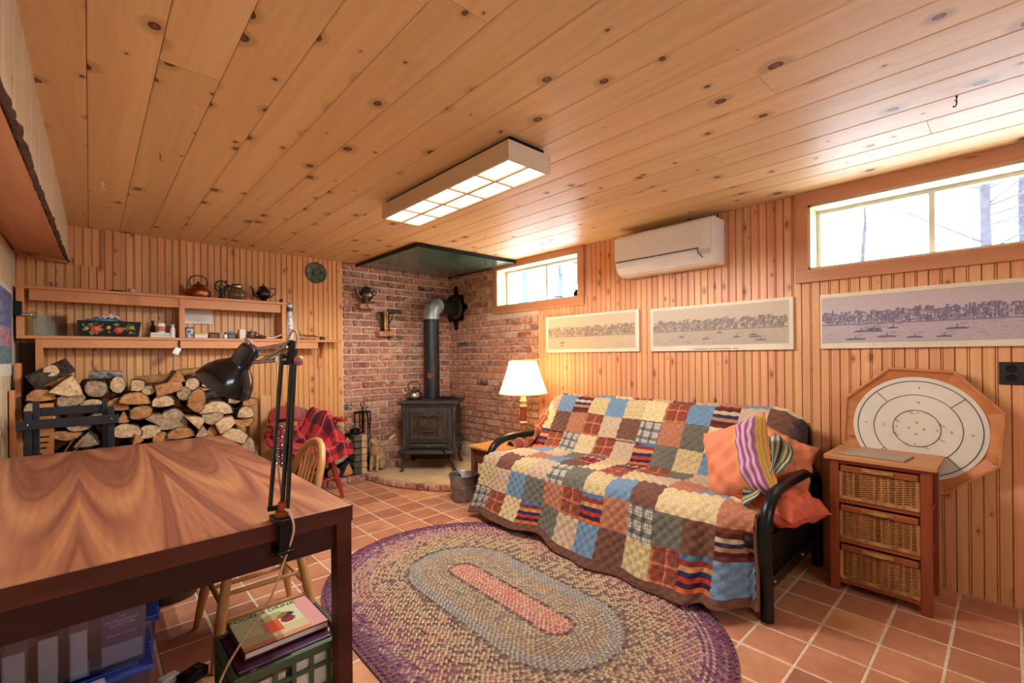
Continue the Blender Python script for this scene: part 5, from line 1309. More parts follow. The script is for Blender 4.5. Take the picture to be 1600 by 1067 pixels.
def plaid_mat(name, base, c1, c2, line, sc=1.0):
    """woven check from the cloth's own UVs"""
    t = NT(name); tc = t.n('ShaderNodeTexCoord'); sp = t.n('ShaderNodeSeparateXYZ'); t.l(tc.outputs['UV'], sp.inputs[0])
    def band(s, per, lo, hi, ph=0.0):
        f = t.math('FRACT', t.math('ADD', t.math('MULTIPLY', s, per * sc), ph))
        return t.math('MULTIPLY', t.math('GREATER_THAN', f, lo), t.math('LESS_THAN', f, hi))
    U, V_ = sp.outputs[0], sp.outputs[1]
    col = lin(base)
    col = t.mix(t.math('MULTIPLY', band(U, 1, .35, .72), .72), col, lin(c1)); col = t.mix(t.math('MULTIPLY', band(V_, 1, .35, .72), .72), col, lin(c1))
    col = t.mix(t.math('MULTIPLY', band(U, 1, .05, .16), .5), col, lin(c2)); col = t.mix(t.math('MULTIPLY', band(V_, 1, .05, .16), .5), col, lin(c2))
    col = t.mix(t.math('MULTIPLY', band(U, 1, .86, .90), .7), col, lin(line)); col = t.mix(t.math('MULTIPLY', band(V_, 1, .86, .90), .7), col, lin(line))
    nz = t.noise(tc.outputs['UV'], 60 * sc, 3)
    col = t.mix(.35, col, t.ramp(nz, [(.3, (.35, .35, .35, 1)), (.7, (1, 1, 1, 1))]), 'MULTIPLY')
    t.l(col, t.b.inputs['Base Color']); t.b.inputs['Roughness'].default_value = .95; t.b.inputs['Sheen Weight'].default_value = .15
    t.b.inputs['Specular IOR Level'].default_value = .1
    t.bump(nz, .2, .003)
    return t.m
def uv_grid(mb_fn, nu, nv, su=1.0, sv=1.0, thick=0.0):
    me = MB().grid(mb_fn, nu, nv).mesh('cloth', None, fix=False)
    uvl = me.uv_layers.new(name='UVMap')
    uv = np.empty((len(me.loops), 2), dtype=np.float32)
    for p in me.polygons:
        for li in p.loop_indices:
            vi = me.loops[li].vertex_index; i, j = divmod(vi, nv + 1); uv[li] = (i / nu * su, j / nv * sv)
    uvl.data.foreach_set('uv', uv.ravel())
    me.polygons.foreach_set('use_smooth', [True] * len(me.polygons)); me.update()
    return me
W['plaid'] = plaid_mat('red_black_plaid_wool', (206, 44, 46), (28, 26, 34), (170, 60, 66), (180, 150, 150), 1.0)
def blanket(u, v):
    # u: across the chair (left to right), v: from the hanging front hem to the back of the seat
    x = -.235 + .55 * u
    path = [(-.265, .33), (-.25, .42), (-.20, .462), (-.08, .468), (.05, .475), (.13, .50), (.165, .56), (.175, .62)]
    f = v * (len(path) - 1); i = min(int(f), len(path) - 2); f -= i
    y = path[i][0] * (1 - f) + path[i + 1][0] * f; zz = path[i][1] * (1 - f) + path[i + 1][1] * f
    if u < .5: zz -= (.5 - u) * .12 * max(0, v - .6)
    k = max(0, min(1, (u - .52) / .30)); k = k * k * (3 - 2 * k)
    if v > .22:      # heaped over the right arm, then falling outside it
        e = min(1, (v - .22) / .25)
        crest = .735 + .02 * math.sin(v * 9)
        out = max(0, (u - .90) / .10)
        zz = zz * (1 - k * e) + (crest - .14 * out) * k * e
        y = y * (1 - .25 * k)
    else: zz += .03 * k
    bmp = .016 * math.sin(8 * u + 9 * v) + .010 * math.sin(17 * u - 7 * v + 1) + .006 * math.sin(19 * v + 9 * u)
    env = 1.0 if v > .12 else .3
    return (x, y + bmp * .5 * env, zz + .012 + abs(bmp) * env * 1.3)
bl = link('blanket', uv_grid(blanket, 56, 56, 3.4, 4.2), W['plaid'], None, (1.345, 4.12, 0), (0, 0, .34))
sm = bl.modifiers.new('thick', 'SOLIDIFY'); sm.thickness = .008; sm.offset = 1
bl.name = 'plaid_blanket'; tag(bl, 'red and black plaid wool blanket heaped over the red chair', 'blanket')

# ================================================================== under the table
W['cratey'] = pm('green_crate_plastic', (76, 98, 66), (56, 76, 50), 7, .45)
CR = thing('green_crate', 'green plastic milk crate of books under the table corner', 'crate', (.488, 1.745, 0))
cx0, cy0, ch = .168, .143, .265
obj('rim', MB().box(-cx0 - .006, cx0 + .006, -cy0 - .006, -cy0 + .008, ch - .03, ch).box(-cx0 - .006, cx0 + .006, cy0 - .008, cy0 + .006, ch - .03, ch).box(-cx0 - .006, -cx0 + .008, -cy0, cy0, ch - .03, ch).box(cx0 - .008, cx0 + .006, -cy0, cy0, ch - .03, ch), W['cratey'], CR, bevel=.003)
obj('base', MB().box(-cx0, cx0, -cy0, cy0, .002, .012), W['cratey'], CR)
for s in (-1, 1):
    for nm, ya in (('long_wall', s * cy0),):
        mb = MB()
        for z0_, z1_ in ((.0, .05), (.105, .125), (.185, .2)): mb.box(-cx0, cx0, ya - .004, ya + .004, z0_ + .002, z1_)
        for k in range(7): x_ = -cx0 + 2 * cx0 * k / 6; mb.box(x_ - .006, x_ + .006, ya - .0055, ya + .0055, .004, ch - .03)
        obj(nm, mb, W['cratey'], CR)
    mb = MB(); xa = s * cx0
    for z0_, z1_ in ((.0, .05), (.105, .125), (.185, .2)): mb.box(xa - .004, xa + .004, -cy0, cy0, z0_ + .002, z1_)
    for k in range(6): y_ = -cy0 + 2 * cy0 * k / 5; mb.box(xa - .0055, xa + .0055, y_ - .006, y_ + .006, .004, ch - .03)
    obj('short_wall', mb, W['cratey'], CR)
fb = book('cookery_book', 'large food and drink cookbook with red tin on its cover lying on the green crate', (.488, 1.775, .277), .268, .236, .024, cov('cover_maroon', (96, 32, 52)), 0, None, (.0, .0, .012))
def cook(u, v):
    if u > .80: return (214, 150, 146)
    c = (206, 206, 160) if v > .35 else (200, 186, 140)
    if v < .12: c = (206, 140, 104)
    if .30 < u < .52 and .22 < v < .58: c = (222, 84, 44) if u > .36 else (214, 150, 140)
    if ((u - .62) / .09) ** 2 + ((v - .48) / .1) ** 2 < 1: c = (140, 40, 46)
    if ((u - .62) / .11) ** 2 + ((v - .62) / .08) ** 2 < 1: c = (60, 44, 44)
    if ((u - .50) / .16) ** 2 + ((v - .68) / .12) ** 2 < 1 and (int(u * 60) + int(v * 44)) % 3: c = (150, 128, 56)
    return c
raster('cover_print', cook, 60, 44, lambda u, v: (-.132 + .264 * u, -.116 + .232 * v, .0247), W['print'], fb)
text_part('title', 'FOOD & DRINK', .034, W['ink'], fb, (-.022, .098, .0252), (0, 0, 0), .0002, sx=.92)
bd = thing('ring_binder', 'dark purple ring binder under the cookbook in the crate', 'binder', (.475, 1.735, .05), 0, None, (0, 0, 0))
obj('cover', MB().box(-.145, .145, -.115, .115, .0, .22), pm('purple_vinyl', (84, 40, 70), (58, 26, 50), 6, .35), bd, bevel=.004)
obj('ring', MB().tube([(-.10 + .02 * math.cos(a), -.116, .19 + .02 * math.sin(a)) for a in [2 * PI * k / 14 for k in range(14)]], .0016, 5, closed=True), W['steel'], bd)
book('magazine', 'pale magazine tucked upright at the near side of the crate', (.56, 1.617, .02), .15, .012, .24, cov('cover_pale', (206, 198, 194)), .02)
book('paperback_book', 'thin brown paperback at the near left of the crate', (.42, 1.618, .02), .10, .014, .2, cov('cover_tan', (158, 112, 84)), -.01)

# clear bins
W['clearbin'] = glass('cloudy_plastic', (206, 214, 232), .12, .5)
W['bluelid'] = pm('blue_plastic', (52, 84, 196), (38, 64, 166), 6, .3)
def bin_(name, label, x0, x1, y0, y1, z0, z1, lid):
    b = thing(name, label, 'storage bin', ((x0 + x1) / 2, (y0 + y1) / 2, z0))
    w, d, h = (x1 - x0) / 2, (y1 - y0) / 2, z1 - z0; t = .003; q = .955
    vs = [(-w * q, -d * q, 0), (w * q, -d * q, 0), (w * q, d * q, 0), (-w * q, d * q, 0), (-w, -d, h), (w, -d, h), (w, d, h), (-w, d, h)]
    obj('tub', MB().add(vs, [(0, 1, 2, 3), (0, 1, 5, 4), (1, 2, 6, 5), (2, 3, 7, 6), (3, 0, 4, 7)]), W['clearbin'], b)
    obj('rim', MB().tube([(-w, -d, h), (w, -d, h), (w, d, h), (-w, d, h)], .005, 6, closed=True), W['clearbin'], b)
    if lid:
        obj('lid', MB().box(-w - .008, w + .008, -d - .008, d + .008, h, h + .014).box(-w + .03, w - .03, -d + .03, d - .03, h + .014, h + .018), W['bluelid'], b, bevel=.006)
        obj('latch', MB().box(w + .001, w + .018, -.04, .04, h - .05, h + .012), W['bluelid'], b, bevel=.004)
    return b
bin_('plastic_bin', 'lower clear storage bin with blue lid under the table', -.33, .145, 1.96, 2.36, .002, .205, True)
bin_('plastic_bin', 'upper clear storage bin full of books stacked under the table', -.325, .140, 1.985, 2.35, .226, .54, False)
bin_('plastic_bin', 'smaller clear bin with blue lid standing behind the stacked bins', -.10, .205, 2.52, 2.74, .002, .12, True)
bin_('plastic_bin', 'topmost small clear bin behind the book-filled bin', -.09, .195, 2.53, 2.73, .14, .30, False)
ib = book('investor_book', 'purple investing book standing upright inside the clear bin', (.075, 2.035, .232), .105, .03, .17, cov('cover_purple', (84, 52, 120)), 0)
raster('cover_print', lambda u, v: (88, 54, 122) if v > .36 else (178, 168, 186), 6, 22, lambda u, v: (-.052 + .104 * u, -.0155, .001 + .168 * v), W['print'], ib)
for s, sz, zz, tx in (('THE', .009, .152, 1), ('INTELLIGENT', .0145, .138, 1), ('INVESTOR', .0145, .124, 1), ('BENJAMIN GRAHAM', .0085, .093, 1)):
    text_part('title', s, sz, W['whiteink'], ib, (0, -.0162, zz), (PI / 2, 0, 0), .0002)
for k, (x, w, h, c, nm) in enumerate(((-.03, .045, .15, (186, 178, 196), 'pale'), (-.10, .05, .16, (40, 42, 70), 'navy'), (-.17, .05, .14, (200, 196, 210), 'white'), (-.245, .07, .15, (34, 32, 56), 'black'))):
    book('boxed_book', '%s book standing in the clear bin left of the purple book' % nm, (x, 2.05, .232), w, .10, h, cov('bin_cover_%d' % k, c))
book('flat_book', 'white book lying flat on top of the upright books in the clear bin', (-.06, 2.20, .40), .20, .15, .025, cov('flat_cover', (206, 206, 216)))
tag(obj('white_lid', MB().box(-.05, .05, -.02, .02, 0, .006).box(-.044, .044, -.014, .014, .006, .010), W['white'], None, (-.02, 1.945, .2195), (0, 0, .1), bevel=.003), 'small white plastic lid lying on the blue bin lid', 'tray')  # white plastic lid lying loose on the lower bin
drum = thing('waste_bin', 'brown cylindrical metal waste bin under the table by the chair', 'waste bin', (.30, 3.0, 0))
W['rustbin'] = pm('brown_metal', (84, 60, 50), (52, 36, 32), 12, .45, metal=.4)
obj('drum', MB().lathe([(.001, .002), (.125, .002), (.128, .008), (.135, .34), (.131, .34), (.122, .012), (.001, .01)], 28), W['rustbin'], drum, smooth=40)
obj('rim', MB().tube([(.133 * math.cos(a), .133 * math.sin(a), .34) for a in [2 * PI * k / 28 for k in range(28)]], .005, 6, closed=True), W['rustbin'], drum, smooth=60)

# ================================================================== braided rug
RG = thing('braided_rug', 'large oval braided rug in purple, beige and grey on the tiles', 'rug', (1.57, 1.78, 0), -.02)
RL, NR, RP = .36, 32, .0236
def stadium(r, s):
    """point and tangent at arc length s on the offset curve of radius r round a central line"""
    P = 4 * RL + 2 * PI * r; s %= P
    if s < 2 * RL: return (r, -RL + s), (0, 1)
    s -= 2 * RL
    if s < PI * r: a = s / r; return (r * math.cos(a), RL + r * math.sin(a)), (-math.sin(a), math.cos(a))
    s -= PI * r
    if s < 2 * RL: return (-r, RL - s), (0, -1)
    s -= 2 * RL; a = PI + s / r
    return (r * math.cos(a), -RL + r * math.sin(a)), (-math.sin(a), math.cos(a))
rgm = random.Random(21)
PAL = [(.00, ((224, 164, 138), (214, 150, 126), (228, 180, 154))), (.075, ((110, 86, 88), (140, 112, 104), (190, 152, 128))), (.11, ((196, 176, 146), (172, 156, 130), (204, 184, 152), (156, 140, 122))), (.20, ((198, 178, 144), (174, 154, 128), (190, 160, 128))), (.235, ((178, 172, 160), (164, 160, 150), (190, 180, 164))), (.305, ((104, 90, 86), (138, 122, 108), (182, 160, 132))), (.335, ((206, 180, 140), (194, 166, 128), (130, 108, 98), (214, 190, 152))), (.43, ((210, 178, 138), (204, 160, 126), (136, 106, 100), (216, 190, 154))), (.53, ((206, 154, 132), (214, 172, 146), (150, 100, 118), (194, 162, 138))), (.62, ((192, 146, 144), (148, 94, 124), (206, 170, 156), (128, 78, 106))), (.69, ((146, 90, 118), (124, 72, 102), (170, 118, 134), (110, 62, 90))), (.73, ((120, 64, 90), (104, 54, 78), (134, 80, 102)))]
for k in range(NR):
    r = .012 + k * RP; per = 4 * RL + 2 * PI * r; n = int(per / .0265)
    pal = [p for p in PAL if p[0] <= r + .004][-1][1]
    vs, fs, cs = [], [], []
    for i in range(n):
        for side in (-1, 1):
            s0 = per * (i + (.5 if side > 0 else 0)) / n
            (px_, py_), (tx, ty) = stadium(r, s0); nx, ny = ty, -tx
            L, wd = .0172, .0072
            dx, dy = tx * .80 + nx * side * .55, ty * .80 + ny * side * .55
            ox, oy = -dy, dx; cx, cy = px_ + nx * side * .0052, py_ + ny * side * .0052
            b = len(vs); top = .013 + rgm.uniform(-.0012, .0012)
            vs += [(cx - dx * L, cy - dy * L, .006), (cx + ox * wd - dx * .004, cy + oy * wd - dy * .004, .0075), (cx - ox * wd + dx * .004, cy - oy * wd + dy * .004, .0075), (cx + dx * L, cy + dy * L, .006), (cx - dx * .006, cy - dy * .006, top), (cx + dx * .006, cy + dy * .006, top)]
            fs += [(b, b + 2, b + 5, b + 4), (b + 2, b + 3, b + 5), (b + 3, b + 1, b + 4, b + 5), (b + 1, b, b + 4)]
            c = lin(tuple(max(0, min(255, v + rgm.uniform(-9, 9))) for v in (pal[(i * 2 + (side > 0)) % len(pal)] if rgm.random() < .6 else rgm.choice(pal))))
            cs += [c] * 4
    me = bpy.data.meshes.new('braid'); me.from_pydata(vs, [], fs)
    at = me.attributes.new('Col', 'FLOAT_COLOR', 'FACE'); at.data.foreach_set('color', np.array(cs, dtype=np.float32).ravel())
    me.polygons.foreach_set('use_smooth', [False] * len(me.polygons))
    link('braid', me, W['dyed'], RG)
base = []
ro = .012 + (NR - .4) * RP
for i in range(96):
    p, _ = stadium(ro, (4 * RL + 2 * PI * ro) * i / 96); base.append(p)
obj('underside', MB().prism(base, .001, .0068, 'xy'), pm('rug_shadow_wool', (128, 98, 94), (104, 76, 78), 90, .95), RG)

# ================================================================== futon
W['futon'] = pm('futon_frame_black', (32, 36, 38), (24, 27, 29), 10, .32, metal=.5)
W['mattress'] = pm('dark_mattress_cotton', (72, 50, 54), (52, 36, 42), 30, .95)
Y0, Y1 = .77, 2.76
FT = thing('futon_sofa', 'black metal framed futon sofa along the pine wall', 'sofa', (2.7, 1.765, 0))
FO = Vector((2.7, 1.765, 0))
armp = [(2.305, .002), (2.30, .15), (2.285, .33), (2.295, .45), (2.345, .53), (2.44, .572), (2.58, .583), (2.80, .58), (3.0, .568), (3.09, .52), (3.12, .40), (3.125, .15), (3.125, .002)]
for yy in (Y0, Y1):
    pth = bez([(a - FO.x, yy - FO.y, b) for a, b in armp], 72)
    s = 1 if yy == Y0 else -1
    obj('arm', MB().tube(pth, .029, 14), W['futon'], FT, smooth=60)
    obj('side_rail', MB().box(2.32 - FO.x, 3.11 - FO.x, yy - FO.y - .014, yy - FO.y + .014, .135, .195), W['futon'], FT, bevel=.004)
    obj('side_panel', MB().box(2.33 - FO.x, 3.10 - FO.x, yy - FO.y + .016 * s - .003, yy - FO.y + .016 * s + .003, .195, .36), W['futon'], FT)
    for bx_ in (2.36, 2.78): obj('bolt', MB().ball((bx_ - FO.x, yy - FO.y - .016, .17), .009, n=8, m=6), W['steel'], FT)
obj('front_rail', MB().box(2.31 - FO.x, 2.35 - FO.x, Y0 - FO.y, Y1 - FO.y, .24, .30), W['futon'], FT, bevel=.004)
obj('rear_rail', MB().box(3.08 - FO.x, 3.12 - FO.x, Y0 - FO.y, Y1 - FO.y, .24, .30), W['futon'], FT, bevel=.004)
prof = [(2.30, .315), (2.27, .36), (2.275, .44), (2.31, .465), (2.70, .462), (2.76, .49), (2.99, .835), (3.05, .862), (3.11, .84), (3.14, .78), (3.0, .42), (2.94, .34), (2.88, .315)]
me = MB().prism([(a - FO.x, b) for a, b in prof], .805 - FO.y, 2.725 - FO.y, 'xz')
obj('mattress', me, W['mattress'], FT, bevel=.035, seg=3)

# ---- patchwork quilt
def stripe_mat(name, cols, sc=1.0):
    t = NT(name); tc = t.n('ShaderNodeTexCoord'); sp = t.n('ShaderNodeSeparateXYZ'); t.l(tc.outputs['UV'], sp.inputs[0])
    f = t.math('FRACT', t.math('MULTIPLY', sp.outputs[1], sc))
    col = t.ramp(f, [(k / len(cols), lin(c)) for k, c in enumerate(cols)], 'CONSTANT')
    nz = t.noise(tc.outputs['UV'], 30, 3); col = t.mix(.3, col, t.ramp(nz, [(.3, (.4, .4, .4, 1)), (.7, (1, 1, 1, 1))]), 'MULTIPLY')
    t.l(col, t.b.inputs['Base Color']); t.b.inputs['Roughness'].default_value = .95; t.b.inputs['Specular IOR Level'].default_value = .1; return t.m
def cloth(name, c, c2=None): return pm(name, c, c2 or tuple(v * .86 for v in c), 70, .95, jit=.05, spec=.1, sheen=.1)
Q = dict(T=cloth('patch_tan', (204, 176, 148)), B=cloth('patch_blue', (118, 146, 172)), C=cloth('patch_cream', (226, 200, 154)), N=cloth('patch_brown', (122, 82, 68)), U=cloth('patch_rust', (190, 126, 96)), O=cloth('patch_olive', (116, 112, 98)),
         Y=plaid_mat('patch_yellow_check', (228, 206, 158), (208, 178, 124), (170, 150, 112), (70, 60, 54), 3.0), R=plaid_mat('patch_red_check', (176, 66, 60), (128, 78, 58), (206, 172, 96), (48, 38, 38), 2.0), K=plaid_mat('patch_black_white_check', (214, 204, 184), (70, 70, 74), (120, 120, 122), (30, 30, 32), 2.5),
         S=stripe_mat('patch_dark_stripe', [(112, 58, 52), (88, 46, 46), (176, 130, 96), (60, 60, 90), (200, 176, 150), (96, 50, 44), (122, 66, 52)]), X=stripe_mat('patch_bright_stripe', [(200, 104, 60), (64, 44, 60), (178, 64, 52), (60, 52, 92), (200, 150, 96), (150, 58, 56), (90, 120, 150)]))
ROWS = ['NTUBCRYNTUBC', 'TBSYBYCRBSTN', 'YNURTNKUOCNT', 'XRKCRTXOYBNO', 'UBTOXYSROTCN', 'CTUBNCRYTUBC', 'TNYTKOYBNCCU', 'YTBOURXUKONS', 'KRCXOTBNYRXB']
qprof = [(3.205, .50), (3.19, .68), (3.165, .81), (3.12, .875), (3.05, .897), (2.985, .868), (2.93, .79), (2.84, .645), (2.77, .535), (2.725, .495), (2.66, .482), (2.5, .488), (2.36, .486), (2.285, .46), (2.252, .40), (2.232, .28), (2.205, .16), (2.165, .05), (2.15, .022)]
qc = [Vector((a, 0, b)) for a, b in qprof]; qc = bez(qc, 240)
ql = [0.0]
for a, b in zip(qc[:-1], qc[1:]): ql.append(ql[-1] + (b - a).length)
QL = ql[-1]
def qpt(s):
    s = max(0, min(QL, s)); lo = np.searchsorted(ql, s) - 1; lo = max(0, min(len(qc) - 2, lo))
    f = (s - ql[lo]) / (ql[lo + 1] - ql[lo] + 1e-9); return qc[lo].lerp(qc[lo + 1], f)
QY0, QY1 = 2.765, .815
def qsurf(u, s):
    """u: 0 at the left end .. 1 at the right end, s: arc length from behind the back"""
    p = qpt(s); y = QY0 + (QY1 - QY0) * u; x, zz = p.x, p.z
    fr = max(0, min(1, (s - (QL - .52)) / .5))            # how far down the front drop
    y += .05 * fr * (.5 - u) * 2 * (1.4 if u < .5 else .5)
    x += fr * (.022 * math.sin(u * 19 + 1) + .014 * math.sin(u * 41) + .02 * math.sin(u * 7)) - fr * .03
    zz += fr * fr * (.022 * math.sin(u * 6.3 + .4) + .012 * math.sin(u * 23)) + (.014 * fr)
    if u > .86: k = (u - .86) / .14; x += fr * .05 * math.sin(k * 9); x += .06 * fr * k; zz += .03 * fr * k
    bk_ = max(0, 1 - abs(s - .62) / .5)                   # on the back: round off both ends
    e = min(u, 1 - u); d = max(0, 1 - e / .07)
    if s < .95: x += .035 * d * d; zz -= .075 * d * d * (1 if s < .75 else .4)
    elif s < QL - .52: zz -= .03 * d * d
    zz += .006 * math.sin(u * 30 + s * 9) * (1 if .9 < s < 1.45 else .4) + .004 * math.sin(u * 13 - s * 21)
    if .85 < s < 1.0: x += .01 * math.sin(u * 17)
    zz = max(zz, .021)
    return Vector((x, y, zz))
QT = thing('patchwork_quilt', 'padded patchwork quilt of plaid, blue, brown and cream squares over the futon', 'quilt', (2.7, 1.765, 0))
NC, PS, BW = 12, .171, .05
WID = abs(QY0 - QY1)
def puff(u, s):
    a, b = u * WID, s
    g = .06
    return .0125 * (abs(math.sin(PI * (a + b) / g)) * abs(math.sin(PI * (a - b) / g))) ** .5
def qfull(u, s):
    p = qsurf(u, s); e = .004
    du = qsurf(min(1, u + e), s) - qsurf(max(0, u - e), s); dv = qsurf(u, min(QL, s + e)) - qsurf(u, max(0, s - e))
    n = du.cross(dv); n.normalize()
    if n.z < 0 and s > .5: n = -n
    if s <= .5 and n.x < 0 and n.z < 0: n = -n
    return p + n * (puff(u, s) + .003) - FO
def patch(name, u0, u1, s0, s1, mat, nu, nv):
    me = uv_grid(lambda i, j: qfull(u0 + (u1 - u0) * i, s1 + (s0 - s1) * j), nu, nv)
    me.name = name
    o = link(name, me, mat, QT); return o
s_bot = QL - BW
nrow = len(ROWS)
for r, row in enumerate(ROWS):
    s1 = s_bot - (nrow - 1 - r) * PS; s0 = s1 - PS
    for c, code in enumerate(row):
        u0, u1 = c / NC, (c + 1) / NC
        # the rows shear a little, as the quilt lies askew
        patch('patch', u0, u1, s0, s1, Q[code], 18, 18)
top_s = s_bot - nrow * PS
if top_s > .02: patch('back_flap', 0, 1, 0.0, top_s, Q['N'], 60, 4)
patch('border', 0, 1, s_bot, QL, Q['N'], 150, 6)
obj('binding', MB().tube([qsurf(k / 150, QL) - FO + Vector((0, 0, .004)) for k in range(151)], .008, 6), Q['N'], QT, smooth=60)
for uu in (0, 1): obj('side_binding', MB().tube([qsurf(uu, QL * k / 90) - FO for k in range(91)], .009, 6), Q['N'], QT, smooth=60)
# bunched end of the quilt at the far arm
def bunch(u, v):
    a = v * PI
    x = 2.50 + .46 * u; zc = .492 + .23 * max(0, u - .35) ** 1.3 / .55
    w = .045 + .02 * math.sin(u * 9)
    return (x - FO.x, 2.735 - FO.y + w * math.cos(a) * 1.1 + .012 * math.sin(u * 21), zc + w * math.sin(a) * 1.1 + .008 * math.sin(u * 27 + v * 6))
bo = link('bunched_end', uv_grid(bunch, 40, 14, 3, 1), Q['R'], QT)

# ---- pillows
def pillow(name, label, w, h, t, mat, loc, rot, su=1, sv=1, sag=0.0):
    def f(sgn):
        def g(i, j):
            a, b = 2 * i - 1, 2 * j - 1
            x = a * w / 2 * (1 - .13 * (1 - b * b)); y = b * h / 2 * (1 - .13 * (1 - a * a))
            e = max(0, (1 - a ** 4)) ** .55 * max(0, (1 - b ** 4)) ** .55
            wr_ = .006 * math.sin(9 * a + 5 * b) * e + .005 * math.sin(15 * b - 6 * a) * e + .007 * math.sin(4 * a * b * 5) * e
            zz = sgn * (t / 2 * e + wr_) - sag * (a * a) * .5
            return (x, y, zz)
        return g
    n = 26
    p = thing(name, label, 'pillow', loc, 0, None, rot)
    obj_ = link('front', uv_grid(f(1), n, n, su, sv), mat, p)
    me2 = uv_grid(f(-1), n, n, su, sv); me2.flip_normals(); link('back', me2, mat, p)
    rim_ = [f(0)(k / 40, 0) for k in range(41)] + [f(0)(1, k / 40) for k in range(1, 41)] + [f(0)(1 - k / 40, 1) for k in range(1, 41)] + [f(0)(0, 1 - k / 40) for k in range(1, 40)]
    obj('piping', MB().tube(rim_, .004, 5, closed=True), mat, p, smooth=60)
    return p
def striped_pillow_mat():
    t = NT('orange_stripe_cotton'); tc = t.n('ShaderNodeTexCoord'); sp = t.n('ShaderNodeSeparateXYZ'); t.l(tc.outputs['UV'], sp.inputs[0])
    U = sp.outputs[0]
    base = t.ramp(U, [(0, lin((222, 128, 92))), (.64, lin((222, 128, 92))), (.65, lin((206, 150, 70))), (.69, lin((140, 80, 130))), (.71, lin((200, 150, 190))), (.75, lin((120, 60, 120))), (.79, lin((206, 160, 190))), (.83, lin((126, 62, 118))), (.87, lin((206, 160, 190))), (.90, lin((126, 62, 118))), (.94, lin((190, 150, 60)))], 'CONSTANT')
    ln_ = t.math('GREATER_THAN', t.math('FRACT', t.math('MULTIPLY', U, 46)), .68)
    col = t.mix(t.math('MULTIPLY', ln_, .45), base, lin((232, 176, 150)))
    t.l(col, t.b.inputs['Base Color']); t.b.inputs['Roughness'].default_value = .95; t.b.inputs['Specular IOR Level'].default_value = .1; return t.m
W['stripepil'] = striped_pillow_mat()
W['coral'] = pm('coral_cotton', (226, 118, 92), (208, 98, 76), 24, .95, spec=.1)
W['peach'] = pm('peach_cotton', (226, 146, 104), (208, 122, 84), 24, .95, spec=.1)
def look_rot(n, upd, spin=0):
    n = Vector(n).normalized(); u = Vector(upd); x = u.cross(n).normalized(); y = n.cross(x)
    M = Matrix((x, y, n)).transposed(); return (M @ Matrix.Rotation(spin, 3, 'Z')).to_euler()
pillow('striped_pillow', 'orange pinstriped cushion with purple bands leaning at the near end of the futon', .38, .46, .22, W['stripepil'], (2.56, .99, .66), look_rot((-.84, .26, .42), (.1, -.1, 1), .55))
pillow('coral_pillow', 'plain coral cushion squashed through the near futon arm', .42, .34, .17, W['coral'], (2.60, .815, .475), (.22, .10, -.15))
pillow('peach_pillow', 'peach cushion wedged upright between futon back and arm', .34, .36, .15, W['peach'], (2.86, .865, .62), look_rot((-.55, -.72, .35), (.1, 0, 1), -.4))
W['scarf'] = stripe_mat('striped_scarf', [(96, 120, 106), (206, 206, 188), (70, 92, 88), (206, 176, 92), (120, 150, 150), (60, 70, 66), (196, 176, 150)], 1.0)
sc_path = bez([(2.84, .90, .77), (2.70, .85, .73), (2.54, .82, .665), (2.45, .83, .60), (2.42, .87, .565), (2.42, .92, .545)], 48)
def scarf(u, v):
    i = min(len(sc_path) - 1, int(u * (len(sc_path) - 1))); p = sc_path[i]; t_ = (sc_path[min(i + 1, len(sc_path) - 1)] - sc_path[max(i - 1, 0)]).normalized()
    sd = t_.cross(Vector((-.6, -.5, .62))).normalized(); w = (.05 + .035 * math.sin(u * 7 + .5))
    off = (v - .5) * 2
    return p + sd * off * w + Vector((-.6, -.5, .62)) * (.018 * math.cos(off * 4.5 + u * 12) + .01)
sco = link('striped_scarf', uv_grid(scarf, 48, 20, 3, 2), W['scarf'])
sco.modifiers.new('thick', 'SOLIDIFY').thickness = .004
tag(sco, 'green and cream striped scarf trailing over the cushions', 'scarf')

# ================================================================== side table and lamp
W['oldoak'] = wood('old_oak', (206, 150, 88), (172, 112, 60), (90, 50, 24), along=0, across=1, knots=.2, rough=.4, kx=5, ky=1)
W['oldoakdk'] = pm('dark_oak', (128, 74, 42), (90, 50, 30), 14, .45, stretch=(.3, .3, 1))
ET = thing('side_table', 'small old oak side table between futon and hearth', 'side table', (2.76, 3.02, 0))
obj('top', MB().box(-.335, .33, -.205, .20, .44, .462), W['oldoak'], ET, bevel=.006)
for sx in (-1, 1):
    for sy in (-1, 1): obj('leg', MB().box(sx * .285 - .022, sx * .285 + .022, sy * .165 - .022, sy * .165 + .022, .002, .44), W['oldoakdk'], ET, bevel=.004)
dw = obj('drawer', MB().box(-.298, -.28, -.14, .14, .315, .425), W['oldoakdk'], ET, bevel=.004)
obj('knob', MB().ball((-.308, 0, .37), .012, n=10, m=8), W['brass'], dw, smooth=60)
obj('apron', MB().box(-.28, .28, .155, .172, .31, .44), W['oldoakdk'], ET); obj('apron', MB().box(-.28, .28, -.172, -.155, .31, .44), W['oldoakdk'], ET); obj('apron', MB().box(.28, .295, -.15, .15, .31, .44), W['oldoakdk'], ET)
for sy in (-1, 1): obj('stretcher', MB().box(-.27, .27, sy * .165 - .012, sy * .165 + .012, .16, .19), W['oldoakdk'], ET, bevel=.003)
obj('stretcher', MB().box(-.297, -.273, -.15, .15, .19, .22), W['oldoakdk'], ET, bevel=.003)
obj('stretcher', MB().box(-.297, -.273, -.15, .15, .05, .085), W['oldoakdk'], ET, bevel=.003)
TL = thing('table_lamp', 'turned wood table lamp with lit cream bell shade on the side table', 'table lamp', (2.87, 2.97, .4625))
obj('base', MB().lathe([(.001, 0), (.078, 0), (.08, .008), (.072, .018), (.03, .03), (.001, .03)], 28), W['brass'], TL, smooth=40)
W['lampwood'] = pm('red_turned_wood', (168, 84, 46), (130, 60, 32), 16, .3, coat=.3)
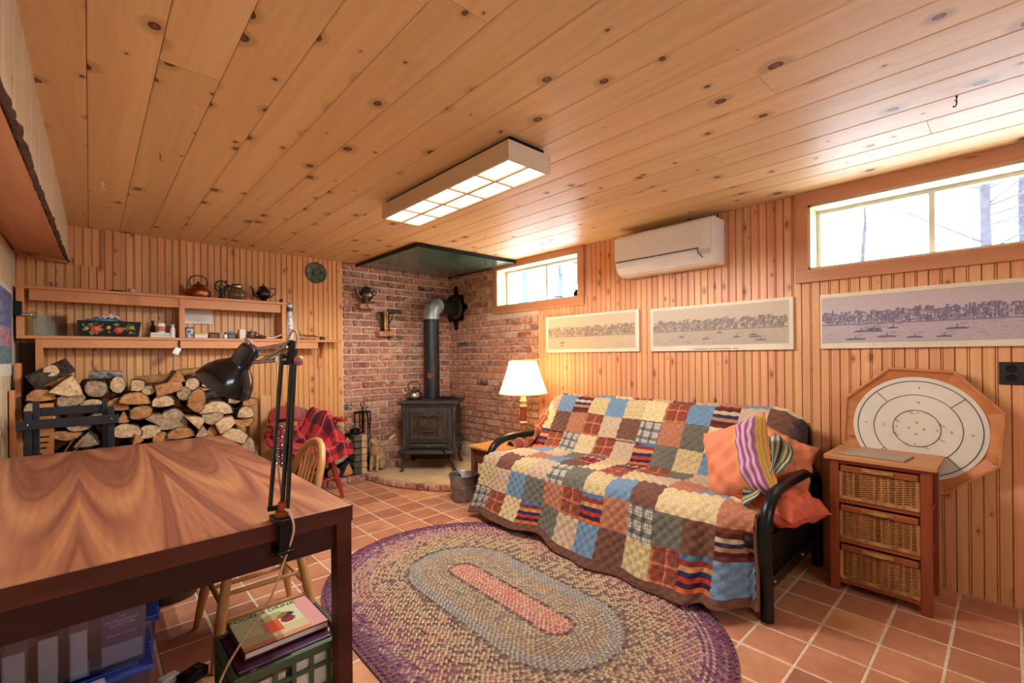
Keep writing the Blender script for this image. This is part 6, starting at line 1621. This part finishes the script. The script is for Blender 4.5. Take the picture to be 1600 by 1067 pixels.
W['lampivory'] = pm('ivory_turned', (222, 196, 150), (204, 174, 126), 16, .35)
obj('column', MB().lathe([(.028, .03), (.024, .05), (.02, .07), (.03, .09), (.034, .11), (.028, .135), (.022, .16), (.028, .17), (.03, .18), (.029, .30), (.03, .31)], 20), W['lampwood'], TL, smooth=35)
for za in (.045, .165, .31, .355): obj('collar', MB().lathe([(.018, za), (.033, za + .006), (.035, za + .014), (.03, za + .024), (.018, za + .03)], 20), W['lampivory'], TL, smooth=35)
obj('neck', MB().lathe([(.022, .31), (.024, .34), (.026, .40), (.015, .42), (.012, .47), (.001, .47)], 18), W['lampivory'], TL, smooth=40)
def shade_mat():
    t = NT('lit_cream_shade'); out = t.t.nodes['Material Output']
    nz = t.noise(t.coord((1, 1, 1)), 120, 2); c = t.ramp(nz, [(.3, lin((240, 226, 196))), (.7, lin((250, 240, 216)))])
    d = t.n('ShaderNodeBsdfDiffuse'); tr = t.n('ShaderNodeBsdfTranslucent'); t.l(c, d.inputs[0]); t.l(c, tr.inputs[0])
    mx = t.n('ShaderNodeMixShader'); mx.inputs[0].default_value = .6; t.l(d.outputs[0], mx.inputs[1]); t.l(tr.outputs[0], mx.inputs[2]); t.l(mx.outputs[0], out.inputs['Surface']); return t.m
sprof = [(.218, .435), (.205, .47), (.182, .53), (.158, .60), (.135, .675), (.122, .73)]
mb = MB(); ns = 48
def rr8(a, r): return r * (1 - .022 * abs(math.sin(4 * a)))
vs = []
for r, zz in sprof:
    for j in range(ns): a = 2 * PI * j / ns; vs.append((rr8(a, r) * math.cos(a), rr8(a, r) * math.sin(a), zz))
mb.add(vs, [(i * ns + j, i * ns + (j + 1) % ns, (i + 1) * ns + (j + 1) % ns, (i + 1) * ns + j) for i in range(len(sprof) - 1) for j in range(ns)])
shd = obj('shade', mb, shade_mat(), TL, smooth=80)
W['shaderib'] = pm('shade_trim', (214, 196, 160), (190, 170, 132), 30, .8)
for k in range(8):
    a = 2 * PI * k / 8; obj('rib', MB().tube([((r + .0015) * math.cos(a), (r + .0015) * math.sin(a), zz) for r, zz in sprof], .0022, 5), W['shaderib'], shd)
for r, zz in (sprof[0], sprof[-1]): obj('shade_trim', MB().tube([(rr8(2 * PI * j / ns, r) * math.cos(2 * PI * j / ns), rr8(2 * PI * j / ns, r) * math.sin(2 * PI * j / ns), zz) for j in range(ns)], .004, 6, closed=True), W['shaderib'], shd, smooth=60)
W['bulb'] = emis('warm_bulb', (255, 214, 150), 20)
obj('bulb', MB().ball((0, 0, .56), .03, n=14, m=10), W['bulb'], TL, smooth=60)
ld = bpy.data.lights.new('lamp_light', 'POINT'); ld.energy = LAMP_WATTS; ld.color = (1.0, .74, .42); ld.shadow_soft_size = .03
lo = bpy.data.objects.new('lamp_light', ld); C.objects.link(lo); lo.parent = TL; lo.location = (0, 0, .625)

# ================================================================== wicker drawer cabinet
W['cherry'] = wood('cherry_stain', (160, 82, 46), (124, 56, 32), (70, 30, 18), along=2, across=1, knots=.1, rough=.35, ring=20)
W['cherry_h'] = wood('cherry_stain_rail', (168, 88, 50), (134, 64, 36), (70, 30, 18), along=1, across=2, knots=.1, rough=.35, ring=20)
W['cabtop'] = wood('worn_cabinet_top', (196, 138, 90), (166, 110, 70), (90, 50, 30), along=1, across=0, knots=.1, rough=.45)
W['wicker'] = pm('wicker_cane', (206, 150, 90), (140, 88, 48), 22, .55, jit=.05, stretch=(1, 1.2, .15))
W['handle'] = pm('antique_brass_pull', (196, 156, 92), (160, 120, 64), 20, .4, metal=.35)
W['wickerdk'] = pm('wicker_inside', (96, 58, 34), (70, 40, 24), 20, .8)
CB = thing('drawer_cabinet', 'narrow cherry-stained cabinet with three wicker drawers beside the futon', 'cabinet', (3.035, .45, 0))
dx, dy = .165, .200
for sx in (-1, 1):
    for sy in (-1, 1): obj('leg', MB().box(sx * (dx - .02) - .02, sx * (dx - .02) + .02, sy * (dy - .02) - .02, sy * (dy - .02) + .02, .002, .684), W['cherry'], CB, bevel=.003)
obj('top', MB().box(-dx - .02, dx + .012, -dy - .022, dy + .022, .684, .706), W['cabtop'], CB, bevel=.003)
for zz in (.664, .462, .256, .046): obj('front_rail', MB().box(-dx + .004, -dx + .02, -dy + .04, dy - .04, zz, zz + .02), W['cherry_h'], CB, bevel=.002)
for sy in (-1, 1):
    for zz in (.46, .255, .05): obj('runner', MB().box(-dx + .04, dx - .04, sy * (dy - .02) - .01, sy * (dy - .02) + .01, zz, zz + .018), W['cherry_h'], CB)
for z0_, z1_ in ((.485, .655), (.279, .450), (.069, .245)):
    w = dy - .048; xf = -dx + .002
    D = obj('drawer', MB().box(xf + .016, dx - .05, -w + .004, w - .004, z0_, z1_ - .012), W['wickerdk'], CB)
    obj('drawer_rail', MB().box(xf - .004, xf + .016, -w, w, z1_ - .03, z1_), W['cherry_h'], D, bevel=.003)
    zt = z1_ - .032; nrw = 24; stk = 11
    mb = MB()
    for k in range(nrw):
        zz = z0_ + .006 + (zt - z0_ - .008) * (k + .5) / nrw
        pts = [(xf + .006 + .0048 * math.sin(PI * (j / 4) + (PI if k % 2 else 0)), -w + 2 * w * j / (4 * stk), zz) for j in range(4 * stk + 1)]
        mb.tube(pts, .0028, 4)
    wv = obj('weave', mb, W['wicker'], D, smooth=60); wv['kind'] = 'stuff'
    for j in range(stk + 1):
        y_ = -w + 2 * w * (j + .0) / stk; wd_ = .0032 if 0 < j < stk else .009
        obj('stake', MB().tube([(xf + .006, y_, z0_), (xf + .006, y_, zt)], wd_, 6), W['wicker'], D, smooth=60)
    bm_ = MB()
    for j in range(46):
        y_ = -w + 2 * w * (j + .5) / 46; bm_.tube([(xf - .004, y_ - .004, z0_ - .001), (xf + .0, y_ + .004, z0_ + .016)], .0036, 5)
    obj('braid_edge', bm_, W['wicker'], D, smooth=60)
    hb = obj('handle', MB().tube(bez([(xf - .006, -.055, z1_ - .010), (xf - .014, -.03, z1_ - .016), (xf - .014, .03, z1_ - .016), (xf - .006, .055, z1_ - .010)], 12), .005, 6).bar((xf - .007, -.062, z1_ - .012), (xf - .007, .062, z1_ - .012), .004, .016), W['handle'], D, smooth=40)
    for s in (-1, 1): obj('screw', MB().ball((xf - .010, s * .05, z1_ - .011), .0032, n=8, m=6), W['black'], hb)
tag(obj('stone_slab', MB().box(-.085, .085, -.135, .135, 0, .009), pm('grey_stone_board', (172, 152, 132), (150, 130, 110), 8, .4), None, (2.985, .475, .7065), (0, 0, -.10), bevel=.002), 'thin grey-beige board lying on the wicker drawer cabinet', 'board')

# ================================================================== crokinole board
CK = thing('game_board', 'octagonal wooden crokinole board with white round playing field behind the cabinet', 'game board', (3.225, .338, .835), 0, None, (.06, 0, 0))
W['boardwood'] = wood('board_pine', (206, 138, 86), (180, 108, 62), (80, 40, 20), along=1, across=2, knots=.3, rough=.4)
Ro, Rf = .342, .272
def oc(r, k): a = PI / 8 + k * PI / 4; return (r * math.cos(a), r * math.sin(a))
obj('back_panel', MB().prism([oc(Ro - .01, k) for k in range(8)], .012, .02, 'yz'), W['boardwood'], CK)
for k in range(8):
    a, b = oc(Ro - .012, k), oc(Ro - .012, k + 1); c, d = oc(Rf - .01, k + 1), oc(Rf - .01, k)
    obj('tray_panel', MB().add([(-.018, *a), (-.018, *b), (.006, *c), (.006, *d), (.012, *a), (.012, *b), (.012, *c), (.012, *d)], [(0, 1, 2, 3), (4, 5, 6, 7), (0, 1, 5, 4), (2, 3, 7, 6), (1, 2, 6, 5), (0, 3, 7, 4)]), W['boardwood'], CK, bevel=.001)
    e, f = oc(Ro, k), oc(Ro, k + 1); g, h = oc(Ro - .013, k + 1), oc(Ro - .013, k)
    obj('rim_rail', MB().add([(-.026, *e), (-.026, *f), (-.026, *g), (-.026, *h), (.018, *e), (.018, *f), (.018, *g), (.018, *h)], [(0, 1, 2, 3), (4, 5, 6, 7), (0, 1, 5, 4), (2, 3, 7, 6), (1, 2, 6, 5), (0, 3, 7, 4)]), W['boardwood'], CK, bevel=.002)
W['field'] = pm('ivory_field', (226, 218, 204), (214, 206, 192), 4, .35)
obj('playing_field', MB().lathe([(.0145, .012), (Rf - .002, .012), (Rf, .010), (Rf, 0), (.0145, 0)], 72), W['field'], CK, (.004, 0, 0), (0, -PI / 2, 0), smooth=40)
obj('centre_hole', MB().lathe([(.001, .0116), (.0145, .0116), (.0145, .010)], 24), W['boardwood'], CK, (.004, 0, 0), (0, -PI / 2, 0))
XF = .004 - .0124
for r, w in ((.250, .0022), (.178, .0019), (.096, .0019)):
    obj('ring_line', MB().tube([(XF, r * math.cos(2 * PI * k / 72), r * math.sin(2 * PI * k / 72)) for k in range(72)], w, 4, closed=True), W['ink'], CK)
for k in range(4):
    a = PI / 4 + k * PI / 2; obj('quadrant_line', MB().tube([(XF, .178 * math.cos(a), .178 * math.sin(a)), (XF, .250 * math.cos(a), .250 * math.sin(a))], .0019, 4), W['ink'], CK)
for k in range(8):
    a = PI / 8 + k * PI / 4; obj('peg', MB().tube([(XF, .096 * math.cos(a), .096 * math.sin(a)), (XF - .02, .096 * math.cos(a), .096 * math.sin(a))], .0035, 8), W['steel'], CK, smooth=50)
# numerals face the room: local text x -> -Y, text y -> +Z
NM = Matrix(((0, 0, -1), (-1, 0, 0), (0, 1, 0)))
for r, s, sz in ((.213, '5', .017), (.137, '10', .015), (.082, '15', .013), (.030, '20', .013)):
    for k in range(4):
        a = PI / 2 + k * PI / 2
        E_ = (NM @ Matrix.Rotation([0, PI / 2, PI, -PI / 2][k], 3, 'Z')).to_euler()
        text_part('numeral', s, sz, W['ink'], CK, (XF - .0002, r * math.cos(a), r * math.sin(a)), E_, .0003)

# ================================================================== wall things on the right
OU = thing('wall_outlet', 'black electrical outlet on the pine wall at the far right', 'outlet', (XR, -.005, 1.132))
obj('plate', MB().box(-.008, -.0, -.042, .042, -.055, .055), pm('black_bakelite', (30, 32, 38), (22, 24, 30), 8, .35), OU, bevel=.003)
for s in (-1, 1): obj('socket', MB().lathe([(.001, .004), (.017, .004), (.018, 0)], 20), W['black'], OU, (-.008, 0, s * .022), (0, -PI / 2, 0))

def city(seed, nu, nv, paper, ink, water, ships, hill):
    """an engraved waterfront panorama as a grid of ink tones"""
    g = np.random.RandomState(seed); A = np.zeros((nu, nv))
    hor = int(nv * .40)
    for i in range(nu):
        hl = int(nv * (.60 + .16 * hill * max(0, math.sin(i / nu * 5 + seed)) + .03 * math.sin(i * .11)))
        A[i, hor:hl] = .17
        A[i, hl:] = .05 + .04 * g.rand(nv - hl)
    for _ in range(nu * 2):
        w, h = g.randint(2, 7), g.randint(2, int(nv * .11)); x = g.randint(0, nu - w); y = hor + g.randint(0, int(nv * .26))
        t = g.choice([.15, .35, .55, .75]); A[x:x + w, y:min(nv - 3, y + h)] = t
        A[x, y:min(nv - 3, y + h)] = .85; A[x:x + w, min(nv - 4, y + h)] = .8
        for yy in range(y + 1, min(nv - 4, y + h), 2): A[x + 1:x + w - 1:2, yy] = .9 - t * .6
    for _ in range(nu // 16):
        x = g.randint(2, nu - 3); h = g.randint(int(nv * .15), int(nv * .34)); A[x, hor:min(nv - 4, hor + h)] = .8
    A[:, :hor] = water * .7 + .10 * g.rand(nu, hor)
    A[:, hor - 1:hor + 1] = .65
    for _ in range(nu // 2):
        x = g.randint(0, nu - 8); y = g.randint(1, hor - 1); A[x:x + g.randint(3, 8), y] += .15
    for _ in range(ships):
        x = g.randint(5, nu - 30); y = g.randint(3, hor - 6); L = g.randint(10, 22)
        A[x:x + L, y:y + 2] = .95; A[x + 3:x + L - 3, y + 2] = .7; A[x + L // 2, y + 2:y + 6] = .9
        for q_ in range(10): A[min(nu - 1, x + L // 2 + q_), min(nv - 1, y + 6 + q_ // 4)] = .6
    A += .10 * g.rand(nu, nv)
    A = np.clip(A, 0, 1) * .74
    return lambda u, v: tuple(paper[k] + (ink[k] - paper[k]) * A[min(nu - 1, int(u * nu)), min(nv - 1, int(v * nv))] for k in range(3))
def picture(label, ya, yb, z0, z1, seed, paper, ink, water, ships, hill, bord):
    h = z1 - z0; w = ya - yb
    p = thing('panorama_picture', label, 'picture', (XR - .001, (ya + yb) / 2, (z0 + z1) / 2), 0, 'panorama prints along the pine wall')
    obj('board', MB().box(-.022, 0, -w / 2, w / 2, -h / 2, h / 2), W['offwhite'], p, bevel=.002)
    b0, b1, bs = bord
    raster('print', city(seed, 230, 72, paper, ink, water, ships, hill), 230, 72, lambda u, v: (-.0226, w / 2 - bs - (w - 2 * bs) * u, -h / 2 + b0 + (h - b0 - b1) * v), W['print'], p)
    bs -= .003; b0 -= .003; b1 -= .003
    obj('rule', MB().tube([(-.0225, -w / 2 + bs, -h / 2 + b0), (-.0225, w / 2 - bs, -h / 2 + b0), (-.0225, w / 2 - bs, h / 2 - b1), (-.0225, -w / 2 + bs, h / 2 - b1)], .0009, 4, closed=True), W['dkpewter'], p)
    return p
picture('sepia city panorama in a white board, nearest the brick corner', 3.047, 2.023, 1.264, 1.606, 3, (214, 190, 156), (96, 78, 70), .12, 2, .9, (.035, .025, .035))
p2_ = picture('harbour panorama with rows of moored boats, middle of the three', 1.922, .922, 1.262, 1.596, 5, (206, 188, 166), (84, 74, 78), .22, 7, .6, (.045, .025, .028))
mb = MB(); g_ = random.Random(1); xx = -.16
while xx < .16:
    w_ = g_.uniform(.006, .011); mb.box(-.0226, -.022, -xx - w_, -xx, -.1565, -.1515); xx += w_ + (.004 if g_.random() < .8 else .014)
obj('caption', mb, W['dkpewter'], p2_)
picture('blue-toned riverfront panorama with steamships under the long window', .778, -.27, 1.264, 1.59, 9, (206, 188, 188), (62, 60, 96), .16, 11, .3, (.038, .028, .012))

# ---- air conditioner
AC = thing('air_conditioner', 'white wall-mounted air conditioner near the ceiling', 'air conditioner', (XR - .001, 1.745, 1.86))
pr_ = [(0, .315), (-.165, .315), (-.188, .300), (-.193, .28), (-.192, .115), (-.178, .06), (-.14, .015), (-.10, .0), (0, .0)]
obj('body', MB().prism([(a, b) for a, b in pr_], -.385, .385, 'xz'), W['white'], AC, bevel=.006)
fp = [(-.1935, .298), (-.1985, .285), (-.1975, .125), (-.193, .118), (-.190, .285)]
obj('front_panel', MB().prism(fp, -.33, .383, 'xz'), W['white'], AC, bevel=.003)
obj('end_cap', MB().prism([(a * 1.005 - .001, b) for a, b in pr_], -.397, -.384, 'xz'), W['white'], AC, bevel=.005)
obj('louver', MB().prism([(-.1925, .10), (-.182, .062), (-.148, .022), (-.143, .026), (-.176, .066), (-.1865, .10)], -.285, .365, 'xz'), W['white'], AC, bevel=.002)
obj('slot', MB().prism([(-.1915, .114), (-.1935, .113), (-.193, .104), (-.190, .104)], -.30, .372, 'xz'), pm('grey_slot', (120, 118, 120), (100, 98, 100), 8, .6), AC)
obj('display', MB().prism([(-.1945, .10), (-.184, .064), (-.18, .066), (-.190, .10)], -.375, -.305, 'xz'), pm('pale_display', (214, 214, 216), (200, 200, 204), 8, .3), AC)
obj('vane_pivot', MB().tube(bez([(-.196, -.290, .10), (-.192, -.302, .07), (-.17, -.318, .045)], 8), .003, 6), W['black'], AC, smooth=60)
obj('pipe_cover', MB().tube([(-.02, -.36, .315), (-.02, -.36, .365)], .004, 6), W['black'], AC)

# ---- ceiling light
def fixture(label, cx, cy, group):
    f = thing('ceiling_light', label, 'ceiling light', (cx, cy, ZC), 0, group)
    hw_, hl_ = .137, .60
    obj('base', MB().box(-.11, .11, -hl_ + .02, hl_ - .02, -.028, -.001), W['black'], f)
    fw_ = wood_fix
    for nm, b in (('side_board', (-hw_, -hw_ + .014, -hl_, hl_, -.115, -.026)), ('side_board', (hw_ - .014, hw_, -hl_, hl_, -.115, -.026)), ('end_board', (-hw_ + .014, hw_ - .014, -hl_, -hl_ + .016, -.115, -.026)), ('end_board', (-hw_ + .014, hw_ - .014, hl_ - .016, hl_, -.115, -.026))):
        obj(nm, MB().box(*b), fw_, f, bevel=.002)
    for i in range(2):
        for j in range(5):
            x0, x1 = (-hw_ + .014, 0) if i == 0 else (0, hw_ - .014); y0 = -hl_ + .016 + j * (2 * hl_ - .032) / 5; y1 = y0 + (2 * hl_ - .032) / 5
            obj('diffuser', MB().box(x0, x1, y0, y1, -.104, -.100), W['tubelight'], f)
    obj('grid_bar', MB().box(-.007, .007, -hl_ + .016, hl_ - .016, -.114, -.104), fw_, f)
    for j in range(1, 5):
        y0 = -hl_ + .016 + j * (2 * hl_ - .032) / 5; obj('grid_bar', MB().box(-hw_ + .014, hw_ - .014, y0 - .007, y0 + .007, -.1145, -.104), fw_, f)
    obj('tray', MB().box(-hw_ + .014, hw_ - .014, -hl_ + .016, hl_ - .016, -.036, -.030), W['white'], f)
    for i in range(2):
        for j in range(5):      # the light of each pane
            pl_ = bpy.data.lights.new('pane_light', 'SPOT'); pl_.energy = FIXTURE_WATTS / 10; pl_.color = (1.0, .98, .93); pl_.shadow_soft_size = 0.0; pl_.spot_size = math.radians(172); pl_.spot_blend = .25
            po = bpy.data.objects.new('pane_light', pl_); C.objects.link(po); po.parent = f
            po.location = ((i - .5) * .125, (j - 2) * (2 * hl_ - .032) / 5, -.118)
    return f
W['tubelight'] = emis('fluorescent_diffuser', (255, 250, 240), FIXTURE_STRENGTH)
wood_fix = wood('blond_fixture_wood', (214, 190, 160), (196, 168, 134), (150, 110, 70), along=1, across=2, knots=.1, rough=.45)
fixture('wood-framed fluorescent ceiling light with a grid of lit panes', 1.51, 2.10, None)

# ---- ceiling hooks
for x, y, m, lab in ((2.478, .133, 'black', 'small dark screw hook in the pale ceiling planks above the long window'), (.06, 3.43, 'white', 'small white screw hook in the ceiling near the bulkhead'), (.257, 2.768, 'steel', 'small steel screw hook in the ceiling planks left of the light')):
    pts = [(0, 0, 0), (0, 0, -.012)] + [(.010 - .010 * math.cos(a), 0, -.024 - .012 * math.sin(a)) for a in [-PI / 2 + 1.4 * PI * k / 12 for k in range(13)]]
    tag(obj('ceiling_hook', MB().tube(pts, .0022, 6).lathe([(.005, 0), (.004, -.003), (.001, -.003)], 10), W[m], None, (x, y, ZC - .0005), (0, 0, .6), smooth=60), lab, 'hook')
# small dark box on the sill of the small window
tag(obj('sill_box', MB().box(-.03, .03, -.03, .03, 0, .05).box(-.02, .02, -.02, .02, .05, .07), W['dkpewter'], None, (3.36, 2.73, WIN[1]['z0'] + .0125), bevel=.004), 'small dark grey object on the sill of the small window', 'ornament')
